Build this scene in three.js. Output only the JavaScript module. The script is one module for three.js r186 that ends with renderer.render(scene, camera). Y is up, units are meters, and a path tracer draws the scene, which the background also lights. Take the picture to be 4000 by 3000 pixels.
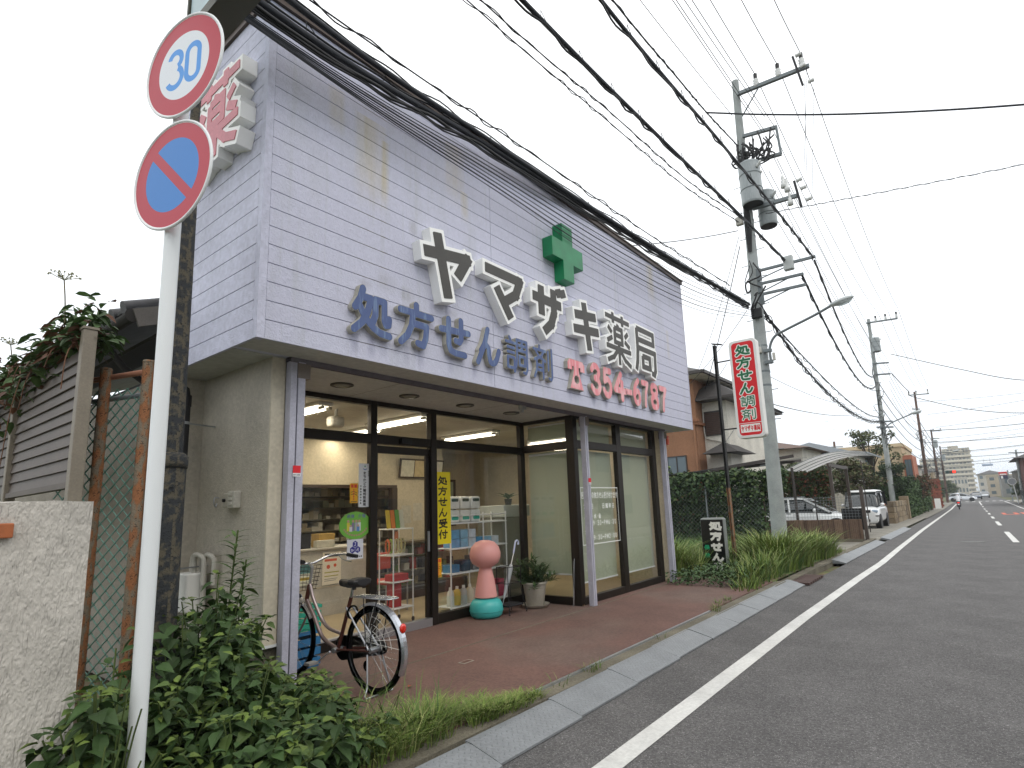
import * as THREE from 'three';
import { mergeGeometries } from 'three/addons/utils/BufferGeometryUtils.js';
import { RoundedBoxGeometry } from 'three/addons/geometries/RoundedBoxGeometry.js';
import { RectAreaLightUniformsLib } from 'three/addons/lights/RectAreaLightUniformsLib.js';

// ---------- camera ----------
const scene = new THREE.Scene();
const camera = new THREE.PerspectiveCamera(68.24, 4 / 3, 0.05, 3000);
camera.position.set(0, 1.5, 0);
camera.rotation.order = 'YXZ';
camera.rotation.set(0.17293, -0.91567, -0.0394);
camera.setViewOffset(4000, 3000, -62.8, -94.8, 4000, 3000);

// ---------- sky: bright even overcast ----------
const V3 = THREE.Vector3;
const rand = (s) => () => { s = (s + 0x6d2b79f5) | 0; let t = Math.imul(s ^ (s >>> 15), 1 | s); t = (t + Math.imul(t ^ (t >>> 7), 61 | t)) ^ t; return ((t ^ (t >>> 14)) >>> 0) / 4294967296; };
const hash = (x, y, s) => { let h = Math.imul(x, 374761393) ^ Math.imul(y, 668265263) ^ Math.imul(s, 1274126177); h = Math.imul(h ^ (h >>> 13), 1274126177); return ((h ^ (h >>> 16)) >>> 0) / 4294967296; };
const vn = (x, y, px, py, s) => {   // tileable value noise
  const ix = Math.floor(x), iy = Math.floor(y), fx = x - ix, fy = y - iy, u = fx * fx * (3 - 2 * fx), v = fy * fy * (3 - 2 * fy);
  const m = (a, p) => ((a % p) + p) % p, x0 = m(ix, px), x1 = m(ix + 1, px), y0 = m(iy, py), y1 = m(iy + 1, py);
  const a = hash(x0, y0, s), b = hash(x1, y0, s), c = hash(x0, y1, s), d = hash(x1, y1, s);
  return a + (b - a) * u + (c - a) * v + (a - b - c + d) * u * v;
};
const fbm = (u, v, p, o, s, q = p) => { let t = 0, a = 0.5, n = 0; for (let i = 0; i < o; i++) { t += a * vn(u * p, v * q, p, q, s + i); n += a; a *= 0.5; p *= 2; q *= 2; } return t / n; };
const clamp = (x, a, b) => Math.min(b, Math.max(a, x)), lerp = (a, b, t) => a + (b - a) * t, sstep = (a, b, x) => { const t = clamp((x - a) / (b - a), 0, 1); return t * t * (3 - 2 * t); };
{
  const W = 512, H = 256, d = new Float32Array(W * H * 4);
  for (let j = 0; j < H; j++) for (let i = 0; i < W; i++) {
    const el = ((j + 0.5) / H - 0.5) * Math.PI, t = clamp(el / 0.9, 0, 1);
    const n = fbm(i / W, j / H, 6, 4, 5, 3) - 0.5;
    let L = lerp(1.02, 1.42, Math.pow(t, 0.6)) * (1 + n * 0.16), k = (j * W + i) * 4;
    if (el < 0) L = 0.3;
    d[k] = L * lerp(0.925, 0.99, t); d[k + 1] = L * lerp(0.975, 1.0, t); d[k + 2] = L * lerp(1.03, 1.01, t); d[k + 3] = 1;
  }
  const t = new THREE.DataTexture(d, W, H, THREE.RGBAFormat, THREE.FloatType);
  t.mapping = THREE.EquirectangularReflectionMapping; t.magFilter = THREE.LinearFilter; t.needsUpdate = true;
  scene.background = t; scene.environment = t;
}
const sun = new THREE.DirectionalLight(0xfff4e6, 0.7);
sun.position.set(2, 40, 24); sun.target.position.set(8, 0, -4);
sun.castShadow = true; sun.shadow.radius = 60; sun.shadow.mapSize.set(2048, 2048);
Object.assign(sun.shadow.camera, { left: -40, right: 60, top: 40, bottom: -40, near: 1, far: 150 });
scene.add(sun, sun.target);

const renderer = new THREE.WebGLRenderer({ antialias: true });
renderer.toneMapping = THREE.LinearToneMapping;
renderer.toneMappingExposure = 1.18;
renderer.shadowMap.enabled = true;
RectAreaLightUniformsLib.init();

// ---------- helpers ----------
const names = new Map();
const numbered = (n) => { const k = names.get(n) ?? 0; names.set(n, k + 1); return k ? n + '_' + String(k).padStart(3, '0') : n; };
function N(g) { if (g.index) g = g.toNonIndexed(); for (const a of Object.keys(g.attributes)) if (!['position', 'normal', 'uv', 'color'].includes(a)) g.deleteAttribute(a); return g; }
function tri(g, s = 1) {   // uv in metres from the dominant axis
  g = N(g); const p = g.attributes.position, uv = new Float32Array(p.count * 2), a = new V3(), b = new V3(), c = new V3();
  for (let i = 0; i < p.count; i += 3) {
    a.fromBufferAttribute(p, i); b.fromBufferAttribute(p, i + 1); c.fromBufferAttribute(p, i + 2);
    const n = b.clone().sub(a).cross(c.clone().sub(a)), X = Math.abs(n.x), Y = Math.abs(n.y), Z = Math.abs(n.z);
    [a, b, c].forEach((q, k) => { const [u, v] = X > Y && X > Z ? [q.z, q.y] : Y > Z ? [q.x, q.z] : [q.x, q.y]; uv[(i + k) * 2] = u * s; uv[(i + k) * 2 + 1] = v * s; });
  }
  g.setAttribute('uv', new THREE.BufferAttribute(uv, 2)); return g;
}
const mg = (...l) => { l = l.flat().map(N); const col = l.some((g) => g.attributes.color); for (const g of l) { if (!g.attributes.uv) g.setAttribute('uv', new THREE.BufferAttribute(new Float32Array(g.attributes.position.count * 2), 2)); if (col && !g.attributes.color) g.setAttribute('color', new THREE.BufferAttribute(new Float32Array(g.attributes.position.count * 3).fill(1), 3)); } return l.length === 1 ? l[0] : mergeGeometries(l); };
const bx = (x0, x1, y0, y1, z0, z1) => tri(new THREE.BoxGeometry(Math.abs(x1 - x0), Math.abs(y1 - y0), Math.abs(z1 - z0)).translate((x0 + x1) / 2, (y0 + y1) / 2, (z0 + z1) / 2));
const rb = (x0, x1, y0, y1, z0, z1, r = 0.01, s = 2) => { const w = Math.abs(x1 - x0), h = Math.abs(y1 - y0), d = Math.abs(z1 - z0); return tri(new RoundedBoxGeometry(w, h, d, s, Math.min(r, w / 2.1, h / 2.1, d / 2.1)).translate((x0 + x1) / 2, (y0 + y1) / 2, (z0 + z1) / 2)); };
const v = (p) => (p.isVector3 ? p : new V3(...p));
function along(g, a, b) { a = v(a); b = v(b); const q = new THREE.Quaternion().setFromUnitVectors(new V3(0, 1, 0), b.clone().sub(a).normalize()); return g.applyQuaternion(q).translate((a.x + b.x) / 2, (a.y + b.y) / 2, (a.z + b.z) / 2); }
const scaleUV = (g, a, b) => { const u = g.attributes.uv; for (let i = 0; i < u.count; i++) u.setXY(i, u.getX(i) * a, u.getY(i) * b); return g; };
const cyl = (a, b, r0, r1 = r0, n = 10, open = false) => { const L = v(a).distanceTo(v(b)); return along(scaleUV(N(new THREE.CylinderGeometry(r1, r0, L, n, 1, open)), 6.28 * Math.max(r0, 0.01), L), a, b); };
function beam(a, b, w, h) {   // box between two points, w sideways, h the other way
  a = v(a); b = v(b); const d = b.clone().sub(a), L = d.length(); d.normalize();
  let s = new V3(0, 1, 0).cross(d); if (s.length() < 1e-3) s = new V3(1, 0, 0); s.normalize(); const u = d.clone().cross(s);
  const m = new THREE.Matrix4().makeBasis(s, u, d); m.setPosition(a.clone().add(b).multiplyScalar(0.5));
  return tri(new THREE.BoxGeometry(w, h, L).applyMatrix4(m));
}
const tube = (pts, r, n = 24, rad = 8, closed = false, tens = 0.5) => N(new THREE.TubeGeometry(new THREE.CatmullRomCurve3(pts.map(v), closed, 'catmullrom', tens), n, r, rad, closed));
const lathe = (pr, [x, y, z] = [0, 0, 0], n = 24) => N(new THREE.LatheGeometry(pr.map(([r, h]) => new THREE.Vector2(r, h)), n)).translate(x, y, z);
const extr = (pts, d, holes = [], bevel = 0) => { const s = new THREE.Shape(pts.map(([x, y]) => new THREE.Vector2(x, y))); for (const h of holes) s.holes.push(new THREE.Path(h.map(([x, y]) => new THREE.Vector2(x, y)))); return N(new THREE.ExtrudeGeometry(s, { depth: d, bevelEnabled: bevel > 0, bevelSize: bevel, bevelThickness: bevel, bevelSegments: 2, curveSegments: 10 })); };
const rot = (g, rx = 0, ry = 0, rz = 0) => g.applyMatrix4(new THREE.Matrix4().makeRotationFromEuler(new THREE.Euler(rx, ry, rz)));
const torus = (r, t, n = 40, m = 8) => N(new THREE.TorusGeometry(r, t, m, n));
function thing(name, label, category, o = [0, 0, 0], group) {
  const g = new THREE.Group(); g.name = numbered(name); g.position.set(...o); g._o = o; scene.add(g);
  g.userData = { label, category }; if (group) g.userData.group = group; return g;
}
function part(parent, name, geo, m, opt = {}) {   // geo in world coordinates
  geo = Array.isArray(geo) ? mg(...geo) : geo; const o = parent._o ?? [0, 0, 0];
  if (o[0] || o[1] || o[2]) geo.translate(-o[0], -o[1], -o[2]);
  const k = new THREE.Mesh(geo, m); k.name = name; k._o = o; k.castShadow = k.receiveShadow = true; parent.add(k);
  if (opt.stuff) k.userData.kind = 'stuff'; if (opt.label) k.userData.label = opt.label; return k;
}
function solo(name, label, category, geo, m, group, base) {   // a thing of one mesh
  geo = Array.isArray(geo) ? mg(...geo) : geo; const k = new THREE.Mesh(geo, m);
  if (!base) { geo.computeBoundingBox(); const b = geo.boundingBox; base = [(b.min.x + b.max.x) / 2, b.min.y, (b.min.z + b.max.z) / 2]; }
  geo.translate(-base[0], -base[1], -base[2]); k.position.set(...base);
  k.name = numbered(name); k.castShadow = k.receiveShadow = true; scene.add(k); k.userData = { label, category }; if (group) k.userData.group = group; return k;
}
function struct(name, geo, m) { const k = new THREE.Mesh(Array.isArray(geo) ? mg(...geo) : geo, m); k.name = numbered(name); k.castShadow = k.receiveShadow = true; k.userData.kind = 'structure'; scene.add(k); return k; }
function stuff(name, label, category, geo, m) { const k = struct(name, geo, m); k.userData = { kind: 'stuff', label, category }; return k; }
const gy = (x) => -0.45 * clamp((x - 12) / 63, 0, 1);

// ---------- textures ----------
function tex(w, h, fn, { srgb = true, rep = [1, 1] } = {}) {
  const d = new Uint8Array(w * h * 4);
  for (let j = 0; j < h; j++) for (let i = 0; i < w; i++) { const c = fn((i + 0.5) / w, (j + 0.5) / h), k = (j * w + i) * 4; if (typeof c === 'number') d[k] = d[k + 1] = d[k + 2] = clamp(c, 0, 1) * 255; else { d[k] = clamp(c[0], 0, 255); d[k + 1] = clamp(c[1], 0, 255); d[k + 2] = clamp(c[2], 0, 255); } d[k + 3] = 255; }
  const t = new THREE.DataTexture(d, w, h); t.wrapS = t.wrapT = THREE.RepeatWrapping; t.magFilter = THREE.LinearFilter; t.minFilter = THREE.LinearMipmapLinearFilter; if (srgb) t.colorSpace = THREE.SRGBColorSpace; t.repeat.set(...rep); t.needsUpdate = true; return t;
}
const rp = (t, x, y = x) => { const c = t.clone(); c.repeat.set(x, y); c.needsUpdate = true; return c; };
function canvasTex(w, h, draw) { const c = document.createElement('canvas'); c.width = w; c.height = h; const x = c.getContext('2d'); draw(x, w, h); const t = new THREE.CanvasTexture(c); t.colorSpace = THREE.SRGBColorSpace; t.magFilter = THREE.LinearFilter; return t; }
const T = {};
T.stucco = tex(512, 512, (u, w) => 0.6 * fbm(u, w, 70, 2, 11) + 0.4 * sstep(0.5, 0.72, fbm(u, w, 46, 2, 17)), { srgb: false });
T.rough = tex(1024, 1024, (u, w) => 0.5 * fbm(u, w, 90, 3, 3, 44) + 0.3 * fbm(u, w, 160, 2, 8) + 0.2 * sstep(0.6, 0.75, fbm(u, w, 60, 3, 13, 18)), { srgb: false });
T.mott = tex(512, 512, (u, w) => { const a = fbm(u, w, 5, 5, 21), b = fbm(u, w, 90, 2, 22); const c = 230 + 44 * (a - 0.5) + 26 * (b - 0.5); return [c, c, c]; });
T.asph = tex(1024, 1024, (u, w) => { const a = fbm(u, w, 6, 4, 31), b = hash(Math.floor(u * 512), Math.floor(w * 512), 32), f = fbm(u, w, 180, 2, 33); const s = b > 0.975 ? 70 : b < 0.05 ? -38 : 0; const c = 88 + 20 * (a - 0.5) + 44 * (f - 0.5) + s; return [c * 1.0, c * 0.985, c * 0.98]; });
T.asphB = tex(512, 512, (u, w) => fbm(u, w, 120, 3, 36), { srgb: false });
T.terr = tex(1024, 1024, (u, w) => { const a = fbm(u, w, 4, 5, 41), b = fbm(u, w, 14, 4, 43), f = fbm(u, w, 220, 2, 42), g = sstep(0.48, 0.75, fbm(u, w, 3, 4, 47)); const k = 1 + 0.18 * (a - 0.5) + 0.26 * (f - 0.5) + 0.16 * (b - 0.5); return [lerp(106, 105, g) * k, lerp(79, 86, g) * k, lerp(71, 78, g) * k]; });
T.conc = tex(512, 512, (u, w) => { const a = fbm(u, w, 4, 5, 51), f = fbm(u, w, 120, 2, 52), c = 150 + 60 * (a - 0.5) + 46 * (f - 0.5); return [c, c * 0.985, c * 0.94]; });
T.rust = tex(512, 512, (u, w) => { const a = fbm(u, w, 12, 5, 61, 6), b = fbm(u, w, 60, 3, 62), r = sstep(0.42, 0.62, a); const d = b > 0.68 ? 0.55 : 1; return [lerp(118, 140, r) * d * (0.8 + 0.4 * b), lerp(108, 92, r) * d * (0.8 + 0.4 * b), lerp(92, 58, r) * d * (0.8 + 0.4 * b)]; });
T.dark = tex(512, 512, (u, w) => { const a = fbm(u, w, 16, 4, 71), b = fbm(u, w, 7, 4, 73), d = fbm(u, w, 60, 2, 74), r = sstep(0.42, 0.6, 0.5 * a + 0.5 * b); const k = d > 0.74 ? 0.4 : 1; return [lerp(40, 82, r) * k, lerp(43, 76, r) * k, lerp(46, 62, r) * k]; });
T.roof = tex(256, 256, (u, w) => { const a = fbm(u, w, 10, 4, 81), c = 60 + 40 * (a - 0.5); return [c, c, c * 1.03]; });
T.hedge = tex(512, 512, (u, w) => { const a = fbm(u, w, 30, 4, 91), c = 0.5 + 1.0 * (a - 0.2); return [44 * c, 62 * c, 28 * c]; });
T.soil = tex(512, 512, (u, w) => { const a = fbm(u, w, 8, 5, 95), g = sstep(0.45, 0.6, fbm(u, w, 20, 4, 96)), k = 0.7 + 0.7 * a; return [lerp(92, 76, g) * k, lerp(82, 92, g) * k, lerp(60, 46, g) * k]; });
T.tread = tex(256, 256, (u, w) => { let m = 0; for (let i = 0; i < 4; i++) for (let j = 0; j < 4; j++) for (const [ox, oy, an] of [[0, 0, 0.8], [0.125, 0.125, -0.8]]) { let dx = u - (i + 0.25) / 4 - ox, dy = w - (j + 0.25) / 4 - oy; dx -= Math.round(dx); dy -= Math.round(dy); const a = dx * Math.cos(an) + dy * Math.sin(an), b = -dx * Math.sin(an) + dy * Math.cos(an); m = Math.max(m, 1 - sstep(0.6, 1, Math.hypot(a / 0.075, b / 0.022))); } return m; }, { srgb: false });
T.cloth = tex(256, 256, (u, w) => 0.5 + 0.5 * Math.sin(u * 400) * Math.sin(w * 400), { srgb: false });

// ---------- materials ----------
const mat = (c, r = 0.7, o = {}) => { const m = new THREE.MeshStandardMaterial({ roughness: r, ...o }); if (Array.isArray(c)) m.color.setRGB(...c); else m.color.set(c); return m; };
const phys = (c, o = {}) => { const m = new THREE.MeshPhysicalMaterial({ ...o }); m.color.set(c); return m; };
const M = {
  asphalt: mat(0xffffff, 0.92, { map: rp(T.asph, 0.5), bumpMap: rp(T.asphB, 0.8), bumpScale: 0.004 }),
  paint: mat(0xe2e2de, 0.7, { map: rp(T.mott, 0.7), bumpMap: rp(T.asphB, 0.8), bumpScale: 0.002 }),
  orange: mat(0xd9684a, 0.75, { map: rp(T.mott, 0.7) }),
  terrace: mat(0xffffff, 0.85, { map: rp(T.terr, 0.28), bumpMap: rp(T.asphB, 0.8), bumpScale: 0.002 }),
  conc: mat(0xd8d6d0, 0.9, { map: rp(T.conc, 0.6), bumpMap: rp(T.asphB, 1), bumpScale: 0.003 }),
  concDark: mat(0xbcb6a6, 0.95, { map: rp(T.conc, 0.9), bumpMap: rp(T.rough, 1), bumpScale: 0.008 }),
  soil: mat(0xffffff, 1, { map: rp(T.soil, 0.4) }),
  plate: mat(0x94989b, 0.55, { map: rp(T.mott, 0.8), metalness: 0.15, bumpMap: rp(T.tread, 5), bumpScale: 0.004 }),
  alu: mat(0xb9bcc0, 0.35, { metalness: 0.8 }),
  beige: mat(0xd0c9bb, 0.9, { map: rp(T.mott, 0.5), bumpMap: rp(T.stucco, 2), bumpScale: 0.004 }),
  beigeSmooth: mat(0xded5c0, 0.85, { map: rp(T.mott, 0.5) }),
  soffit: mat(0xcfcfca, 0.85, { map: rp(T.mott, 0.3) }),
  guide: mat(0xc3c3d2, 0.5, { map: rp(T.mott, 1.2) }),
  bronze: mat(0x2e2721, 0.42, { metalness: 0.45, map: rp(T.mott, 1) }),
  dark: mat(0x15151a, 0.6), black: mat(0x101012, 0.5), rubber: mat(0x16161a, 0.75),
  chrome: mat(0xc9ccd0, 0.22, { metalness: 0.95 }), steel: mat(0x9ea2a5, 0.4, { metalness: 0.7 }),
  galv: mat(0x8f979a, 0.5, { metalness: 0.45, map: rp(T.mott, 1) }),
  poleConc: mat(0xaab0af, 0.9, { map: rp(T.mott, 0.8), bumpMap: rp(T.stucco, 2), bumpScale: 0.002 }),
  whitePaint: mat(0xdfe3e4, 0.4),
  rustPost: mat(0xffffff, 0.85, { map: rp(T.rust, 2) }),
  darkPole: mat(0xffffff, 0.8, { map: rp(T.dark, 2.2), bumpMap: rp(T.stucco, 2), bumpScale: 0.003 }),
  stuccoWall: mat(0xd2cdc4, 0.95, { map: rp(T.mott, 0.7), bumpMap: rp(T.rough, 0.9, 0.5), bumpScale: 0.014 }),
  roof: mat(0xffffff, 0.6, { map: rp(T.roof, 1) }),
  white: mat(0xe4e4e0, 0.6), offwhite: mat(0xd3d0c6, 0.7, { map: rp(T.mott, 1) }),
  glass: phys(0xffffff, { transmission: 1, thickness: 0, roughness: 0.01, ior: 1.5 }),
  hedge: mat(0xffffff, 1, { map: rp(T.hedge, 0.8) }),
  leaf: new THREE.MeshPhysicalMaterial({ vertexColors: true, roughness: 0.62, specularIntensity: 0.6, transmission: 0.2, thickness: 0, side: THREE.DoubleSide }),
  leafMatte: new THREE.MeshStandardMaterial({ vertexColors: true, roughness: 0.75, side: THREE.DoubleSide }),
  bark: mat(0x4a4036, 0.95, { map: rp(T.mott, 2) }), stem: mat(0x4a5a2a, 0.8),
};

// ---------- stroke lettering: strokes on a 100 x 100 grid, y down; a leading ~ rounds the stroke ----------
const SAY = '4,18 42,18;18,4 24,12;10,32 38,32;10,45 38,45;10,58 38,58 38,86 10,86 10,58;', MAN = '30,3 20,30 4,54;20,34 20,96;';
const G = {
  'ヤ': '5,39 90,26 69,60;30,4 50,97', 'マ': '6,18 92,18 80,46 48,68;32,44 66,92', 'ザ': '3,34 86,34;27,10 27,64;63,8 63,52 54,74 32,93;77,2 83,17;90,0 96,14', 'キ': '10,34 86,25;4,63 94,54;43,4 57,97',
  '薬': '4,12 96,12;32,2 32,22;68,2 68,22;36,30 64,30 64,57 36,57 36,30;36,43 64,43;50,22 47,30;12,32 25,42;7,59 26,50;88,32 75,42;93,59 74,50;3,68 97,68;50,60 50,98;46,70 28,86 5,95;54,70 72,86 95,95',
  '局': '14,7 88,7 88,29 14,29;14,7 14,52 10,76 3,95;14,47 92,47 90,84 84,94 72,92;34,62 66,62 66,84 34,84 34,62',
  '処': '25,4 20,24 6,46;20,21 46,21 38,50 24,74 4,92;18,42 32,64 52,80 70,88 96,90;58,20 58,52 50,72;58,20 82,20 82,60 86,68 94,66 95,54',
  '方': '50,3 50,20;5,22 95,22;40,24 36,52 24,76 6,93;38,46 80,46 77,74 70,91 54,88', 'せ': '4,38 96,32;28,10 28,70 34,84 50,88 82,88;70,6 70,52 64,60 52,58', 'ん': '~48,5 34,44 8,94;~20,64 36,46 49,52 52,72 58,88 72,88 84,74 92,54',
  '調': SAY + '50,6 50,50 46,76 38,95;50,6 94,6 94,84 88,94 78,92;58,20 86,20;72,10 72,34;56,34 88,34;60,50 84,50 84,74 60,74 60,50',
  '剤': '32,2 32,12;4,14 62,14;52,16 40,32 8,44;14,18 30,34 60,44;18,46 18,70 6,94;48,46 48,94;18,58 48,58;18,72 48,72;74,12 74,66;92,4 92,86 86,94 76,90',
  '受': '84,3 50,10 14,13;18,20 24,30;46,18 50,29;80,14 70,30;8,50 8,37 92,37 92,50;22,53 76,53 56,76 30,90 8,96;28,58 46,77 68,89 94,95', '付': MAN + '38,32 96,32;76,5 76,84 70,94 56,90;48,50 60,66',
  '保': MAN + '44,8 86,8 86,36 44,36 44,8;34,52 97,52;65,38 65,96;62,54 50,74 34,88;68,54 80,74 97,88', '険': '10,6 10,96;10,6 34,6 24,32 34,54 26,62 14,60;64,3 52,22 36,36;64,4 78,22 96,36;52,34 78,34;44,46 86,46 86,62 44,62 44,46;65,36 65,62 54,82 36,95;67,66 78,84 96,95',
  'ま': '14,22 86,22;18,44 82,44;~52,4 52,78 40,92 22,90 18,80 28,70 48,70 84,92', 'ち': '8,24 90,24;38,4 26,54;~26,54 48,44 74,46 86,62 78,82 56,92 30,92', 'か': '6,32 54,28 64,36 62,70 52,92 38,86;36,6 26,54 8,92;76,22 88,38 94,56', 'ど': '26,8 38,46;~80,32 40,48 18,68 24,86 46,92 82,90;80,6 86,18;92,2 98,14',
  '介': '50,3 34,26 4,46;50,4 66,26 96,46;34,44 34,68 24,84 8,96;66,44 66,96', '護': SAY + '44,12 96,12;58,4 58,20;82,4 82,20;58,24 46,42;54,34 54,64;54,36 94,36;54,45 92,45;54,54 92,54;54,64 95,64;74,28 74,64;50,74 88,74 72,88 46,97;56,76 72,88 96,97',
  '相': '4,26 46,26;25,4 25,96;24,30 4,66;27,36 44,54;56,8 94,8 94,94 56,94 56,8;56,36 94,36;56,64 94,64', '談': SAY + '72,4 68,24 46,44;70,26 94,44;54,14 60,28;88,10 80,26;72,50 68,70 44,96;70,74 96,96;54,60 60,74;90,56 80,74',
  '療': '52,2 52,12;14,14 96,14;14,14 14,50 2,94;2,30 10,42;2,62 12,54;24,26 94,26;58,16 50,36 28,50;62,28 90,50;44,40 74,40 74,58 44,58 44,40;44,49 74,49;59,58 59,94;46,70 32,86;72,70 90,86',
  '機': '4,26 38,26;22,4 22,96;20,32 4,62;24,36 36,50;44,10 54,22 44,34;76,10 84,22 76,34;40,50 97,50;62,4 68,60 94,94;84,60 64,86;50,52 46,78 38,94;50,66 60,80', '関': '6,6 6,96;6,6 42,6 42,32 6,32;6,19 42,19;94,6 94,96;94,6 58,6 58,32 94,32;58,19 94,19;36,38 42,46;64,38 58,46;26,50 74,50;20,64 80,64;50,50 48,70 24,92;52,68 76,92',
  '医': '8,8 92,8;8,8 8,94 94,94;36,16 24,36;34,28 80,28;18,48 88,48;52,28 50,50 26,78;54,54 82,80', 'の': '~52,14 46,56 26,82 10,66 16,34 44,14 76,20 90,46 82,72 56,90', 'け': '16,6 12,50 18,90;42,30 94,30;70,4 70,56 64,76 46,94', 'す': '4,24 96,24;~56,3 56,50 44,62 34,50 44,38 56,46 56,70 36,95',
  '定': '50,2 50,14;8,30 8,16 92,16 92,30;24,36 76,36;50,36 50,86;50,58 80,58;26,50 22,72 4,94;20,76 40,88 96,90', '休': MAN + '36,28 97,28;66,4 66,96;64,32 50,58 32,78;68,32 80,58 97,78', '日': '18,6 82,6 82,94 18,94 18,6;18,50 82,50',
  '曜': '4,10 36,10 36,86 4,86 4,10;4,46 36,46;46,8 68,8 68,30;46,20 66,20;74,8 96,8 96,30;74,20 94,20;58,34 44,56;54,46 54,96;54,48 96,48;54,62 94,62;54,76 94,76;54,94 97,94;76,38 76,94', '祭': '30,4 8,34;22,14 44,14 34,34 8,54;56,10 92,10 76,34 96,50;58,16 78,40;34,48 66,48;14,62 86,62;50,62 50,96;30,72 12,90;70,72 90,90',
  '月': '24,6 24,60 8,94;24,6 84,6 84,94 72,94;24,34 84,34;24,60 84,60', '火': '50,4 48,44 34,74 6,94;52,50 70,78 96,94;18,30 26,54;84,26 72,50', '水': '50,4 50,96 38,90;8,34 40,34 28,66 4,88;88,20 56,42;54,38 72,68 97,90', '金': '50,3 32,26 4,44;50,4 68,26 96,44;28,44 72,44;14,64 86,64;50,44 50,92;26,72 34,86;74,72 66,86;4,94 96,94',
  '木': '6,30 94,30;50,4 50,96;48,34 30,66 4,86;52,34 70,66 96,86', '土': '16,40 84,40;50,6 50,92;4,93 96,93', '・': '44,50 56,50', '~': '~8,56 28,42 50,50 72,58 92,44',
  '健': MAN + '40,14 90,14;40,30 96,30;40,46 90,46;66,4 66,78;90,14 90,46;40,62 92,62;38,56 34,80 26,94;32,80 56,92 97,94', '康': '52,2 52,12;12,14 96,14;12,14 12,60 3,94;28,28 84,28 84,56 28,56;20,42 96,42;58,18 58,94 48,92;30,64 42,74;24,90 48,76;86,62 68,76;62,70 90,92',
  '会': '50,3 32,26 4,44;50,4 68,26 96,44;30,44 70,44;12,60 88,60;44,62 28,88 74,84;64,74 84,94', '員': '30,4 70,4 70,26 30,26 30,4;18,36 82,36 82,80 18,80 18,36;18,50 82,50;18,64 82,64;36,82 10,97;64,82 90,97', '市': '50,3 50,96;6,18 94,18;18,36 82,36 82,80 70,78;18,36 18,80', '師': '22,4 14,14;8,16 40,16 40,46 8,46;8,16 8,92;8,58 40,58 40,88 8,88;50,10 97,10;54,30 92,30 92,76 82,76;54,30 54,78;73,12 73,96', '本': '6,30 94,30;50,4 50,96;48,34 30,62 4,80;52,34 70,62 96,80;32,76 68,76',
  '3': '~18,20 34,7 62,7 78,24 66,42 44,47;~44,47 68,52 82,70 70,90 40,95 16,80', '5': '78,8 28,8 24,46;~24,46 50,38 76,52 78,76 60,94 34,94 16,80', '4': '60,6 14,66 90,66;66,36 66,95', '6': '~70,8 40,28 20,62 32,90 60,95 80,76 72,54 48,50 24,66', '7': '14,9 84,9 54,50 44,95', '8': '~50,48 24,36 26,14 50,6 74,14 76,36 50,48 20,66 26,90 50,95 74,90 80,66 50,48', '-': '12,50 88,50', '0': '~50,6 24,22 18,50 24,80 50,95 76,80 82,50 76,22 50,6', '9': '~30,94 58,78 80,40 70,12 44,6 22,24 30,46 54,50 78,36', '1': '30,22 54,6 54,95', '2': '~16,26 34,7 64,8 78,28 62,54;62,54 18,92;18,94 84,94', ':': '48,30 52,30;48,72 52,72', 'A': '8,95 46,6 54,6 92,95;24,64 76,64', 'M': '12,95 12,6 50,70 88,6 88,95', 'P': '20,95 20,8 60,8;~60,8 82,18 82,40 60,50;60,50 20,50', 'J': '30,8 78,8;~60,8 60,74 48,92 26,90 18,76',
};
function strokes(ch) {
  return G[ch].split(';').map((s) => {
    const sm = s[0] === '~', p = (sm ? s.slice(1) : s).trim().split(' ').map((q) => q.split(',').map(Number));
    if (!sm || p.length < 3) return p;
    const closed = p[0][0] === p[p.length - 1][0] && p[0][1] === p[p.length - 1][1];
    const cu = new THREE.CatmullRomCurve3((closed ? p.slice(0, -1) : p).map(([x, y]) => new V3(x, y, 0)), closed, 'centripetal');
    return cu.getPoints(p.length * 5).map((q) => [q.x, q.y]);
  });
}
function write(ctx, text, x, y, w, h, dx, dy, lw, color, join = 'round') {   // characters one after another, step (dx, dy)
  ctx.strokeStyle = color; ctx.lineWidth = lw; ctx.lineJoin = join; ctx.lineCap = join === 'round' ? 'round' : 'butt'; ctx.miterLimit = 3;
  for (const ch of text) { if (G[ch]) for (const s of strokes(ch)) { ctx.beginPath(); s.forEach(([a, b], i) => ctx[i ? 'lineTo' : 'moveTo'](x + a * w / 100, y + b * h / 100)); ctx.stroke(); } x += dx; y += dy; }
}
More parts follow.
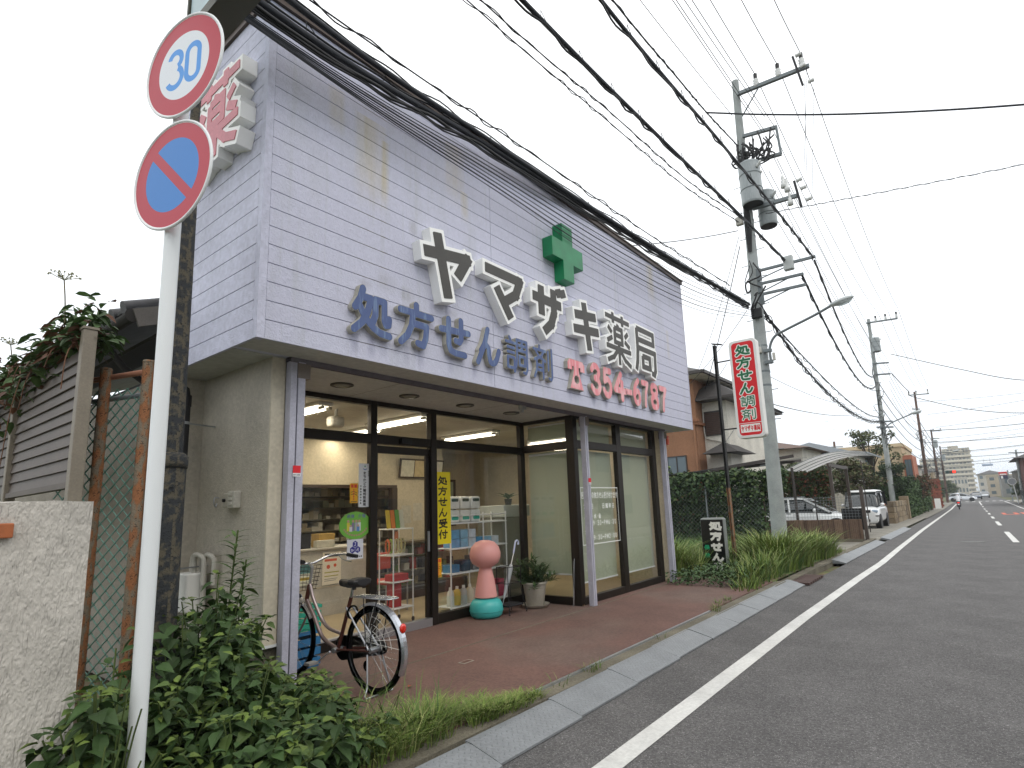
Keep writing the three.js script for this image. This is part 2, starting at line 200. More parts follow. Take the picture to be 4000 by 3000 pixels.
function glyphShapes(ch, half, border, sharp, n = 110) {   // outlines of the strokes, thickened: shapes on 0..1, y up
  const segs = []; const hh = half + border;
  for (const s of strokes(ch)) for (let i = 0; i + 1 < s.length; i++) { const [ax, ay] = s[i], [bx_, by] = s[i + 1], L = Math.hypot(bx_ - ax, by - ay) || 1e-6; segs.push([ax, ay, (bx_ - ax) / L, (by - ay) / L, L, i > 0 ? hh * 0.82 : border, i + 2 < s.length ? hh * 0.82 : border]); }
  const lo = -20, st = 140 / n, F = new Float32Array((n + 1) * (n + 1));
  for (let j = 0; j <= n; j++) for (let i = 0; i <= n; i++) {
    const x = lo + i * st, y = lo + j * st; let d = 1e9;
    for (const [ax, ay, ux, uy, L, ea, eb] of segs) { const px = x - ax, py = y - ay, u = px * ux + py * uy, w = Math.abs(-px * uy + py * ux); d = Math.min(d, sharp ? Math.max(w - hh, -u - ea, u - L - eb) : Math.hypot(u < 0 ? u : u > L ? u - L : 0, w) - hh); }
    F[j * (n + 1) + i] = i === 0 || j === 0 || i === n || j === n ? Math.max(d, 0.5) : d;
  }
  const link = new Map(), pt = new Map(), f = (i, j) => F[j * (n + 1) + i];
  const E = (i, j, k) => { const id = (j * (n + 1) + i) * 2 + k; if (!pt.has(id)) { const a = f(i, j), b = k ? f(i, j + 1) : f(i + 1, j), t = a / (a - b); pt.set(id, [lo + (i + (k ? 0 : t)) * st, lo + (j + (k ? t : 0)) * st]); } return id; };
  const join = (a, b) => { for (const [p, q] of [[a, b], [b, a]]) { if (!link.has(p)) link.set(p, []); link.get(p).push(q); } };
  for (let j = 0; j < n; j++) for (let i = 0; i < n; i++) {
    const c = (f(i, j) < 0 ? 1 : 0) | (f(i + 1, j) < 0 ? 2 : 0) | (f(i + 1, j + 1) < 0 ? 4 : 0) | (f(i, j + 1) < 0 ? 8 : 0); if (!c || c === 15) continue;
    const t = () => E(i, j, 0), r = () => E(i + 1, j, 1), b = () => E(i, j + 1, 0), l = () => E(i, j, 1);
    switch (c) { case 1: case 14: join(l(), t()); break; case 2: case 13: join(t(), r()); break; case 4: case 11: join(r(), b()); break; case 8: case 7: join(b(), l()); break; case 3: case 12: join(l(), r()); break; case 6: case 9: join(t(), b()); break; case 5: join(l(), t()); join(r(), b()); break; case 10: join(t(), r()); join(b(), l()); break; }
  }
  const used = new Set(), loops = [];
  for (const s of link.keys()) { if (used.has(s)) continue; const lp = []; let a = s, prev = -1; while (!used.has(a)) { used.add(a); lp.push(pt.get(a)); const nx = link.get(a).find((q) => q !== prev && !used.has(q)); if (nx === undefined) break; prev = a; a = nx; } if (lp.length > 5) loops.push(lp); }
  const rdp = (p, e) => { const o = []; const go = (a, b) => { let m = 0, k = -1; const [x0, y0] = p[a], [x1, y1] = p[b], L = Math.hypot(x1 - x0, y1 - y0) || 1e-9; for (let i = a + 1; i < b; i++) { const d = Math.abs((p[i][0] - x0) * (y1 - y0) - (p[i][1] - y0) * (x1 - x0)) / L; if (d > m) { m = d; k = i; } } if (m > e) { go(a, k); go(k, b); } else o.push(p[a]); }; const h = Math.floor(p.length / 2); go(0, h); go(h, p.length - 1); o.push(p[p.length - 1]); return o; };
  const L2 = loops.map((p) => rdp(p, 0.45).map(([x, y]) => new THREE.Vector2(x / 100, 1 - y / 100))).filter((p) => p.length > 2 && Math.abs(THREE.ShapeUtils.area(p)) > 2e-4);
  const inside = (q, p) => { let c = false; for (let i = 0, j = p.length - 1; i < p.length; j = i++) if (p[i].y > q.y !== p[j].y > q.y && q.x < ((p[j].x - p[i].x) * (q.y - p[i].y)) / (p[j].y - p[i].y) + p[i].x) c = !c; return c; };
  const depth = L2.map((p, i) => L2.filter((q, k) => k !== i && inside(p[0], q)).length), out = [];
  L2.forEach((p, i) => { if (depth[i] % 2 === 0) { const s = new THREE.Shape(p); L2.forEach((q, k) => { if (depth[k] === depth[i] + 1 && inside(q[0], p)) s.holes.push(new THREE.Path(q)); }); out.push(s); } });
  return out;
}
function glyph3(ch, half, border, sharp, w, h, depth, bevel = 0) { return N(new THREE.ExtrudeGeometry(glyphShapes(ch, half, border, sharp), { depth, bevelEnabled: false, curveSegments: 4 }).scale(w, h, 1)); }
// ======================= SETTING =======================
function sheet(x0, x1, za, zb, y, step = 2) {   // strip following the fall of the street; za, zb numbers or functions of x
  const fa = typeof za === 'function' ? za : () => za, fb = typeof zb === 'function' ? zb : () => zb, n = Math.max(1, Math.ceil((x1 - x0) / step)), P = [], U = [];
  const q = (x, z) => { P.push(x, gy(x) + y, z); U.push(x, z); };
  for (let i = 0; i < n; i++) { const a = x0 + (x1 - x0) * i / n, b = x0 + (x1 - x0) * (i + 1) / n; q(a, fa(a)); q(a, fb(a)); q(b, fb(b)); q(a, fa(a)); q(b, fb(b)); q(b, fa(b)); }
  const g = new THREE.BufferGeometry(); g.setAttribute('position', new THREE.Float32BufferAttribute(P, 3)); g.setAttribute('uv', new THREE.Float32BufferAttribute(U, 2)); g.computeVertexNormals(); return g;
}
const poly = (pts) => (x) => { for (let i = 0; i + 1 < pts.length; i++) if (x <= pts[i + 1][0]) return lerp(pts[i][1], pts[i + 1][1], clamp((x - pts[i][0]) / (pts[i + 1][0] - pts[i][0]), 0, 1)); return pts[pts.length - 1][1]; };
const edge = poly([[-40, -1.95], [3, -1.958], [8, -1.975], [15, -1.905], [20, -1.97], [30, -2.06], [52, -2.14], [95, -2.31], [400, -2.5]]);
struct('ground', sheet(-120, 1400, -700, 700, -0.06, 12), M.soil);
struct('road', sheet(-60, 900, (x) => edge(x) - 0.56, 4.3, 0, 2), M.asphalt);
struct('cross_street', sheet(119, 128.5, -140, 140, 0.006, 3), M.asphalt);
struct('edge_line', sheet(-30, 118, edge, (x) => edge(x) + 0.15, 0.005, 1), M.paint);
struct('edge_line', sheet(-30, 118, (x) => 3.28 + 0.002 * x, (x) => 3.43 + 0.002 * x, 0.005, 2), M.paint);
for (const [a, b, w] of [[22.3, 28.4, 0.15], [34.2, 39.2, 0.15], [44, 48, 0.14], [53, 57, 0.14], [62, 66, 0.14], [71.5, 75.5, 0.14], [82, 86, 0.14], [92, 117, 0.16], [11, 16.5, 0.15]]) struct('centre_dash', sheet(a, b, (x) => 0.86 - 0.0035 * x - w / 2, (x) => 0.86 - 0.0035 * x + w / 2, 0.005, 1), M.paint);
for (let i = 0; i < 12; i++) struct('crossing_bar', sheet(120.5, 123.6, -2.3 + i * 0.9, -1.85 + i * 0.9, 0.012, 1), M.paint);
struct('stop_line', sheet(117.4, 117.9, -2, 0.3, 0.005, 1), M.paint);
// orange road lettering, only its near end in view
struct('road_lettering', [sheet(52, 52.9, 1.4, 2.3, 0.005, 1), sheet(52.9, 57, 1.4, 1.62, 0.005, 1), sheet(52.9, 57, 2.08, 2.3, 0.005, 1), sheet(52, 57, 2.5, 2.72, 0.005, 1), sheet(52, 52.8, 2.72, 3.2, 0.005, 1), sheet(54.4, 55.2, 2.72, 3.2, 0.005, 1)], M.orange);
{ // worn manhole cover
  const mt = mat(0x6e6e6c, 0.7, { map: rp(T.mott, 2), bumpMap: rp(T.tread, 6), bumpScale: 0.004 });
  const k = thing('manhole_cover', 'worn round iron manhole cover set flush in the asphalt lane', 'manhole', [22.4, gy(22.4), -0.24]);
  part(k, 'lid', N(new THREE.CylinderGeometry(0.3, 0.3, 0.02, 32)).translate(22.4, gy(22.4) - 0.002, -0.24), mt); part(k, 'rim', rot(torus(0.33, 0.012, 40, 6), Math.PI / 2).translate(22.4, gy(22.4) - 0.006, -0.24), mt);
}
// terrace in front of the shop, its kerb and its metal edge
const terrace = struct('shop_terrace', [bx(1.9, 10.42, -0.1, 0.1, -5.52, -2.9)], M.terrace);
struct('terrace_joint', bx(2.6, 9.9, 0.1, 0.1035, -4.405, -4.39), M.concDark);
{ const k = thing('terrace_trim', 'thin bare aluminium trim along the red terrace edge', 'trim', [5.5, 0, -2.88]);
  part(k, 'strip', bx(3.62, 7.42, 0.03, 0.103, -2.9, -2.872), M.alu); part(k, 'gutter_lip', bx(3.62, 7.42, 0.03, 0.08, -2.872, -2.856), M.galv); }
struct('kerb', [bx(-6, 10.6, -0.1, 0.085, -2.9, -2.735), bx(10.6, 22, -0.1, 0.06, -2.9, -2.735)], M.concDark);
struct('lot_ground', [sheet(10.42, 17.6, -14, -2.9, 0.09, 1)], M.soil);
struct('driveway', [sheet(13.4, 45, -16, -2.72, 0.05, 1)], M.conc);
struct('side_yard', [sheet(-8, 1.9, -12, -2.9, 0.06, 1)], M.soil);
struct('verge', [sheet(45, 118, -9, (x) => edge(x) - 0.5, 0.05, 2), sheet(-40, 118, 4.3, 9, 0.06, 2)], M.conc);
{ // kerb ramps: cast steel-grey plates with a rolled low edge
  const mk = (x, w, i) => {
    const zl = -2.4 - 0.016 * i * (i < 5 ? 1 : 0.4) + (i > 4 ? -0.03 : 0), zh = zl - 0.29, y0 = gy(x), s = [[zl, 0.004], [zl, 0.018], [zl - 0.03, 0.028], [zh + 0.05, 0.082], [zh, 0.088], [zh, 0.004]];
    const g = extr(s.map(([z, y]) => [-z, y]), w - 0.016); g.applyMatrix4(new THREE.Matrix4().makeBasis(new V3(0, 0, -1), new V3(0, 1, 0), new V3(1, 0, 0))); return tri(g.translate(x + 0.008, y0, 0));
  };
  for (let i = -2; i < 9; i++) { const g = mk(2.74 + 0.9 * i, 0.9, Math.max(0, i + 1)); rot(g.translate(-(2.74 + 0.9 * i), 0, 2.55), ((i * 37) % 5) * 0.004 - 0.008, ((i * 53) % 7) * 0.002 - 0.006, 0).translate(2.74 + 0.9 * i, 0, -2.55); solo('kerb_ramp', 'grey treaded kerb ramp plate in the row before the red terrace', 'kerb ramp', g, M.plate, 'kerb ramps before the shop'); }
  for (let i = 0; i < 8; i++) solo('kerb_ramp', 'grey treaded kerb ramp plate before the concrete driveway', 'kerb ramp', mk(14.6 + 0.9 * i, 0.9, 4), M.plate, 'kerb ramps before the driveway');
  for (let i = 0; i < 9; i++) solo('kerb_ramp', 'grey treaded kerb ramp plate before the white minivan', 'kerb ramp', mk(23.2 + 0.9 * i, 0.9, 6), M.plate, 'kerb ramps before the minivan');
}
{ const k = thing('drain_grate', 'small slotted brown drain cover in the kerb by the weeds', 'drain', [11.4, 0.06, -2.62]); for (let i = 0; i < 7; i++) part(k, 'slat', bx(10.8 + i * 0.17, 10.93 + i * 0.17, 0.01, 0.05, -2.73, -2.42), mat(0x5a4540, 0.8, { map: rp(T.mott, 2) })); }

// ======================= PHARMACY =======================
const XF0 = 1.99, XF1 = 10.39, ZF = -4.05, YB = 2.826, PT = 0.1535, ZW = -5.56;
T.facade = tex(2048, 712, (u, w) => {
  const x = XF0 + u * 8.4, y = YB + w * 2.917;
  let c = 196 + 10 * (fbm(u, w, 8, 4, 201, 3) - 0.5) + 12 * (fbm(u, w, 400, 2, 203, 140) - 0.5), r = c, g = c + 1.5, b = c + 19;
  const fine = fbm(u, w, 260, 2, 205, 4), wide = fbm(u, w, 40, 3, 207, 3);
  const st = (cx, cw, y0, y1, k, col) => { const d = Math.abs(x - cx) / cw; if (d > 1 || y > y0 || y < y1) return; const t = (1 - d * d) * k * sstep(y1, lerp(y1, y0, 0.5), y) * (0.35 + 0.9 * fine); r -= t * col[0]; g -= t * col[1]; b -= t * col[2]; };
  const Y = [6, 14, 44], D = [46, 46, 40];
  st(3.0, 0.2, 5.2, 4.2, 0.75, Y); st(3.16, 0.05, 5.05, 4.3, 0.9, Y); st(4.1, 0.18, 5.5, 4.7, 0.6, Y); st(4.25, 0.07, 5.0, 4.6, 0.7, Y); st(9.0, 0.16, 5.7, 4.9, 0.8, Y); st(2.62, 0.1, 5.3, 4.8, 0.5, Y); st(9.55, 0.08, 4.6, 3.9, 0.4, Y);
  for (const [cx, k] of [[2.85, 0.7], [3.02, 0.9], [3.15, 0.5], [3.42, 0.5], [3.6, 0.7], [4.0, 0.6], [4.35, 0.5], [4.62, 0.55], [5.0, 0.35], [5.4, 0.35], [6.2, 0.4], [6.8, 0.5], [7.15, 0.4], [7.45, 0.35], [8.0, 0.3], [8.6, 0.45], [9.0, 0.4]]) st(cx, 0.05, 3.05, 2.83, k * 0.75, D);
  for (const [cx, k] of [[3.75, 0.4], [3.97, 0.8], [4.55, 0.5], [4.9, 0.6], [5.5, 0.6], [5.8, 0.45], [6.4, 0.5], [7.4, 0.5], [8.2, 0.4]]) st(cx, 0.045, 3.62, 3.1, k * 0.8, D);
  for (const [cx, cy, sx, sy, k] of [[3.18, 3.62, 0.16, 0.13, 1], [3.42, 3.56, 0.12, 0.1, 0.7], [2.95, 3.53, 0.1, 0.06, 0.8], [3.5, 4.28, 0.06, 0.12, 0.7], [3.95, 3.52, 0.18, 0.06, 0.6], [6.05, 4.42, 0.2, 0.06, 0.5]]) { const d = Math.hypot((x - cx) / sx, (y - cy) / sy); if (d < 1) { const t = (1 - d) * k * (0.2 + wide) * (0.4 + fine); r -= t * 40; g -= t * 42; b -= t * 54; } }
  const dirt = sstep(0.55, 0.8, wide) * 0.45 + sstep(0.62, 0.82, fine) * 0.4; r -= dirt * 9; g -= dirt * 8; b -= dirt * 14;
  return [r, g, b];
});
T.facade.wrapS = T.facade.wrapT = THREE.RepeatWrapping; T.facade.repeat.set(1 / 8.4, 1 / 2.917); T.facade.offset.set(-XF0 / 8.4, -YB / 2.917);
M.siding = mat(0xffffff, 0.8, { map: T.facade, bumpMap: rp(T.stucco, 1.8), bumpScale: 0.0028 });
M.sidingPlain = mat(0xd9dbee, 0.8, { map: rp(T.mott, 0.35), bumpMap: rp(T.stucco, 1.8), bumpScale: 0.0028 });
const shop = thing('pharmacy_building', 'low shop with tall lilac white siding front, brown shutters posts and red terrace', 'shop', [6.2, 0.1, -6]);
const P = (n, g, m, o) => part(shop, n, g, m, o);
const front = P('front_wall', bx(2.014, 10.37, 2.84, 5.735, -5.7, -4.074), M.siding);
for (let r = 0; r < 19; r++) {
  const y0 = YB + r * PT + 0.0035, y1 = YB + (r + 1) * PT - 0.0035;
  for (const [a, b] of [[2.055, 4.677], [4.683, 7.737], [7.743, XF1 - 0.02]]) part(front, 'siding_board', bx(a, b, y0, y1, -4.0735, ZF), M.siding);
  part(front, 'siding_board', bx(XF0, 2.0135, y0, y1, -5.72, -4.115), M.sidingPlain);
}
part(front, 'corner_trim', [bx(XF0, 2.053, YB + 0.003, 5.74, -4.112, ZF)], M.sidingPlain); part(front, 'corner_trim', bx(XF1 - 0.019, XF1 + 0.004, YB + 0.002, 5.74, -5.7, ZF + 0.003), M.guide);
const cap = mat(0x53463e, 0.5, { metalness: 0.3, map: rp(T.mott, 1) });
P('parapet_cap', [bx(1.965, 10.42, 5.742, 5.80, -4.12, -4.02), bx(1.965, 2.06, 5.742, 5.80, -5.74, -4.121), bx(1.95, 10.43, 5.8005, 5.82, -4.14, -4.005), bx(1.95, 2.075, 5.8005, 5.82, -5.76, -4.1405)], cap);
P('roof_deck', bx(2.06, 10.4, 5.60, 5.745, -5.72, -4.125), M.roof);
// soffit with shutter slot
P('soffit', bx(2.004, 10.375, 2.832, 2.839, -4.40, -4.071), M.soffit); P('soffit', bx(2.004, 10.375, 2.832, 2.839, -5.74, -4.485), M.soffit);
P('shutter_slot', [bx(2.47, 9.9, 2.834, 2.8395, -4.484, -4.401), bx(2.47, 9.9, 2.79, 2.832, -4.409, -4.397), bx(2.47, 9.9, 2.80, 2.832, -4.49, -4.480)], mat(0x7c7680, 0.6, { map: rp(T.mott, 2) }));
for (const [a, b] of [[2.004, 3.8], [3.8, 5.6], [5.6, 7.0]]) P('soffit_joint', bx(b - 0.002, b + 0.002, 2.8305, 2.8325, -5.5, -4.5), M.concDark);
for (const x of [3.39, 4.29, 5.215, 6.15]) {
  const d = P('downlight', lathe([[0.118, 0], [0.118, 0.012], [0.1, 0.018], [0.085, 0.012], [0.085, 0.004], [0.118, 0]].map(([r, y]) => [r, -y]), [x, 2.832, -5.03], 28), mat(0x3d3b36, 0.5, { metalness: 0.3 }));
  part(d, 'lens', lathe([[0, -0.03], [0.05, -0.026], [0.084, -0.008], [0.084, -0.002], [0, -0.002]], [x, 2.832, -5.03], 24), mat(0x8f8f84, 0.25));
}
P('shutter_bracket', [bx(5.62, 5.70, 2.74, 2.80, -4.47, -4.41), bx(5.63, 5.66, 2.70, 2.74, -4.46, -4.42)], M.steel);
// shutter guide posts
for (const [x, w] of [[2.473, 0.128], [7.072, 0.075], [9.79, 0.1]]) {
  const k = P('shutter_guide', [bx(x, x + w * 0.42, 0.06, 2.80, -4.48, -4.40), bx(x + w * 0.5, x + w, 0.06, 2.80, -4.475, -4.395)], M.guide);
  part(k, 'guide_slot', bx(x + w * 0.421, x + w * 0.499, 0.06, 2.80, -4.474, -4.43), M.dark);
  part(k, 'guide_head', [bx(x + w * 0.45, x + w + 0.045, 2.66, 2.79, -4.52, -4.393), cyl([x + w, 2.68, -4.42], [x + w, 2.79, -4.42], 0.028, 0.028, 12)], mat(0x8a8078, 0.6, { map: rp(T.mott, 2) }));
}
// side wall, foundation, rear body
const wl = P('side_wall', [bx(2.356, 2.62, 0.521, 2.833, -9.8, -4.51)], M.beige); 
part(wl, 'pillar_face', bx(2.3565, 2.471, 0.521, 2.83, -4.5095, -4.49), M.beigeSmooth); part(wl, 'flashing', bx(2.34, 2.64, 0.50, 0.52, -5.75, -4.485), M.whitePaint);
P('foundation', bx(2.375, 2.60, 0, 0.499, -9.7, -4.53), M.concDark);
P('rear_side_wall', bx(2.02, 2.355, 0.3, 2.95, -5.9, -5.76), M.beige);
P('back_wall', bx(2.62, 10.1, 0, 3.0, -9.8, -9.6), M.beigeSmooth); P('right_wall', bx(9.9, 10.1, 0, 2.83, -9.6, -4.5), M.beigeSmooth);
P('flat_roof', bx(2.36, 10.3, 3.0, 3.1, -10.0, -5.725), M.roof);
const ceil = mat(0xcfc8b8, 0.9, { map: rp(T.mott, 0.5) }), inner = mat(0xd6cbb2, 0.9, { map: rp(T.mott, 0.5) });
P('ceiling', bx(2.62, 9.9, 2.815, 2.95, -9.6, -5.602), ceil); P('ceiling', bx(7.092, 9.9, 2.815, 2.831, -5.6, -4.66), ceil);
P('inside_floor', [bx(2.62, 9.9, 0, 0.115, -9.6, -5.53), bx(7.06, 9.9, 0, 0.115, -5.5295, -4.57)], mat(0xb8a98a, 0.35, { map: rp(T.mott, 0.6) }));
P('inner_lining', bx(2.62, 2.64, 0.115, 2.815, -9.6, -5.62), inner); P('inner_lining', bx(9.88, 9.9, 0.115, 2.815, -9.6, -4.66), inner); P('inner_lining', bx(2.64, 9.88, 0.115, 2.815, -9.6, -9.58), inner);
// shop window frames and panes
const fr = (n, x0, x1, y0, y1, z0 = -5.605, z1 = -5.525) => P(n, rb(x0, x1, y0, y1, z0, z1, 0.006, 1), M.bronze);
fr('mullion', 2.625, 2.70, 0.1, 2.831); fr('mullion', 4.13, 4.22, 0.1, 2.831); fr('mullion', 5.07, 5.17, 0.1, 2.831, -5.61, -5.515); fr('mullion', 6.96, 7.06, 0.1, 2.831);
for (const [a, b] of [[2.70, 4.13], [4.22, 5.07], [5.17, 6.96]]) { fr('transom', a, b, 2.32, 2.43); fr('header', a, b, 2.775, 2.831); }
fr('sill', 2.70, 4.13, 0.1, 0.2); fr('sill', 5.17, 6.96, 0.1, 0.22);
P('threshold', bx(4.22, 5.07, 0.1, 0.195, -5.60, -5.52), M.alu); P('threshold', bx(2.9, 4.13, 0.2, 0.215, -5.6, -5.52), M.alu);
fr('window_head_rail', 4.22, 5.07, 2.21, 2.3, -5.59, -5.55); fr('door_stile', 5.005, 5.06, 0.2, 2.21, -5.59, -5.55); fr('door_stile', 4.225, 4.25, 0.2, 2.21, -5.59, -5.55);
const pane = (x0, x1, y0, y1, z = -5.57) => P('pane', bx(x0, x1, y0, y1, z - 0.003, z + 0.003), M.glass);
pane(2.70, 4.13, 0.2, 2.32); pane(2.70, 4.13, 2.43, 2.775); pane(4.25, 5.005, 0.2, 2.21); pane(4.22, 5.07, 2.43, 2.775); pane(5.17, 6.96, 0.22, 2.32); pane(5.17, 6.96, 2.43, 2.775);
P('door_handle', bx(5.02, 5.045, 1.0, 1.25, -5.549, -5.53), M.steel); P('door_sensor', bx(4.55, 4.72, 2.34, 2.4, -5.524, -5.48), M.dark);
// return pane and right-hand bay
const fz = (n, z0, z1, y0, y1) => P(n, rb(7.01, 7.09, y0, y1, z0, z1, 0.006, 1), M.bronze);
P('corner_post', rb(7.0, 7.11, 0.1, 2.831, -4.70, -4.56, 0.006, 1), M.bronze); fz('transom', -5.524, -4.701, 2.34, 2.45); fz('header', -5.524, -4.701, 2.78, 2.831); fz('sill', -5.524, -4.701, 0.1, 0.21);
P('pane', bx(7.047, 7.053, 0.21, 2.34, -5.524, -4.701), M.glass); P('pane', bx(7.047, 7.053, 2.45, 2.78, -5.524, -4.701), M.glass);
const fb = (n, x0, x1, y0, y1) => P(n, rb(x0, x1, y0, y1, -4.645, -4.565, 0.006, 1), M.bronze);
fb('mullion', 8.30, 8.455, 0.1, 2.831); fb('mullion', 9.64, 9.78, 0.1, 2.831);
for (const [a, b] of [[7.11, 8.30], [8.455, 9.64]]) { fb('transom', a, b, 2.345, 2.462); fb('header', a, b, 2.79, 2.831); fb('sill', a, b, 0.1, 0.205); pane(a, b, 0.205, 2.345, -4.605); pane(a, b, 2.462, 2.79, -4.605); }
// roller blinds behind the right-hand panes
M.blind = phys(0xaeb9a3, { roughness: 0.95, transmission: 0.3, thickness: 0, bumpMap: rp(T.cloth, 3), bumpScale: 0.001, side: THREE.DoubleSide });
const blind = (lab, g, rail, roll, base) => { const k = thing('roller_blind', lab, 'blind', base); part(k, 'fabric', g, M.blind); part(k, 'bottom_rail', rail, M.whitePaint); part(k, 'roller', roll, M.whitePaint); };
const wavy = (x0, x1, y0, y1, z) => tri(new THREE.PlaneGeometry(x1 - x0, y1 - y0, 12, 4).translate((x0 + x1) / 2, (y0 + y1) / 2, z));
blind('tall sage green roller blind behind the painted opening hours', wavy(7.17, 8.30, 0.385, 2.33, -4.70), bx(7.16, 8.31, 0.365, 0.385, -4.71, -4.69), cyl([7.17, 2.31, -4.72], [8.3, 2.31, -4.72], 0.018), [7.7, 0.36, -4.7]);
blind('tall plain sage green roller blind next to the end shutter post', wavy(8.47, 9.66, 0.385, 2.33, -4.70), bx(8.46, 9.67, 0.365, 0.385, -4.71, -4.69), cyl([8.47, 2.31, -4.72], [9.66, 2.31, -4.72], 0.018), [9, 0.36, -4.7]);
blind('short sage green blind in the transom light above the painted hours', wavy(7.17, 8.30, 2.47, 2.77, -4.70), bx(7.16, 8.31, 2.455, 2.47, -4.71, -4.69), cyl([7.17, 2.76, -4.72], [8.3, 2.76, -4.72], 0.015), [7.7, 2.45, -4.7]);
blind('short sage green blind in the transom light by the end post', wavy(8.47, 9.66, 2.47, 2.77, -4.70), bx(8.46, 9.67, 2.455, 2.47, -4.71, -4.69), cyl([8.47, 2.76, -4.72], [9.66, 2.76, -4.72], 0.015), [9, 2.45, -4.7]);
const turn = (x0, x1, y0, y1, x) => tri(rot(new THREE.PlaneGeometry(x1 - x0, y1 - y0, 10, 4), 0, Math.PI / 2).translate(x, (y0 + y1) / 2, (x0 + x1) / 2));
blind('tall sage green roller blind in the side pane behind the potted plant', turn(-5.5, -4.76, 0.52, 2.33, 7.13), bx(7.12, 7.14, 0.5, 0.52, -5.51, -4.75), cyl([7.14, 2.3, -5.5], [7.14, 2.3, -4.76], 0.018), [7.13, 0.5, -5.1]);
blind('short sage green blind in the transom light of the side pane', turn(-5.5, -4.76, 2.52, 2.76, 7.13), bx(7.12, 7.14, 2.505, 2.52, -5.51, -4.75), cyl([7.14, 2.75, -5.5], [7.14, 2.75, -4.76], 0.015), [7.13, 2.5, -5.1]);
// painted hours on the glass
{ const t = canvasTex(1024, 768, (x, w, h) => {
    x.fillStyle = '#000'; x.fillRect(0, 0, w, h); x.strokeStyle = '#fff'; x.lineWidth = 12; x.strokeRect(6, 6, w - 12, h - 12);
    write(x, '医療機関の処方せん受け付けます', 20, 62, 58, 92, 66.5, 0, 9, '#fff'); write(x, '定休日', 70, 226, 60, 66, 92, 0, 9, '#fff'); write(x, '日曜祭日', 560, 226, 60, 66, 92, 0, 9, '#fff');
    write(x, '月・火・水・金', 70, 360, 60, 66, 62, 0, 9, '#fff'); write(x, 'AM9:30~PM6:30', 160, 452, 46, 66, 60, 0, 10, '#fff'); write(x, '木・土', 70, 566, 60, 62, 66, 0, 9, '#fff'); write(x, 'AM9:30~PM2:00', 160, 648, 46, 66, 60, 0, 10, '#fff');
  });
  const a = t.clone(); a.colorSpace = THREE.NoColorSpace; const g = new THREE.PlaneGeometry(1.12, 0.85).translate(7.735, 1.34, -4.5995);
  solo('window_lettering', 'white painted opening hours in a ruled frame on the shop window', 'lettering', N(g), mat(0xe8ece8, 0.6, { alphaMap: a, transparent: true, side: THREE.DoubleSide }), undefined, [7.735, 0.915, -4.5995]); }
// ---- raised letters ----
M.lblack = mat(0x45423c, 0.5, { map: rp(T.mott, 1.5) }); M.lwhite = mat(0xf3f4f2, 0.5); M.lgreen = mat(0x0d8a55, 0.4, { map: rp(T.mott, 1.5) });
M.lblue = mat(0xffffff, 0.5, { map: tex(256, 256, (u, w) => { const a = fbm(u, w, 24, 4, 301, 3), b = fbm(u, w, 5, 3, 303), k = sstep(0.55, 0.75, a) * 0.6 + 0.25 * (b - 0.4); return [lerp(72, 122, k), lerp(90, 146, k), lerp(136, 176, k)]; }, { rep: [1.7, 1.7] }) });
M.lpink = mat(0xffffff, 0.5, { map: tex(256, 256, (u, w) => { const a = fbm(u, w, 20, 4, 311, 3), k = sstep(0.45, 0.75, a); return [lerp(228, 236, k), lerp(136, 180, k), lerp(144, 184, k)]; }, { rep: [1.5, 1.5] }) });
M.ledge = mat(0xbcb9ad, 0.6, { map: rp(T.mott, 3) });
const KANA = { 'ヤ': 'katakana ya', 'マ': 'katakana ma', 'ザ': 'katakana za', 'キ': 'katakana ki', '薬': 'kanji for medicine', '局': 'kanji for bureau', '処': 'kanji sho', '方': 'kanji ho', 'せ': 'hiragana se', 'ん': 'hiragana n', '調': 'kanji cho', '剤': 'kanji zai' };
for (const [ch, x0, x1, y0, y1] of [['ヤ', 3.47, 4.26, 3.56, 4.34], ['マ', 4.36, 5.14, 3.56, 4.30], ['ザ', 5.24, 6.05, 3.56, 4.34], ['キ', 6.13, 6.92, 3.55, 4.34], ['薬', 7.01, 7.86, 3.51, 4.39], ['局', 7.92, 8.77, 3.51, 4.36]]) {
  const kj = ch === '薬' || ch === '局', b = kj ? 4.2 : 5.5, hf = kj ? (ch === '薬' ? 4.2 : 5.4) : 8.4, pad = hf * 0.35 + b, w = (x1 - x0) / (1 + pad / 50 * 0.55), h = (y1 - y0) / (1 + pad / 50 * 0.55), ox = x0 + (x1 - x0 - w) / 2, oy = y0 + (y1 - y0 - h) / 2;
  const k = thing('sign_letter', `black ${KANA[ch]} letter with white outline on the siding`, 'sign letter', [(x0 + x1) / 2, y0, ZF], 'black letters of the shop name');
  part(k, 'body', tri(glyph3(ch, hf, b, true, w, h, 0.115).translate(ox, oy, ZF + 0.002)), M.lwhite); part(k, 'face', tri(glyph3(ch, hf, 0, true, w, h, 0.006).translate(ox, oy, ZF + 0.1165)), M.lblack);
}
for (const [ch, x0, x1] of [['処', 2.76, 3.21], ['方', 3.26, 3.73], ['せ', 3.78, 4.25], ['ん', 4.30, 4.75], ['調', 4.79, 5.26], ['剤', 5.31, 5.78]]) {
  const cx = ch === '調' || ch === '剤', hf = cx ? 4 : 7.8, w = (x1 - x0) / 1.1, k = thing('sign_letter', `faded blue rounded ${KANA[ch]} letter on the siding`, 'sign letter', [(x0 + x1) / 2, 3, ZF], 'blue letters below the shop name');
  part(k, 'body', tri(glyph3(ch, hf, 1.2, false, w, 0.44, 0.055).translate(x0 + 0.02, 3.03, ZF + 0.002)), M.ledge); part(k, 'face', tri(glyph3(ch, hf, 0, false, w, 0.44, 0.004).translate(x0 + 0.02, 3.03, ZF + 0.0575)), M.lblue);
}
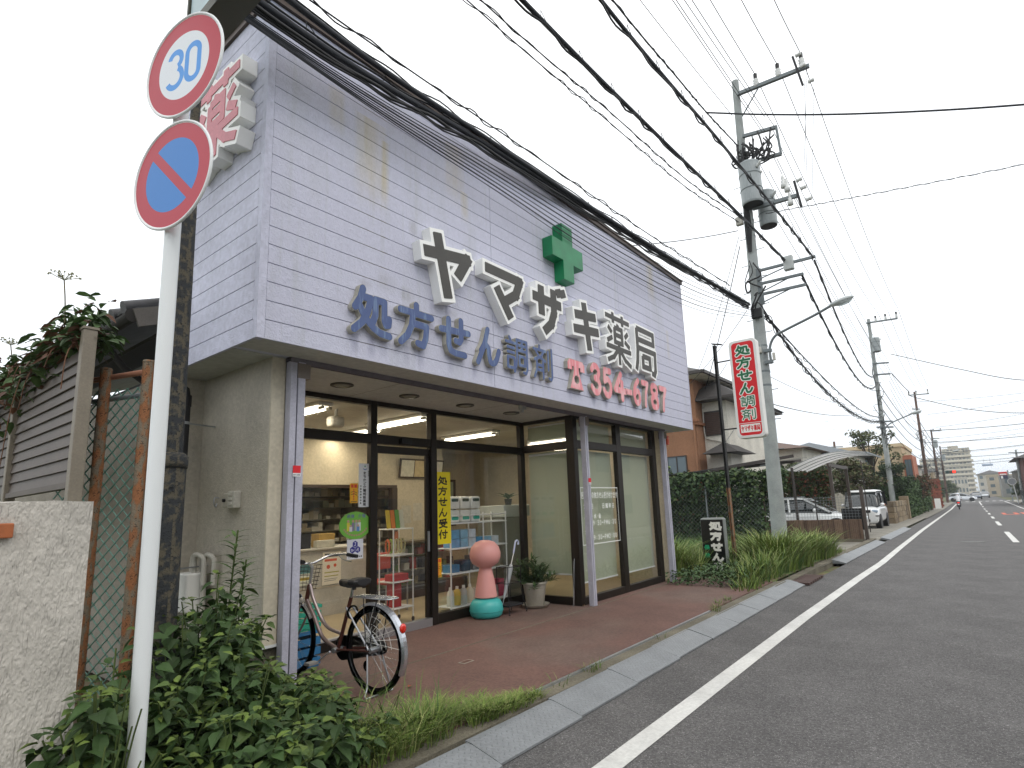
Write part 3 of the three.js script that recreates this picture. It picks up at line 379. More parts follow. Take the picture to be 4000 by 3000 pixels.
{ let i = 0; const pos = ['first', 'second', 'third', 'fourth', 'fifth', 'sixth', 'seventh', 'last'];
  for (const [ch, x0, x1] of [['3', 6.64, 6.93], ['5', 6.97, 7.25], ['4', 7.30, 7.66], ['-', 7.67, 7.87], ['6', 7.89, 8.17], ['7', 8.21, 8.46], ['8', 8.51, 8.83], ['7', 8.87, 9.16]]) {
    const w = (x1 - x0) / 0.9, dash = ch === '-', wd = { 3: 'three', 5: 'five', 4: 'four', 6: 'six', 7: 'seven', 8: 'eight', '-': 'dash' }[ch];
    const k = thing('sign_letter', `faded pink raised ${dash ? 'dash' : 'digit ' + wd}, ${pos[i++]} sign of the phone number`, 'sign letter', [(x0 + x1) / 2, 3, ZF], 'pink phone number');
    const bg = (a, b, d, z) => dash ? bx(x0 - a, x1 + a, 3.15 - a, 3.235 + a, ZF + z, ZF + z + d) : tri(glyph3(ch, 11, b, false, w, 0.42, d).translate(x0 - w * 0.03, 3.035, ZF + z));
    part(k, 'body', bg(0.008, 2, 0.055, 0.002), M.ledge); part(k, 'face', bg(0, 0, 0.004, 0.0575), M.lpink);
  }
  const tel = (o, d, z) => { const s = [[0.06, 0.62], [0.06, 0.84], [0.16, 0.96], [0.84, 0.96], [0.94, 0.84], [0.94, 0.62], [0.72, 0.62], [0.72, 0.74], [0.62, 0.74], [0.62, 0.60], [0.80, 0.12], [0.84, 0.02], [0.16, 0.02], [0.20, 0.12], [0.38, 0.60], [0.38, 0.74], [0.28, 0.74], [0.28, 0.62]], c = [0.5, 0.5];
    const hole = [...Array(16)].map((_, i) => [0.5 + (0.14 - o) * Math.cos(-i * Math.PI / 8), 0.33 + (0.14 - o) * Math.sin(-i * Math.PI / 8)]); return tri(extr(s.map(([x, y]) => [x + Math.sign(x - c[0]) * o, y + Math.sign(y - c[1]) * o]), d, [hole]).scale(0.46, 0.42, 1).translate(6.06, 3.02, ZF + z)); };
  const k = thing('sign_letter', 'faded pink telephone symbol ahead of the pink digits', 'sign letter', [6.29, 3, ZF], 'pink phone number'); part(k, 'body', tel(0.02, 0.055, 0.002), M.ledge); part(k, 'face', tel(0, 0.004, 0.0575), M.lpink);
}
{ const a = 0.133, cx = 6.09, cy = 4.86, R = 0.4, s = [[-a, -R], [a, -R], [a, -a], [R, -a], [R, a], [a, a], [a, R], [-a, R], [-a, a], [-R, a], [-R, -a], [-a, -a]].map(([x, y]) => [x * 0.93 + cx, y + cy]);
  const k = thing('pharmacy_cross', 'solid green cross box sign above the black letters', 'sign', [cx, 4.46, ZF]); part(k, 'body', tri(extr(s, 0.15).translate(0, 0, ZF + 0.002)), M.lgreen); part(k, 'face', tri(extr(s.map(([x, y]) => [cx + (x - cx) * 0.985, cy + (y - cy) * 0.985]), 0.004).translate(0, 0, ZF + 0.1525)), M.lgreen); }
{ const w = 0.86, k = thing('sign_letter', 'big pink kanji on white body on the narrow side wall of the shop', 'sign letter', [1.9, 4.45, -4.66]);
  const b = glyph3('薬', 5, 4.4, true, w, 0.78, 0.125), f = glyph3('薬', 5, 0, true, w, 0.78, 0.006), tr = (g, x) => tri(rot(g, 0, -Math.PI / 2).translate(x, 4.49, -5.09));
  part(k, 'body', tr(b, XF0 - 0.002), M.lwhite); part(k, 'face', tr(f, XF0 - 0.1275), mat(0xe58a96, 0.5, { map: rp(T.mott, 1) })); }
// ======================= INSIDE THE SHOP =======================
const tubeM = new THREE.MeshStandardMaterial({ color: 0xffffff, emissive: 0xfff6dc, emissiveIntensity: 6 });
for (const [x, z] of [[3.75, -6.5], [5.2, -6.36], [7.2, -6.85], [3.75, -7.62], [5.4, -7.62], [8.9, -6.2]]) {
  const k = thing('ceiling_light', 'lit white fluorescent batten under the shop ceiling', 'ceiling light', [x, 2.72, z], 'fluorescent battens in the shop');
  part(k, 'housing', rb(x - 0.1, x + 0.1, 2.775, 2.814, z - 0.63, z + 0.63, 0.01, 1), M.white);
  for (const s of [-1, 1]) { part(k, 'tube', cyl([x + s * 0.05, 2.745, z - 0.56], [x + s * 0.05, 2.745, z + 0.56], 0.015, 0.015, 10), tubeM); for (const e of [-1, 1]) part(k, 'socket', cyl([x + s * 0.05, 2.745, z + e * 0.56], [x + s * 0.05, 2.745, z + e * 0.64], 0.019, 0.019, 10), M.offwhite); }
  const l = new THREE.RectAreaLight(0xfff1d6, 13.0, 0.2, 1.2); l.position.set(x, 2.72, z); l.rotation.x = -Math.PI / 2; scene.add(l);
}
const wood = mat(0x3a2a1e, 0.5, { map: rp(T.mott, 2) }), shelfM = mat(0x8f8b78, 0.6, { map: rp(T.mott, 1) });
{ // partition with the dispensary hatch
  const k = thing('partition_wall', 'beige partition with a dark framed dispensary hatch', 'partition', [4.7, 0.115, -8.3]);
  part(k, 'panel', bx(2.645, 6.75, 1.99, 2.814, -8.36, -8.28), inner); part(k, 'panel', bx(2.645, 6.75, 0.116, 0.95, -8.36, -8.28), inner); part(k, 'panel', bx(6.751, 7.9, 0.116, 2.814, -8.36, -8.28), inner); part(k, 'panel', bx(2.645, 4.1, 0.951, 1.989, -8.36, -8.28), inner);
  part(k, 'hatch_frame', bx(4.1, 6.75, 1.94, 1.99, -8.38, -8.26), wood); part(k, 'hatch_frame', bx(6.65, 6.76, 0.95, 1.94, -8.38, -8.26), wood); part(k, 'hatch_frame', bx(4.1, 6.65, 0.95, 0.985, -8.40, -8.2), wood);
}
{ const r = rand(77), k = thing('medicine_shelves', 'grey green shelves packed with small white drug cartons behind the hatch', 'shelves', [5, 0.115, -9.35]);
  for (let i = 0; i < 9; i++) part(k, 'shelf', bx(3.2, 7.6, 0.42 + i * 0.2, 0.435 + i * 0.2, -9.55, -9.15), shelfM);
  for (let i = 0; i < 5; i++) part(k, 'upright', bx(3.2 + i * 1.09, 3.225 + i * 1.09, 0.116, 2.2, -9.56, -9.14), shelfM);
  const cols = [0xd8d4c4, 0xc9c2ae, 0xe6e4dc, 0x9aa08c, 0xb3a78a].map((c) => mat(c, 0.7)); const by = cols.map(() => []);
  for (let i = 0; i < 9; i++) for (let x = 3.25; x < 7.5;) { const w = 0.05 + r() * 0.1, h = 0.05 + r() * 0.11, c = Math.floor(r() * 5); if (r() < 0.82) by[c].push(bx(x, x + w - 0.006, 0.435 + i * 0.2, 0.435 + i * 0.2 + h, -9.5 + r() * 0.05, -9.2 + r() * 0.06)); x += w; }
  by.forEach((g, i) => part(k, 'cartons', g, cols[i], { stuff: true }));
}
{ const k = thing('counter', 'white panelled reception counter with a poster on its front', 'counter', [4.75, 0.115, -7.4]);
  part(k, 'front_panel', bx(3.9, 5.45, 0.116, 1.02, -7.42, -7.38), M.offwhite); part(k, 'worktop', rb(3.86, 5.5, 1.02, 1.05, -7.9, -7.34, 0.008), M.offwhite); part(k, 'side_panel', bx(5.41, 5.45, 0.116, 1.02, -7.88, -7.4205), M.offwhite); part(k, 'trim', bx(3.9, 5.45, 0.5, 0.515, -7.379, -7.372), inner);
  const pt = canvasTex(128, 192, (x, w, h) => { x.fillStyle = '#e8e2d2'; x.fillRect(0, 0, w, h); x.fillStyle = '#333'; x.fillRect(14, 10, 96, 8); x.fillRect(14, 26, 90, 5); x.fillStyle = '#d25a3a'; x.fillRect(14, 42, 84, 14); x.beginPath(); x.arc(40, 88, 12, 0, 7); x.arc(86, 82, 10, 0, 7); x.fill(); x.fillStyle = '#a6a23a'; x.fillRect(14, 118, 100, 6); x.fillRect(14, 140, 96, 5); x.fillStyle = '#777'; x.fillRect(14, 158, 90, 3); x.fillRect(14, 168, 80, 3); });
  solo('poster', 'cream poster with red and black print on the counter front', 'poster', N(new THREE.BoxGeometry(0.3, 0.45, 0.004)).translate(4.85, 0.76, -7.368), mat(0xffffff, 0.6, { map: pt }));
  const pt2 = canvasTex(96, 128, (x, w, h) => { x.fillStyle = '#dfe3d6'; x.fillRect(0, 0, w, h); x.fillStyle = '#4a7f86'; x.fillRect(8, 12, 80, 50); x.fillStyle = '#c9b43c'; x.fillRect(8, 84, 70, 16); });
  solo('poster', 'small teal and yellow leaflet on the counter front', 'poster', N(new THREE.BoxGeometry(0.22, 0.3, 0.004)).translate(4.45, 0.72, -7.368), mat(0xffffff, 0.6, { map: pt2 }));
}
{ const k = thing('cash_register', 'dark grey cash register on the counter', 'cash register', [4.4, 1.05, -7.6]); part(k, 'body', extr([[0, 0], [0.34, 0], [0.34, 0.12], [0.1, 0.2], [0, 0.2]], 0.36).applyMatrix4(new THREE.Matrix4().makeBasis(new V3(0, 0, -1), new V3(0, 1, 0), new V3(1, 0, 0))).translate(4.2, 1.051, -7.45), M.black); part(k, 'screen', rot(bx(-0.15, 0.15, 0, 0.22, -0.01, 0.02), -0.2).translate(4.38, 1.22, -7.74), M.dark); part(k, 'stand', bx(4.35, 4.41, 1.051, 1.26, -7.76, -7.73), M.dark); }
const carton = (x0, x1, y0, y1, z0, z1, c, name, lab, grp) => solo(name, lab, 'box', rb(x0, x1, y0, y1, z0, z1, 0.004, 1), mat(c, 0.55, { map: rp(T.mott, 3) }), grp);
carton(4.72, 4.98, 1.052, 1.24, -7.7, -7.5, 0xc2a05a, 'carton', 'tan cardboard box standing on the counter'); carton(4.62, 4.9, 1.052, 1.15, -7.48, -7.38, 0xd9d6c6, 'carton', 'low cream box with dark letters along the counter front');
{ const k = thing('display_case', 'glass fronted display counter with shelves of small goods', 'display case', [6.3, 0.115, -7.6]);
  part(k, 'plinth', bx(5.5, 7.7, 0.116, 0.32, -7.85, -7.45), mat(0x2b241e, 0.6)); part(k, 'back_panel', bx(5.5, 7.7, 0.32, 1.0, -7.85, -7.83), M.offwhite); part(k, 'end_panel', bx(5.5, 5.515, 0.32, 1.0, -7.829, -7.45), M.offwhite);
  for (const y of [0.32, 0.55, 0.78]) part(k, 'shelf', bx(5.516, 7.69, y, y + 0.012, -7.82, -7.5), shelfM); part(k, 'top', bx(5.49, 7.71, 1.0, 1.03, -7.86, -7.43), mat(0x6b6352, 0.3)); part(k, 'front_glass', bx(5.516, 7.7, 0.34, 0.99, -7.458, -7.452), M.glass);
  const r = rand(5), cs = [0xd8d6cf, 0x2d3a55, 0x9a8d6a, 0xb8433a, 0x6c8a58, 0x3c3c40];
  for (const y of [0.332, 0.562, 0.792]) for (let x = 5.56; x < 7.5; x += 0.13 + r() * 0.08) { const h = 0.08 + r() * 0.11, w = 0.05 + r() * 0.06, c = cs[Math.floor(r() * 6)]; solo('boxed_goods', 'small carton on a shelf of the glass display counter', 'box', bx(x, x + w, y, y + h, -7.7, -7.58), mat(c, 0.6), 'small cartons in the display counter'); }
}
{ const k = thing('chair', 'pinkish red padded chair in front of the counter', 'chair', [5.45, 0.115, -6.85]), c = mat(0xb2534a, 0.7), fr2 = M.steel; part(k, 'seat', rb(5.23, 5.67, 0.5, 0.56, -7.06, -6.64, 0.03), c); part(k, 'backrest', rb(5.25, 5.65, 0.68, 0.92, -7.09, -7.05, 0.02), c); for (const [a, b] of [[5.26, -6.67], [5.64, -6.67], [5.26, -7.03], [5.64, -7.03]]) part(k, 'leg', cyl([a, 0.116, b], [a, 0.5, b], 0.012), fr2); for (const a of [5.3, 5.6]) part(k, 'back_post', cyl([a, 0.5, -7.04], [a, 0.72, -7.08], 0.01), fr2); }
// framed certificates and notices on the partition
for (const [x, w, c, lab] of [[6.95, 0.3, 0xd9d6c4, 'plain pale framed certificate beside the ornate one'], [7.32, 0.4, 0xd0bd92, 'ornate tan bordered framed certificate on the partition'], [7.68, 0.28, 0xdcd9cc, 'pale framed certificate next to the partition end']]) { const k = thing('certificate', lab, 'certificate', [x, 2.1, -8.25]); part(k, 'frame', rot(bx(-w / 2 - 0.03, w / 2 + 0.03, 0, 0.36, -0.012, 0.012), 0.14).translate(x, 2.12, -8.24), wood); part(k, 'sheet', rot(bx(-w / 2, w / 2, 0.03, 0.33, 0.013, 0.016), 0.14).translate(x, 2.12, -8.24), mat(c, 0.6, { map: rp(T.mott, 4) })); }
for (const [x, y, c, lab] of [[6.98, 1.3, 0xcfcabb, 'plain notice sheet pinned low on the partition by the hatch'], [7.25, 1.34, 0xd3cebf, 'pale typed notice sheet in the middle of the partition'], [7.55, 1.4, 0xb9c8d2, 'bluish printed notice sheet near the partition end']]) solo('notice', lab, 'notice', bx(x - 0.11, x + 0.11, y, y + 0.32, -8.279, -8.276), mat(c, 0.7, { map: rp(T.mott, 5) }));
{ const k = thing('inner_window', 'brown framed inner window with frosted green glass in the back wall', 'window', [8.7, 1.2, -9.5]); part(k, 'frame', [bx(7.95, 9.5, 1.15, 1.2, -9.578, -9.52), bx(7.95, 9.5, 2.15, 2.2, -9.578, -9.52), bx(7.95, 8.0, 1.2, 2.15, -9.578, -9.52), bx(9.45, 9.5, 1.2, 2.15, -9.578, -9.52)], wood); part(k, 'pane', bx(8.0, 8.71, 1.2, 2.15, -9.56, -9.55), mat(0x9fae98, 0.4)); part(k, 'pane', bx(8.73, 9.45, 1.2, 2.15, -9.56, -9.55), mat(0x9fae98, 0.4)); }
// white wire rack right behind the window
{ const k = thing('wire_rack', 'white pipe rack of goods right behind the shop window', 'rack', [6.2, 0.115, -5.95]), wp = M.whitePaint;
  for (const x of [5.72, 6.4, 6.92]) for (const z of [-5.85, -6.15]) part(k, 'post', cyl([x, 0.116, z], [x, 1.46, z], 0.011, 0.011, 8), wp);
  for (const y of [0.17, 0.62, 0.96, 1.31, 1.42]) { part(k, 'rail', [cyl([5.7, y, -5.85], [6.94, y, -5.85], 0.009, 0.009, 8), cyl([5.7, y, -6.15], [6.94, y, -6.15], 0.009, 0.009, 8)], wp); if (y !== 1.42) part(k, 'shelf', bx(5.72, 6.92, y + 0.006, y + 0.014, -6.14, -5.86), wp); } }
for (let i = 0; i < 3; i++) for (let j = 0; j < 2; j++) {   // toilet tissue packs
  const x = 5.86 + i * 0.22, y = 1.325 + j * 0.19, k = thing('tissue_pack', j ? 'white and dark green tissue pack in the top row on the rack' : 'turquoise and white tissue pack in the lower row on the rack', 'tissue pack', [x, y, -6], j ? 'dark green tissue packs' : 'turquoise tissue packs');
  part(k, 'pack', rb(x - 0.1, x + 0.1, y, y + 0.18, -6.1, -5.89, 0.03), mat(0xdfe3df, 0.35)); part(k, 'print', rb(x - 0.085, x + 0.085, y + (j ? 0.09 : 0.02), y + (j ? 0.165 : 0.1), -6.0, -5.886, 0.03), mat(j ? 0x2c4740 : 0x2fb5a0, 0.35));
}
for (let i = 0; i < 9; i++) { const x = 5.8 + (i % 6) * 0.17, y = 0.975 + Math.floor(i / 6) * 0.125; carton(x, x + 0.15, y, y + 0.12, -6.08, -5.9, [0x5aa7d8, 0x8cc4e4, 0xd5e2ec][i % 3], 'carton', 'light blue and white carton stacked on the upper rack shelf', 'blue cartons on the rack'); }
for (let i = 0; i < 5; i++) carton(5.78 + i * 0.22, 5.94 + i * 0.22, 0.636, 0.74 + (i % 3) * 0.05, -6.08, -5.9, [0x3c86b4, 0x1d3d55, 0x6a6f70, 0x2c8a6a, 0x9a8f7c][i], 'carton', ['mid blue', 'navy', 'grey', 'green', 'tan'][i] + ' carton on the middle rack shelf');
for (let i = 0; i < 4; i++) { const x = 5.8 + i * 0.13, k = thing('bottle', ['clear white', 'yellow capped', 'pale grey', 'cream'][i] + ' plastic bottle on the lowest rack shelf', 'bottle', [x, 0.19, -5.95]); part(k, 'body', lathe([[0, 0], [0.05, 0], [0.052, 0.01], [0.052, 0.17], [0.03, 0.21], [0.02, 0.22], [0, 0.22]], [x, 0.186, -5.95], 16), mat([0xd6dad6, 0xcdb04a, 0xb7bab8, 0xd6cdb4][i], 0.4)); part(k, 'lid', cyl([x, 0.406, -5.95], [x, 0.44, -5.95], 0.022), M.white); }
for (let i = 0; i < 4; i++) carton(6.36 + i * 0.14, 6.48 + i * 0.14, 0.186, 0.36 + (i % 2) * 0.08, -6.05, -5.9, i % 2 ? 0xc04a6a : 0xd9c9c6, 'carton', i % 2 ? 'pink carton on the lowest rack shelf' : 'pale carton on the lowest rack shelf', 'cartons on the lowest rack shelf');
{ const k = thing('display_box', 'grey acrylic display box at the end of the rack', 'display box', [7.2, 1.3, -6.1]); part(k, 'cabinet', rb(6.97, 7.6, 0.116, 1.36, -6.5, -5.95, 0.01), mat(0x6d6f68, 0.5)); part(k, 'top', rb(6.95, 7.62, 1.361, 1.55, -6.5, -5.9, 0.015), mat(0xaab0ac, 0.35)); }
{ const k = thing('brochure_stand', 'white wheeled leaflet stand by the glass door', 'stand', [4.95, 0.116, -6.05]), w = M.whitePaint; for (const [a, b] of [[4.78, -5.92], [5.1, -5.92], [4.78, -6.2], [5.1, -6.2]]) { part(k, 'post', cyl([a, 0.17, b], [a, 1.3, b], 0.009, 0.009, 8), w); part(k, 'castor', rot(torus(0.02, 0.012, 12, 6), 0, 0.4).translate(a, 0.15, b), M.dark); } for (const y of [0.3, 0.62, 0.95, 1.28]) part(k, 'tray', rb(4.77, 5.11, y, y + 0.015, -6.21, -5.91, 0.004, 1), w); }
carton(4.82, 4.96, 0.317, 0.6, -6.1, -5.98, 0xb42a2e, 'carton', 'tall red box on the bottom tray of the leaflet stand'); carton(4.8, 5.06, 0.637, 0.72, -6.12, -5.96, 0xc23a3a, 'basket', 'low red basket on the middle tray of the leaflet stand');
for (let i = 0; i < 6; i++) solo('tape_roll', 'upright roll in the row on the leaflet stand', 'roll', rot(torus(0.085, 0.012, 24, 6), 0, Math.PI / 2 - 0.4).translate(4.8 + i * 0.05, 1.07, -6.06), mat([0xd2693f, 0x86a54a, 0xc9c3a2, 0xd6cfa6, 0xcdc48a, 0xb8b48c][i], 0.5), 'rolls on the leaflet stand');
for (let i = 0; i < 4; i++) solo('leaflets', ['yellow', 'orange', 'green', 'pale grey'][i] + ' bundle of leaflets on top of the stand', 'leaflets', rot(bx(-0.03, 0.03, 0, 0.24, -0.006, 0.006), -0.15).translate(4.82 + i * 0.075, 1.297, -6.06), mat([0xcbb23a, 0xc8742c, 0x5f9a44, 0xb9bcb6][i], 0.6));
{ const k = thing('vase', 'small terracotta vase with dry twigs on the display counter', 'vase', [6.2, 1.03, -7.6]); part(k, 'body', lathe([[0, 0], [0.05, 0], [0.06, 0.03], [0.03, 0.12], [0.025, 0.16], [0.02, 0.16], [0, 0.02]], [6.2, 1.031, -7.6], 16), mat(0x8d5236, 0.7)); for (let i = 0; i < 5; i++) part(k, 'twig', tube([[6.2, 1.15, -7.6], [6.2 + (i - 2) * 0.03, 1.3, -7.6], [6.2 + (i - 2) * 0.07, 1.42, -7.58 + (i % 2) * 0.05]], 0.003, 6, 4), M.bark); }
{ const k = thing('ceiling_speaker', 'small cream speaker hung under the shop ceiling by the first batten', 'speaker', [4.1, 2.6, -6.2]); part(k, 'bracket', cyl([4.1, 2.72, -6.2], [4.1, 2.814, -6.2], 0.02), M.offwhite); part(k, 'body', rb(4.0, 4.2, 2.58, 2.72, -6.28, -6.14, 0.04), M.offwhite); }
{ const r = rand(9), k = thing('orchid', 'dark leaved orchid in a small pot on the grey display box', 'plant', [7.3, 1.55, -6.1]); part(k, 'pot', lathe([[0, 0], [0.05, 0], [0.065, 0.1], [0.055, 0.1], [0, 0.02]], [7.3, 1.551, -6.1], 14), M.dark); for (let i = 0; i < 7; i++) { const a = i * 0.9; part(k, 'leaf', N(leafGeo(0.22, 0.07, 0.5)).applyMatrix4(new THREE.Matrix4().makeRotationFromEuler(new THREE.Euler(0, a, 0.7 + r() * 0.3, 'YXZ'))).translate(7.3, 1.64, -6.1), mat(0x2c4a20, 0.5, { side: THREE.DoubleSide })); } }
function leafGeo(L, W, droop = 0.3, fold = 0.35) {   // an ovate leaf along +x, base at the origin
  const t = [0, 0.22, 0.5, 0.78, 1], wv = [0.0, 0.42, 0.5, 0.26, 0], P = [], ix = [];
  t.forEach((q, i) => { const x = L * q, y = -droop * L * q * q, w = W * wv[i]; P.push(x, y, 0, x, y + w * fold, w, x, y + w * fold, -w); });
  for (let i = 0; i < 4; i++) { const a = i * 3, b = a + 3; for (const s of [1, 2]) { const f = s === 1; if (i < 3) ix.push(...(f ? [a, a + s, b, b, a + s, b + s] : [a, b, a + s, b, b + s, a + s])); else ix.push(...(f ? [a, a + s, b] : [a, b, a + s])); } }
  const g = new THREE.BufferGeometry(); g.setAttribute('position', new THREE.Float32BufferAttribute(P, 3)); g.setIndex(ix); const u = g.toNonIndexed(); 
  // drop zero-area faces at the base and tip
  const p = u.attributes.position.array, o = []; for (let i = 0; i < p.length; i += 9) { const a = new V3(p[i], p[i + 1], p[i + 2]), b = new V3(p[i + 3], p[i + 4], p[i + 5]), c = new V3(p[i + 6], p[i + 7], p[i + 8]); if (b.sub(a).cross(c.sub(a)).length() > 1e-9) o.push(...p.slice(i, i + 9)); }
  const h = new THREE.BufferGeometry(); h.setAttribute('position', new THREE.Float32BufferAttribute(o, 3)); h.computeVertexNormals(); return h;
}
// ---- prints on the glass ----
const plate = (name, lab, cat, x0, x1, y0, y1, z, t, grp) => solo(name, lab, cat, N(new THREE.BoxGeometry(x1 - x0, y1 - y0, 0.003)).translate((x0 + x1) / 2, (y0 + y1) / 2, z), mat(0xffffff, 0.55, { map: t }), grp);
plate('window_banner', 'tall yellow banner with black vertical lettering beside the glass door', 'banner', 5.175, 5.45, 1.07, 2.01, -5.5635, canvasTex(160, 544, (x, w, h) => { x.fillStyle = '#f0dc14'; x.fillRect(0, 0, w, h); write(x, '処方せん受付', 32, 34, 92, 66, 0, 81, 11, '#1c1714'); }));
plate('window_notice', 'white vertical notice with one column of black characters on the glass', 'notice', 3.99, 4.16, 1.576, 2.077, -5.5635, canvasTex(128, 376, (x, w, h) => { x.fillStyle = '#e9ecee'; x.fillRect(0, 0, w, h); x.strokeStyle = '#9aa'; x.strokeRect(2, 2, w - 4, h - 4); x.lineWidth = 6; x.strokeStyle = '#3a6ab0'; x.beginPath(); x.arc(64, 36, 18, 0.4, 2.7); x.stroke(); x.fillStyle = '#3a9a6a'; x.beginPath(); x.arc(64, 24, 7, 0, 7); x.fill(); write(x, 'まちかど介護相談薬局', 46, 70, 30, 26, 0, 30, 4, '#222'); write(x, '市薬剤師会会員', 14, 190, 16, 14, 0, 24, 2, '#333'); write(x, '市方相', 96, 64, 12, 12, 0, 16, 1.6, '#444'); }));
const stk = canvasTex(64, 144, (x, w, h) => { x.fillStyle = '#f3b41c'; x.fillRect(0, 0, w, h); x.fillStyle = '#e2482a'; x.fillRect(8, 8, 20, 24); x.fillRect(34, 8, 22, 24); x.strokeStyle = '#6a5320'; x.lineWidth = 4; x.beginPath(); x.moveTo(6, 66); x.lineTo(30, 58); x.lineTo(58, 72); x.moveTo(6, 84); x.lineTo(34, 74); x.lineTo(58, 88); x.stroke(); x.fillStyle = '#d8443a'; for (let i = 0; i < 7; i++) x.fillRect(26, 44 + i * 12, 9, 8); x.fillStyle = '#333'; x.fillRect(8, 132, 48, 5); });
plate('window_sticker', 'orange yellow sticker on the glass next to the white notice', 'sticker', 3.876, 3.98, 1.624, 1.846, -5.5635, stk); plate('window_sticker', 'orange yellow sticker on the glass under the yellow banner', 'sticker', 5.18, 5.27, 0.66, 0.9, -5.5635, stk);
{ // round green sticker (drawn people left as plain shapes)
  const t = canvasTex(256, 192, (x, w, h) => { x.fillStyle = '#7cc24a'; x.fillRect(0, 0, w, h); write(x, '健康', 58, 18, 28, 26, 32, 0, 3.5, '#6a7f9a'); write(x, '介護', 148, 18, 28, 26, 32, 0, 3.5, '#6a7f9a'); const cs = [['#e2d24a', 70], ['#8b84a0', 108], ['#b9b6c0', 134], ['#e4e4e4', 158], ['#e0e0e6', 90], ['#5f93c8', 148]]; cs.forEach(([c, px], i) => { x.fillStyle = c; x.fillRect(px - 10, i < 4 ? 76 : 104, 22, i < 4 ? 58 : 34); x.fillStyle = '#caa58a'; x.beginPath(); x.arc(px, i < 4 ? 66 : 98, i < 4 ? 10 : 8, 0, 7); x.fill(); }); x.fillStyle = '#c98b8b'; for (let i = 0; i < 12; i++) { const a = Math.PI * (0.16 + 0.68 * i / 11); x.save(); x.translate(128 - 100 * Math.cos(a), 84 + 82 * Math.sin(a)); x.fillRect(-6, -6, 12, 11); x.restore(); } });
  const g = N(new THREE.CylinderGeometry(0.5, 0.5, 0.003, 40)); rot(g, Math.PI / 2); const p = g.attributes.position, uv = g.attributes.uv; for (let i = 0; i < p.count; i++) uv.setXY(i, p.getX(i) + 0.5, p.getY(i) + 0.5); g.scale(0.425, 0.305, 1).translate(3.955, 1.375, -5.5635);
  solo('window_sticker', 'oval green sticker with small drawn figures on the glass', 'sticker', g, mat(0xffffff, 0.55, { map: t })); }
plate('window_sticker', 'white square sticker with three blue hexagons reading JPA on the glass', 'sticker', 3.848, 4.06, 1.005, 1.222, -5.5635, canvasTex(192, 192, (x, w, h) => { x.fillStyle = '#e4e6ee'; x.fillRect(0, 0, w, h); const hex = (cx, cy) => { x.beginPath(); for (let i = 0; i < 6; i++) { const a = Math.PI / 6 + i * Math.PI / 3; x[i ? 'lineTo' : 'moveTo'](cx + 34 * Math.cos(a), cy + 34 * Math.sin(a)); } x.closePath(); x.fillStyle = '#2e2f8f'; x.fill(); }; hex(96, 48); hex(65, 102); hex(127, 102); write(x, 'J', 80, 30, 32, 36, 0, 0, 6, '#e4e6ee'); for (const [c, cx, a] of [['P', 65, -2.1], ['A', 127, 0.35]]) { x.save(); x.translate(cx, 102); x.rotate(a); write(x, c, -14, -17, 28, 34, 0, 0, 6, '#e4e6ee'); x.restore(); } write(x, '日本薬剤師会会員', 16, 160, 17, 18, 21, 0, 2.4, '#444'); }));
for (const [x, y, lab] of [[2.545, 1.87, 'small red and white security sticker on the shutter post by the bicycle'], [7.125, 1.84, 'small red and white security sticker on the middle shutter post']]) plate('security_sticker', lab, 'sticker', x - 0.034, x + 0.034, y - 0.045, y + 0.045, -4.3925, canvasTex(96, 128, (c, w, h) => { c.fillStyle = '#e6e6e8'; c.fillRect(0, 0, w, h); c.fillStyle = '#d5202c'; c.fillRect(0, 0, w, 88); c.fillStyle = '#223'; c.font = 'bold 26px sans-serif'; c.fillText('SECOM', 2, 118, 92); }));

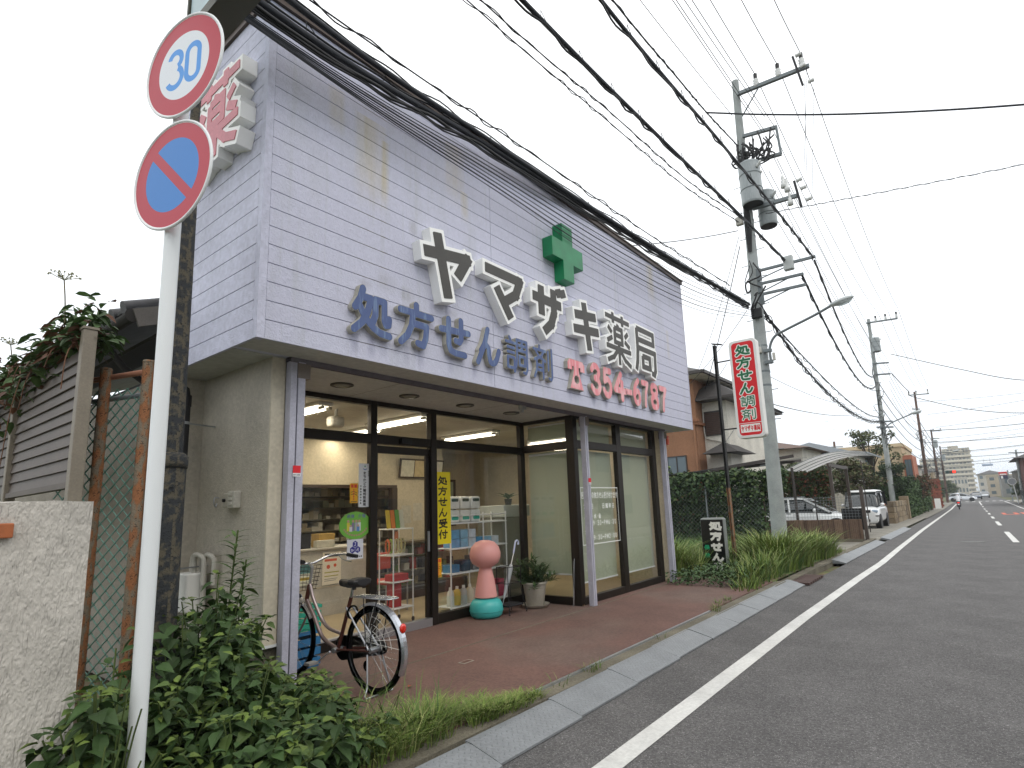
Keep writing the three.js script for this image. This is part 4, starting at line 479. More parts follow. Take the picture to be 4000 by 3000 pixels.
// ======================= ON THE TERRACE =======================
{ // utility bicycle
  const O = [2.985, 0.1, -3.93], d = new V3(-0.06, 0, -0.998).normalize(), n = new V3(-d.z, 0, d.x).negate();   // n: to the rider's left (-x)
  const W = (s, y, l = 0) => new V3(O[0], O[1] + y, O[2]).addScaledVector(d, s).addScaledVector(n, l);
  const k = thing('bicycle', 'brown and silver city bicycle parked on the terrace by the shutter post', 'bicycle', [O[0], O[1], O[2]]), brown = mat(0x6a3f36, 0.4, { metalness: 0.4, map: rp(T.mott, 3) });
  const ring = (s, y, r, t, m = 8, N_ = 48) => { const g = torus(r, t, N_, m); g.applyMatrix4(new THREE.Matrix4().makeBasis(d, new V3(0, 1, 0), n)); const p = W(s, y); return g.translate(p.x, p.y, p.z); };
  const arc = (s, r, a0, a1, w, t) => { const P2 = [], nn = 28; for (let i = 0; i <= nn; i++) { const a = lerp(a0, a1, i / nn); P2.push([Math.cos(a), Math.sin(a)]); } const pos = []; const q = (i, rr, l) => W(s + P2[i][0] * rr, 0.335 + P2[i][1] * rr, l); const quad = (a, b, c, e) => { for (const p of [a, b, c, a, c, e]) pos.push(p.x, p.y, p.z); };
    for (let i = 0; i < nn; i++) { const pr = [[-w, r - 0.012], [-w * 0.6, r + t], [w * 0.6, r + t], [w, r - 0.012]]; for (let j = 0; j < 3; j++) quad(q(i, pr[j][1], pr[j][0]), q(i + 1, pr[j][1], pr[j][0]), q(i + 1, pr[j + 1][1], pr[j + 1][0]), q(i, pr[j + 1][1], pr[j + 1][0])); }
    const g = new THREE.BufferGeometry(); g.setAttribute('position', new THREE.Float32BufferAttribute(pos, 3)); g.computeVertexNormals(); return g; };
  for (const s of [0, 1.1]) {
    const w = part(k, 'wheel', ring(s, 0.335, 0.318, 0.0175), M.rubber); part(w, 'rim', ring(s, 0.335, 0.294, 0.011), M.alu); part(w, 'hub', cyl(W(s, 0.335, -0.05), W(s, 0.335, 0.05), 0.022, 0.022, 14), M.steel);
    const sp = []; for (let i = 0; i < 32; i++) { const a = i * Math.PI / 16, b = a + (i % 4 < 2 ? 0.75 : -0.75), l = i % 2 ? 0.03 : -0.03; sp.push(cyl(W(s + 0.022 * Math.cos(b), 0.335 + 0.022 * Math.sin(b), l), W(s + 0.29 * Math.cos(a), 0.335 + 0.29 * Math.sin(a), 0), 0.0011, 0.0011, 4)); } part(w, 'spokes', sp, M.chrome, { stuff: true });
    part(k, 'mudguard', s ? arc(s, 0.352, 0.2, 2.6, 0.03, 0.008) : arc(s, 0.352, 1.1, 3.6, 0.03, 0.008), mat(0xc3c6cc, 0.25, { metalness: 0.85, side: THREE.DoubleSide }));
  }
  const BB = W(0.45, 0.29), HT = W(0.86, 0.80), HB = W(0.9, 0.67), ST = W(0.29, 0.72);
  part(k, 'seat_tube', cyl(BB, ST, 0.016, 0.016, 12), brown);
  part(k, 'down_tube', tube([HB, W(0.8, 0.55, 0), W(0.66, 0.37, 0), BB], 0.017, 20, 10), mat(0x8a7a78, 0.3, { metalness: 0.6 })); part(k, 'down_tube', tube([HT, W(0.79, 0.66, 0), W(0.62, 0.47, 0), W(0.405, 0.42)], 0.015, 20, 10), mat(0x9a8d8c, 0.3, { metalness: 0.6 }));
  part(k, 'head_tube', cyl(HB, HT, 0.019, 0.019, 12), brown);
  for (const l of [-0.055, 0.055]) { part(k, 'chain_stay', cyl(W(0.42, 0.3, l * 0.6), W(0, 0.335, l), 0.009, 0.009, 8), brown); part(k, 'seat_stay', cyl(W(0.31, 0.64, l * 0.6), W(0, 0.335, l), 0.0085, 0.0085, 8), M.alu); part(k, 'fork_blade', tube([W(0.915, 0.64, l * 0.8), W(0.98, 0.5, l), W(1.1, 0.335, l)], 0.01, 10, 8), M.chrome); }
  part(k, 'seat_post', cyl(ST, W(0.27, 0.80), 0.013, 0.013, 10), M.chrome);
  { // saddle: lofted from sections along its length
    const pos = [], sec = [[0.14, 0.068, 0.035], [0.12, 0.095, 0.05], [0.05, 0.098, 0.055], [-0.03, 0.062, 0.05], [-0.1, 0.032, 0.045], [-0.15, 0.026, 0.04], [-0.165, 0.012, 0.025]], m = 12, q = (i, j) => { const [s, w, h] = sec[i], a = (j / m) * Math.PI * 2; return W(0.27 - s, 0.845 + (i < 3 ? 0.01 : -0.004) + Math.sin(a) * h * (Math.sin(a) > 0 ? 0.5 : 1), Math.cos(a) * w); };
    for (let i = 0; i + 1 < sec.length; i++) for (let j = 0; j < m; j++) for (const p of [q(i, j), q(i, j + 1), q(i + 1, j + 1), q(i, j), q(i + 1, j + 1), q(i + 1, j)]) pos.push(p.x, p.y, p.z);
    for (const e of [0, sec.length - 1]) for (let j = 1; j + 1 < m; j++) for (const p of [q(e, 0), q(e, j), q(e, j + 1)]) pos.push(p.x, p.y, p.z);
    const g = new THREE.BufferGeometry(); g.setAttribute('position', new THREE.Float32BufferAttribute(pos, 3)); g.computeVertexNormals(); part(k, 'saddle', g, mat(0x1b1a1c, 0.55, { side: THREE.DoubleSide })); part(k, 'saddle_springs', [cyl(W(0.19, 0.79, 0.05), W(0.19, 0.83, 0.05), 0.016), cyl(W(0.19, 0.79, -0.05), W(0.19, 0.83, -0.05), 0.016)], M.dark);
  }
  { const rk = part(k, 'rear_rack', [tube([W(0.2, 0.735, 0.05), W(0.0, 0.735, 0.065), W(-0.2, 0.735, 0.06), W(-0.24, 0.735, 0), W(-0.2, 0.735, -0.06), W(0.0, 0.735, -0.065), W(0.2, 0.735, -0.05)], 0.006, 40, 6), ...[-0.03, 0, 0.03].map((l) => cyl(W(0.2, 0.737, l), W(-0.225, 0.737, l), 0.004, 0.004, 6)), ...[0.12, -0.08].map((s) => cyl(W(s, 0.733, 0.062), W(s, 0.733, -0.062), 0.004, 0.004, 6))], M.chrome); for (const l of [0.065, -0.065]) part(rk, 'rack_stay', [cyl(W(-0.1, 0.73, l), W(-0.01, 0.335, l), 0.0045, 0.0045, 6), cyl(W(0.06, 0.73, l), W(0.02, 0.335, l), 0.004, 0.004, 6)], M.dark); }
  part(k, 'handlebar_stem', [cyl(HT, W(0.83, 0.95), 0.013, 0.013, 10), cyl(W(0.83, 0.95), W(0.88, 0.98), 0.013, 0.013, 8)], M.alu);
  part(k, 'handlebar', tube([W(0.64, 1.03, 0.27), W(0.74, 1.04, 0.265), W(0.86, 1.03, 0.2), W(0.89, 0.98, 0.06), W(0.89, 0.98, 0), W(0.89, 0.98, -0.06), W(0.86, 1.03, -0.2), W(0.74, 1.04, -0.265), W(0.64, 1.03, -0.27)], 0.0115, 60, 10), M.chrome);
  for (const l of [0.27, -0.27]) { part(k, 'grip', cyl(W(0.56, 1.022, l * 1.01), W(0.69, 1.036, l), 0.017, 0.017, 12), M.rubber); part(k, 'brake_lever', tube([W(0.8, 1.03, l * 0.93), W(0.72, 0.99, l * 0.95), W(0.63, 0.975, l * 0.98)], 0.005, 10, 6), M.alu); }
  part(k, 'front_basket', (() => { const g = []; for (let i = 0; i <= 6; i++) { const y = 0.74 + i * 0.035, e = 0.11 + i * 0.006; g.push(tube([W(0.99 - e * 0.3, y, -e * 1.3), W(0.99 - e * 0.3, y, e * 1.3), W(1.2 + e * 0.3, y, e * 1.3), W(1.2 + e * 0.3, y, -e * 1.3)], 0.002, 40, 4, true, 0.05)); } for (let j = 0; j < 9; j++) { const l = -0.16 + j * 0.04; g.push(cyl(W(0.97, 0.74, l * 0.85), W(0.95, 0.95, l * 1.1), 0.002, 0.002, 4), cyl(W(1.22, 0.74, l * 0.85), W(1.25, 0.95, l * 1.1), 0.002, 0.002, 4)); } return g; })(), M.dark);
  part(k, 'chain_case', (() => { const s = []; for (let i = 0; i <= 12; i++) { const a = Math.PI / 2 + i * Math.PI / 12; s.push([-0.02 + 0.05 * Math.cos(a), 0.335 + 0.05 * Math.sin(a)]); } for (let i = 0; i <= 12; i++) { const a = -Math.PI / 2 + i * Math.PI / 12; s.push([0.46 + 0.1 * Math.cos(a), 0.29 + 0.1 * Math.sin(a)]); } const g = extr(s, 0.02); return g.applyMatrix4(new THREE.Matrix4().makeBasis(d, new V3(0, 1, 0), n)).translate(...W(0, 0, -0.075).toArray()); })(), mat(0x6d6a66, 0.6));
  for (const [l, sg] of [[0.09, 1], [-0.1, -1]]) { const e = W(0.45 + sg * 0.14, 0.29 - sg * 0.09, l); part(k, 'crank', cyl(W(0.45, 0.29, l * 0.9), e, 0.008, 0.007, 8), M.alu); const p = part(k, 'pedal', [beam(e.clone().addScaledVector(n, Math.sign(l) * 0.02), e.clone().addScaledVector(n, Math.sign(l) * 0.11), 0.07, 0.02)], mat(0x8a8a88, 0.6)); part(p, 'spindle', cyl(e, e.clone().addScaledVector(n, Math.sign(l) * 0.11), 0.006), M.steel); }
  part(k, 'bottom_bracket', cyl(W(0.45, 0.29, -0.05), W(0.45, 0.29, 0.05), 0.022, 0.022, 12), M.steel);
  part(k, 'stand', tube([W(0.0, 0.31, 0.07), W(-0.05, 0.08, 0.11), W(-0.06, 0.012, 0.14), W(-0.06, 0.012, -0.14), W(-0.05, 0.08, -0.11), W(0.0, 0.31, -0.07)], 0.007, 40, 8, false, 0.15), M.alu);
  const rf = part(k, 'rear_reflector', (() => { const p = W(-0.325, 0.52), g = N(new THREE.SphereGeometry(0.03, 14, 10)).scale(1, 1.25, 1); g.scale(1, 1, 0.6); return g.translate(p.x, p.y, p.z); })(), phys(0xd0200c, { roughness: 0.15, clearcoat: 1 })); part(rf, 'reflector_mount', cyl(W(-0.29, 0.51), W(-0.31, 0.52), 0.012), M.steel);
  part(k, 'spoke_reflector', (() => { const p = W(0.1, 0.2), g = N(new THREE.SphereGeometry(0.03, 12, 8)); return g.scale(1, 1.3, 0.25).applyMatrix4(new THREE.Matrix4().makeBasis(d, new V3(0, 1, 0), n)).translate(p.x, p.y, p.z); })(), phys(0xe8eaec, { roughness: 0.1, clearcoat: 1 }));
  part(k, 'skirt_net', (() => { const g = []; for (const l of [0.045]) for (let i = 0; i < 7; i++) { const a = 1.7 + i * 0.22; g.push(cyl(W(0.335 * Math.cos(a) + 0, 0.335 + 0.335 * Math.sin(a), l), W(0.06, 0.40, l), 0.0018, 0.0018, 4)); } for (const r of [0.15, 0.2, 0.26]) { const p = []; for (let i = 0; i < 7; i++) { const a = 1.7 + i * 0.22; p.push(W(r * Math.cos(a) + 0.01, 0.335 + r * Math.sin(a), 0.045)); } g.push(tube(p, 0.0018, 20, 4)); } return g; })(), M.white);
  part(k, 'headlamp', lathe([[0, 0], [0.03, 0.01], [0.036, 0.05], [0.03, 0.07], [0, 0.08]], [0, 0, 0], 16).applyMatrix4(new THREE.Matrix4().makeBasis(n, d, new V3(0, 1, 0))).translate(...W(1.0, 0.68).toArray()), M.chrome);
  part(k, 'ring_lock', rot(torus(0.05, 0.008, 20, 8), 0, 0, 0).applyMatrix4(new THREE.Matrix4().makeBasis(n, new V3(0, 1, 0), d.clone().negate())).translate(...W(0.27, 0.6).toArray()), M.alu);
}
for (const [y0, y1, c, lab] of [[0.101, 0.43, 0x2c6f9e, 'blue slotted plastic crate on the terrace behind the bicycle'], [0.435, 0.66, 0x2ba387, 'green plastic crate on top of the blue one']]) {
  const k = thing('crate', lab, 'crate', [3.03, y0, -5.3]), m = mat(c, 0.5); part(k, 'floor', bx(2.83, 3.25, y0, y0 + 0.015, -5.48, -5.12), m);
  for (const [a, b, e, f] of [[2.82, 3.26, -5.13, -5.11], [2.82, 3.26, -5.49, -5.47], [2.82, 2.84, -5.469, -5.131], [3.24, 3.26, -5.469, -5.131]]) { part(k, 'rim', bx(a - 0.005, b + 0.005, y1 - 0.03, y1, e - 0.004, f + 0.004), m); for (let i = 0; i < 3; i++) part(k, 'slat', bx(a, b, y0 + 0.02 + i * (y1 - y0 - 0.06) / 3, y0 + 0.02 + (i + 0.72) * (y1 - y0 - 0.06) / 3, e, f), m); }
}
{ // plain pink stand-in figure on a turquoise base
  const k = thing('figurine', 'plain pink shop figurine on a turquoise domed base', 'figurine', [5.80, 0.1, -5.28]), at = [5.80, 0.101, -5.28], pk = mat(0xdc9c96, 0.42);
  part(k, 'base', lathe([[0, 0], [0.17, 0], [0.205, 0.03], [0.222, 0.09], [0.215, 0.16], [0.185, 0.215], [0.13, 0.245], [0, 0.25]], at, 40), mat(0x43b0ad, 0.38)); part(k, 'base_seam', rot(torus(0.2235, 0.003, 48, 6), Math.PI / 2).translate(5.80, 0.19, -5.28), mat(0x3a9f9c, 0.5));
  part(k, 'figure', lathe([[0, 0.25], [0.145, 0.25], [0.15, 0.265], [0.135, 0.36], [0.112, 0.5], [0.088, 0.6], [0.08, 0.63], [0.11, 0.645], [0.175, 0.69], [0.205, 0.76], [0.208, 0.82], [0.185, 0.9], [0.13, 0.96], [0.06, 0.985], [0, 0.99]], at, 40), pk);
}
{ // potted shrub
  const x = 6.68, z = -5.14, r = rand(33), k = thing('potted_plant', 'bushy narrow leaved plant in a pale grey pot with saucer', 'potted plant', [x, 0.1, z]), pm = mat(0xb9b3a6, 0.75, { map: rp(T.mott, 3) });
  part(k, 'saucer', lathe([[0, 0], [0.17, 0], [0.205, 0.05], [0.195, 0.05], [0.165, 0.012], [0, 0.012]], [x, 0.101, z], 32), pm); part(k, 'pot', lathe([[0, 0.013], [0.125, 0.013], [0.165, 0.32], [0.178, 0.32], [0.178, 0.35], [0.155, 0.35], [0.15, 0.32], [0, 0.31]], [x, 0.101, z], 32), pm); part(k, 'soil', lathe([[0, 0.0], [0.15, 0]], [x, 0.43, z], 20), M.soil);
  const big = [];
  for (let i = 0; i < 26; i++) { const a = r() * 6.28, e = 0.1 + r() * 0.26, hx = x + Math.cos(a) * e, hz = z + Math.sin(a) * e * 0.9, hy = 0.5 + r() * 0.38 - e * 0.35; part(k, 'stem', tube([[x + Math.cos(a) * 0.05, 0.43, z + Math.sin(a) * 0.05], [lerp(x, hx, 0.6), lerp(0.43, hy, 0.55), lerp(z, hz, 0.6)], [hx, hy, hz]], 0.006, 6, 5), M.stem);
    for (let j = 0; j < 24; j++) { const q = 0.35 + 0.65 * j / 24, g = N(leafGeo(0.1 + r() * 0.05, 0.026, 0.3, 0.3)), yaw = r() * 6.28, up = 0.2 + r() * 0.8; g.applyMatrix4(new THREE.Matrix4().makeRotationFromEuler(new THREE.Euler(0, yaw, up, 'YXZ'))).translate(lerp(x + Math.cos(a) * 0.05, hx, q), lerp(0.43, hy, q), lerp(z + Math.sin(a) * 0.05, hz, q)); const c = 0.7 + r() * 0.7, col = new Float32Array(g.attributes.position.count * 3); for (let t = 0; t < col.length; t += 3) { col[t] = 0.045 * c; col[t + 1] = 0.085 * c; col[t + 2] = 0.03 * c; } g.setAttribute('color', new THREE.BufferAttribute(col, 3)); if (i < 10 && j > 15) part(k, 'leaf', g, M.leafMatte); else big.push(g); } }
  part(k, 'foliage', big, M.leafMatte, { stuff: true });
}
{ const k = thing('umbrella', 'furled clear umbrella with a pale blue hooked handle in the stand', 'umbrella', [6.05, 0.2, -5.15]), a = [6.03, 0.30, -5.17], b = [6.24, 0.88, -5.15]; part(k, 'shaft', cyl(a, b, 0.006), M.white); part(k, 'canopy', (() => { const g = lathe([[0.008, 0], [0.02, 0.05], [0.032, 0.25], [0.036, 0.42], [0.022, 0.46], [0.008, 0.47]], [0, 0, 0], 9); const dd = v(b).clone().sub(v(a)).normalize(); g.applyQuaternion(new THREE.Quaternion().setFromUnitVectors(new V3(0, 1, 0), dd)); return g.translate(...a); })(), phys(0xd7dcdf, { roughness: 0.3, transmission: 0.5, thickness: 0 })); part(k, 'handle', tube([[6.24, 0.88, -5.15], [6.27, 0.97, -5.15], [6.29, 1.03, -5.15], [6.325, 1.05, -5.15], [6.35, 1.03, -5.15], [6.35, 0.99, -5.15]], 0.013, 24, 8), mat(0xb9c2dc, 0.4)); part(k, 'tip', cyl([6.0, 0.22, -5.172], a, 0.004, 0.008), M.steel); }
{ const k = thing('umbrella_stand', 'thin black wire umbrella stand on small feet beside the figurine', 'stand', [6.2, 0.1, -5.2]); for (const [x, z] of [[6.02, -5.28], [6.3, -5.28], [6.3, -5.08], [6.02, -5.08]]) { part(k, 'leg', tube([[x, 0.72, z], [x, 0.4, z], [x + (x > 6.1 ? 0.05 : -0.03), 0.13, z + (z > -5.2 ? 0.04 : -0.03)]], 0.006, 12, 6), M.dark); part(k, 'foot', rot(torus(0.014, 0.007, 12, 6), 0, 0.6).translate(x + (x > 6.1 ? 0.05 : -0.03), 0.121, z + (z > -5.2 ? 0.04 : -0.03)), M.rubber); } for (const y of [0.71, 0.5]) part(k, 'hoop', [cyl([6.02, y, -5.28], [6.3, y, -5.28], 0.005), cyl([6.3, y, -5.28], [6.3, y, -5.08], 0.005), cyl([6.3, y, -5.08], [6.02, y, -5.08], 0.005), cyl([6.02, y, -5.08], [6.02, y, -5.28], 0.005)], M.dark); part(k, 'tray', rb(6.0, 6.32, 0.2, 0.225, -5.3, -5.06, 0.01), M.dark); }
solo('fallen_leaf', 'dry brown leaf lying on the terrace behind the bicycle stand', 'leaf', rot(leafGeo(0.07, 0.035, 0.1, 0.4), 0, 0.4).translate(3.22, 0.115, -3.8), mat(0x8a4a2c, 0.8, { side: THREE.DoubleSide })); solo('fallen_leaf', 'curled pale leaf on the terrace at the middle shutter post', 'leaf', rot(leafGeo(0.06, 0.03, 0.2, 0.6), 0, 1.2).translate(6.98, 0.12, -4.5), mat(0x9a8360, 0.8, { side: THREE.DoubleSide }));
{ const k = thing('floor_hatch', 'small rectangular brass floor plate sunk in the terrace', 'floor plate', [4.05, 0.1, -3.95]); part(k, 'frame', bx(3.98, 4.12, 0.1, 0.104, -4.0, -3.92), mat(0x8d8478, 0.6)); part(k, 'lid', bx(4.0, 4.1, 0.104, 0.1065, -3.985, -3.935), mat(0x5d3a30, 0.6)); }
for (const x of [7.02]) solo('cane', 'pair of thin chrome canes leaning at the corner post', 'cane', [cyl([6.93, 0.101, -4.66], [6.985, 0.75, -4.64], 0.006), cyl([6.99, 0.101, -4.68], [6.99, 0.72, -4.66], 0.006)], M.chrome);
// ======================= LEFT OF THE SHOP =======================
function tint(g, c) { const n = g.attributes.position.count, a = new Float32Array(n * 3); for (let i = 0; i < n; i++) { a[i * 3] = c[0]; a[i * 3 + 1] = c[1]; a[i * 3 + 2] = c[2]; } g.setAttribute('color', new THREE.BufferAttribute(a, 3)); return g; }
const eul = new THREE.Euler(), m4 = new THREE.Matrix4();
const leafAt = (L, W, p, yaw, pitch, roll, col, droop = 0.3, fold = 0.3) => { const g = leafGeo(L, W, droop, fold); eul.set(roll, yaw, pitch, 'YXZ'); m4.makeRotationFromEuler(eul); return tint(g.applyMatrix4(m4).translate(p[0], p[1], p[2]), col); };
function blades(list, r, x, z, y0, h, n, spread, cols, w = 0.006, lean = 0.6) {   // tuft of grass blades
  for (let i = 0; i < n; i++) {
    const a = r() * 6.28, e = Math.sqrt(r()) * spread, bx0 = x + Math.cos(a) * e, bz0 = z + Math.sin(a) * e, H = h * (0.5 + 0.6 * r()), d = a + (r() - 0.5) * 2, L = H * lean * (0.4 + r()), ww = w * (0.6 + 0.7 * r()), c = cols[Math.floor(r() * cols.length)], k = 0.75 + 0.5 * r(), P = [], px = -Math.sin(d) * ww, pz = Math.cos(d) * ww;
    const q = (t) => [bx0 + Math.cos(d) * L * t * t, y0 + H * (t - 0.32 * lean * t * t * t), bz0 + Math.sin(d) * L * t * t], S = [0, 0.4, 0.75, 1].map(q), wd = [1, 0.85, 0.5, 0];
    for (let s = 0; s < 3; s++) { const A = S[s], B = S[s + 1], a0 = wd[s], b0 = wd[s + 1]; P.push(A[0] - px * a0, A[1], A[2] - pz * a0, A[0] + px * a0, A[1], A[2] + pz * a0, B[0] + px * b0, B[1], B[2] + pz * b0); if (b0) P.push(A[0] - px * a0, A[1], A[2] - pz * a0, B[0] + px * b0, B[1], B[2] + pz * b0, B[0] - px * b0, B[1], B[2] - pz * b0); }
    const g = new THREE.BufferGeometry(); g.setAttribute('position', new THREE.Float32BufferAttribute(P, 3)); g.computeVertexNormals(); list.push(tint(g, [c[0] * k, c[1] * k, c[2] * k]));
  }
}
const GR = [[0.1, 0.165, 0.03], [0.125, 0.195, 0.04], [0.075, 0.135, 0.025], [0.2, 0.21, 0.08]], DK = [[0.06, 0.12, 0.025], [0.08, 0.14, 0.03]], GL = [[0.14, 0.21, 0.035], [0.18, 0.25, 0.05], [0.1, 0.165, 0.03], [0.24, 0.26, 0.09]];
function chainlink(q, w, h, p, r) {   // q(u, v) -> point; crossing wires cut to w x h
  const g = []; for (const s of [1, -1]) for (let c = -h; c < w + h; c += p) { let u0 = c, v0 = 0, u1 = c + s * h, v1 = h; if (s < 0) { u0 = c; u1 = c - h; } const cl = (u, vv, uu, ww) => { let t = 0; if (u < 0) t = (0 - u) / (uu - u); else if (u > w) t = (w - u) / (uu - u); return [u + (uu - u) * t, vv + (ww - vv) * t]; }; if ((u0 < 0 && u1 < 0) || (u0 > w && u1 > w)) continue; [[u0, v0], [u1, v1]] = [cl(u0, v0, u1, v1), cl(u1, v1, u0, v0)]; if (Math.abs(u1 - u0) > 0.01) g.push(cyl(q(u0, v0, s), q(u1, v1, s), r, r, 4, true)); }
  return g;
}
{ // rough stucco wall
  const k = thing('garden_wall', 'rough pale grey stucco garden wall', 'wall', [-1, 0, -3.5]);
  const g = new THREE.BoxGeometry(3.9, 1.62, 0.16, 120, 60, 6), p = g.attributes.position, r0 = (x, y) => fbm(x * 0.13 + 0.5, y * 0.13 + 0.5, 16, 4, 401) - 0.5;
  for (let i = 0; i < p.count; i++) { const x = p.getX(i), y = p.getY(i), z = p.getZ(i); if (y > 0.8) p.setY(i, y + 0.035 * r0(x * 2, z * 3)); p.setZ(i, z + 0.02 * r0(x, y) + (z > 0 && x > 1.74 ? 0.02 : 0)); if (x > 1.9) p.setX(i, x + 0.015 * r0(y, z)); } g.computeVertexNormals(); part(k, 'wall', tri(g.translate(-1.045, 0.8, -3.48)), M.stuccoWall);
  part(k, 'name_plate', rb(0.44, 0.622, 1.455, 1.52, -3.395, -3.37, 0.006), mat(0xb5683c, 0.7, { map: rp(T.mott, 4) }));
}
{ // louvred screen fence running back
  const k = thing('slat_fence', 'dark brown louvred screen fence overgrown with creeper', 'fence', [1.0, 1.7, -6]), sm = mat(0x5c5148, 0.55, { map: rp(T.mott, 1) }), pm = mat(0x8a8172, 0.55, { map: rp(T.mott, 1.5) });
  for (const z of [-4.1, -5.72, -7.34, -8.96]) { part(k, 'post', rb(0.965, 1.035, 0.06, 2.66, z - 0.035, z + 0.035, 0.006, 1), pm); part(k, 'post_cap', bx(0.96, 1.04, 2.66, 2.675, z - 0.04, z + 0.04), pm); }
  for (const [a, b] of [[-5.685, -4.135], [-7.305, -5.755], [-8.925, -7.375]]) { for (let i = 0; i < 11; i++) { const y = 1.79 + i * 0.074; part(k, 'slat', rot(bx(-0.004, 0.004, -0.041, 0.041, -(b - a) / 2, (b - a) / 2), 0, 0, -0.2).translate(1.0, y, (a + b) / 2), sm); } part(k, 'rail', bx(0.975, 1.025, 1.715, 1.75, a, b), sm); part(k, 'rail', bx(0.975, 1.025, 2.6, 2.64, a, b), sm); }
}
{ // chain link panel with rusty posts
  const k = thing('wire_gate', 'green chain link panel between rust streaked posts', 'gate', [1.3, 0, -4.02]), q = (t, y, e = 0) => [1.3 - 0.42 * t + 0.9 * e, y, -4.02 - 0.907 * t - 0.42 * e];
  for (const [t, h] of [[0, 2.5], [0.33, 2.48]]) { part(k, 'post', cyl(q(t, 0), q(t, h), 0.032, 0.032, 16), M.rustPost); part(k, 'post_cap', cyl(q(t, h), q(t, h + 0.012), 0.036, 0.03, 16), M.rustPost); }
  part(k, 'rail', cyl(q(0.02, 2.45, 0.03), q(0.7, 2.42, 0.03), 0.018, 0.018, 10), mat(0xb07a60, 0.8, { map: rp(T.mott, 3) })); part(k, 'rail', cyl(q(0.02, 2.3, 0.03), q(0.7, 2.28, 0.03), 0.016, 0.016, 10), M.galv);
  part(k, 'mesh', chainlink((u, w, s) => q(u + 0.02, 0.3 + w, 0.02 + s * 0.002), 0.66, 2.05, 0.08, 0.0046), mat(0x5f8578, 0.3)); 
}
{ // dwelling behind with its tiled eave
  const k = thing('rear_house', 'old dwelling with dark tiled eave behind the shop', 'house', [4, 0, -9]), dk = mat(0x2a2622, 0.8, { map: rp(T.mott, 1) });
  part(k, 'wall', [bx(2.1, 2.35, 0, 2.9, -9.82, -6.0), bx(2.1, 7, 0, 2.9, -13, -9.83)], mat(0x9b9488, 0.9, { map: rp(T.mott, 0.6), bumpMap: rp(T.stucco, 2), bumpScale: 0.003 })); part(k, 'eave_soffit', beam([1.95, 3.24, -9.4], [2.4, 3.36, -9.4], 7.4, 0.03), dk);
  const sl = part(k, 'roof', (() => { const g = extr([[1.68, 3.30], [5.0, 4.55], [5.0, 4.62], [1.68, 3.37]], 7.5); return tri(g.translate(0, 0, -13.1)); })(), M.roof); part(k, 'bargeboard', beam([1.68, 3.27, -5.59], [5, 4.52, -5.59], 0.03, 0.16), mat(0x6b665f, 0.7, { map: rp(T.mott, 2) }));
  for (let i = 0; i < 24; i++) { const z = -5.72 - i * 0.3; part(sl, 'tile_roll', cyl([1.62, 3.375, z], [4.9, 4.61, z], 0.065, 0.065, 10), M.roof); part(sl, 'tile_pan', beam([1.64, 3.37, z - 0.15], [4.9, 4.6, z - 0.15], 0.16, 0.02), M.roof); }
  const gt = part(k, 'gutter', (() => { const s = []; for (let i = 0; i <= 10; i++) { const a = Math.PI + i * Math.PI / 10; s.push([1.66 + 0.06 * Math.cos(a), 3.3 + 0.06 * Math.sin(a)]); } for (let i = 10; i >= 0; i--) { const a = Math.PI + i * Math.PI / 10; s.push([1.66 + 0.052 * Math.cos(a), 3.3 + 0.052 * Math.sin(a)]); } return extr(s, 7.4).translate(0, 0, -13); })(), dk); part(gt, 'end_cap', lathe([[0, 0], [0.06, 0], [0.06, 0.006], [0, 0.006]], [0, 0, 0], 20).applyMatrix4(new THREE.Matrix4().makeRotationX(Math.PI / 2)).translate(1.66, 3.29, -5.6), dk); part(gt, 'downpipe', tube([[1.7, 3.2, -6.4], [1.9, 2.95, -6.4], [2.06, 2.85, -6.4], [2.06, 0.3, -6.4]], 0.03, 24, 10, false, 0.1), dk);
}
{ const k = thing('drain_pipe', 'black rainwater downpipe with elbow on the beige side wall', 'pipe', [2.06, 0.3, -5.42]); part(k, 'pipe', tube([[2.06, 0.05, -5.42], [2.06, 1.4, -5.42], [2.06, 2.58, -5.42], [2.03, 2.68, -5.46], [1.96, 2.72, -5.62], [1.95, 2.74, -5.76]], 0.042, 40, 14, false, 0.2), M.dark); part(k, 'socket', cyl([2.06, 2.5, -5.42], [2.06, 2.6, -5.42], 0.048, 0.048, 16), M.dark); for (const y of [2.35, 1.1]) part(k, 'bracket', [cyl([2.06, y - 0.012, -5.42], [2.06, y + 0.012, -5.42], 0.047, 0.047, 16), beam([2.1, y, -5.42], [2.355, y, -5.5], 0.02, 0.012)], M.steel); }
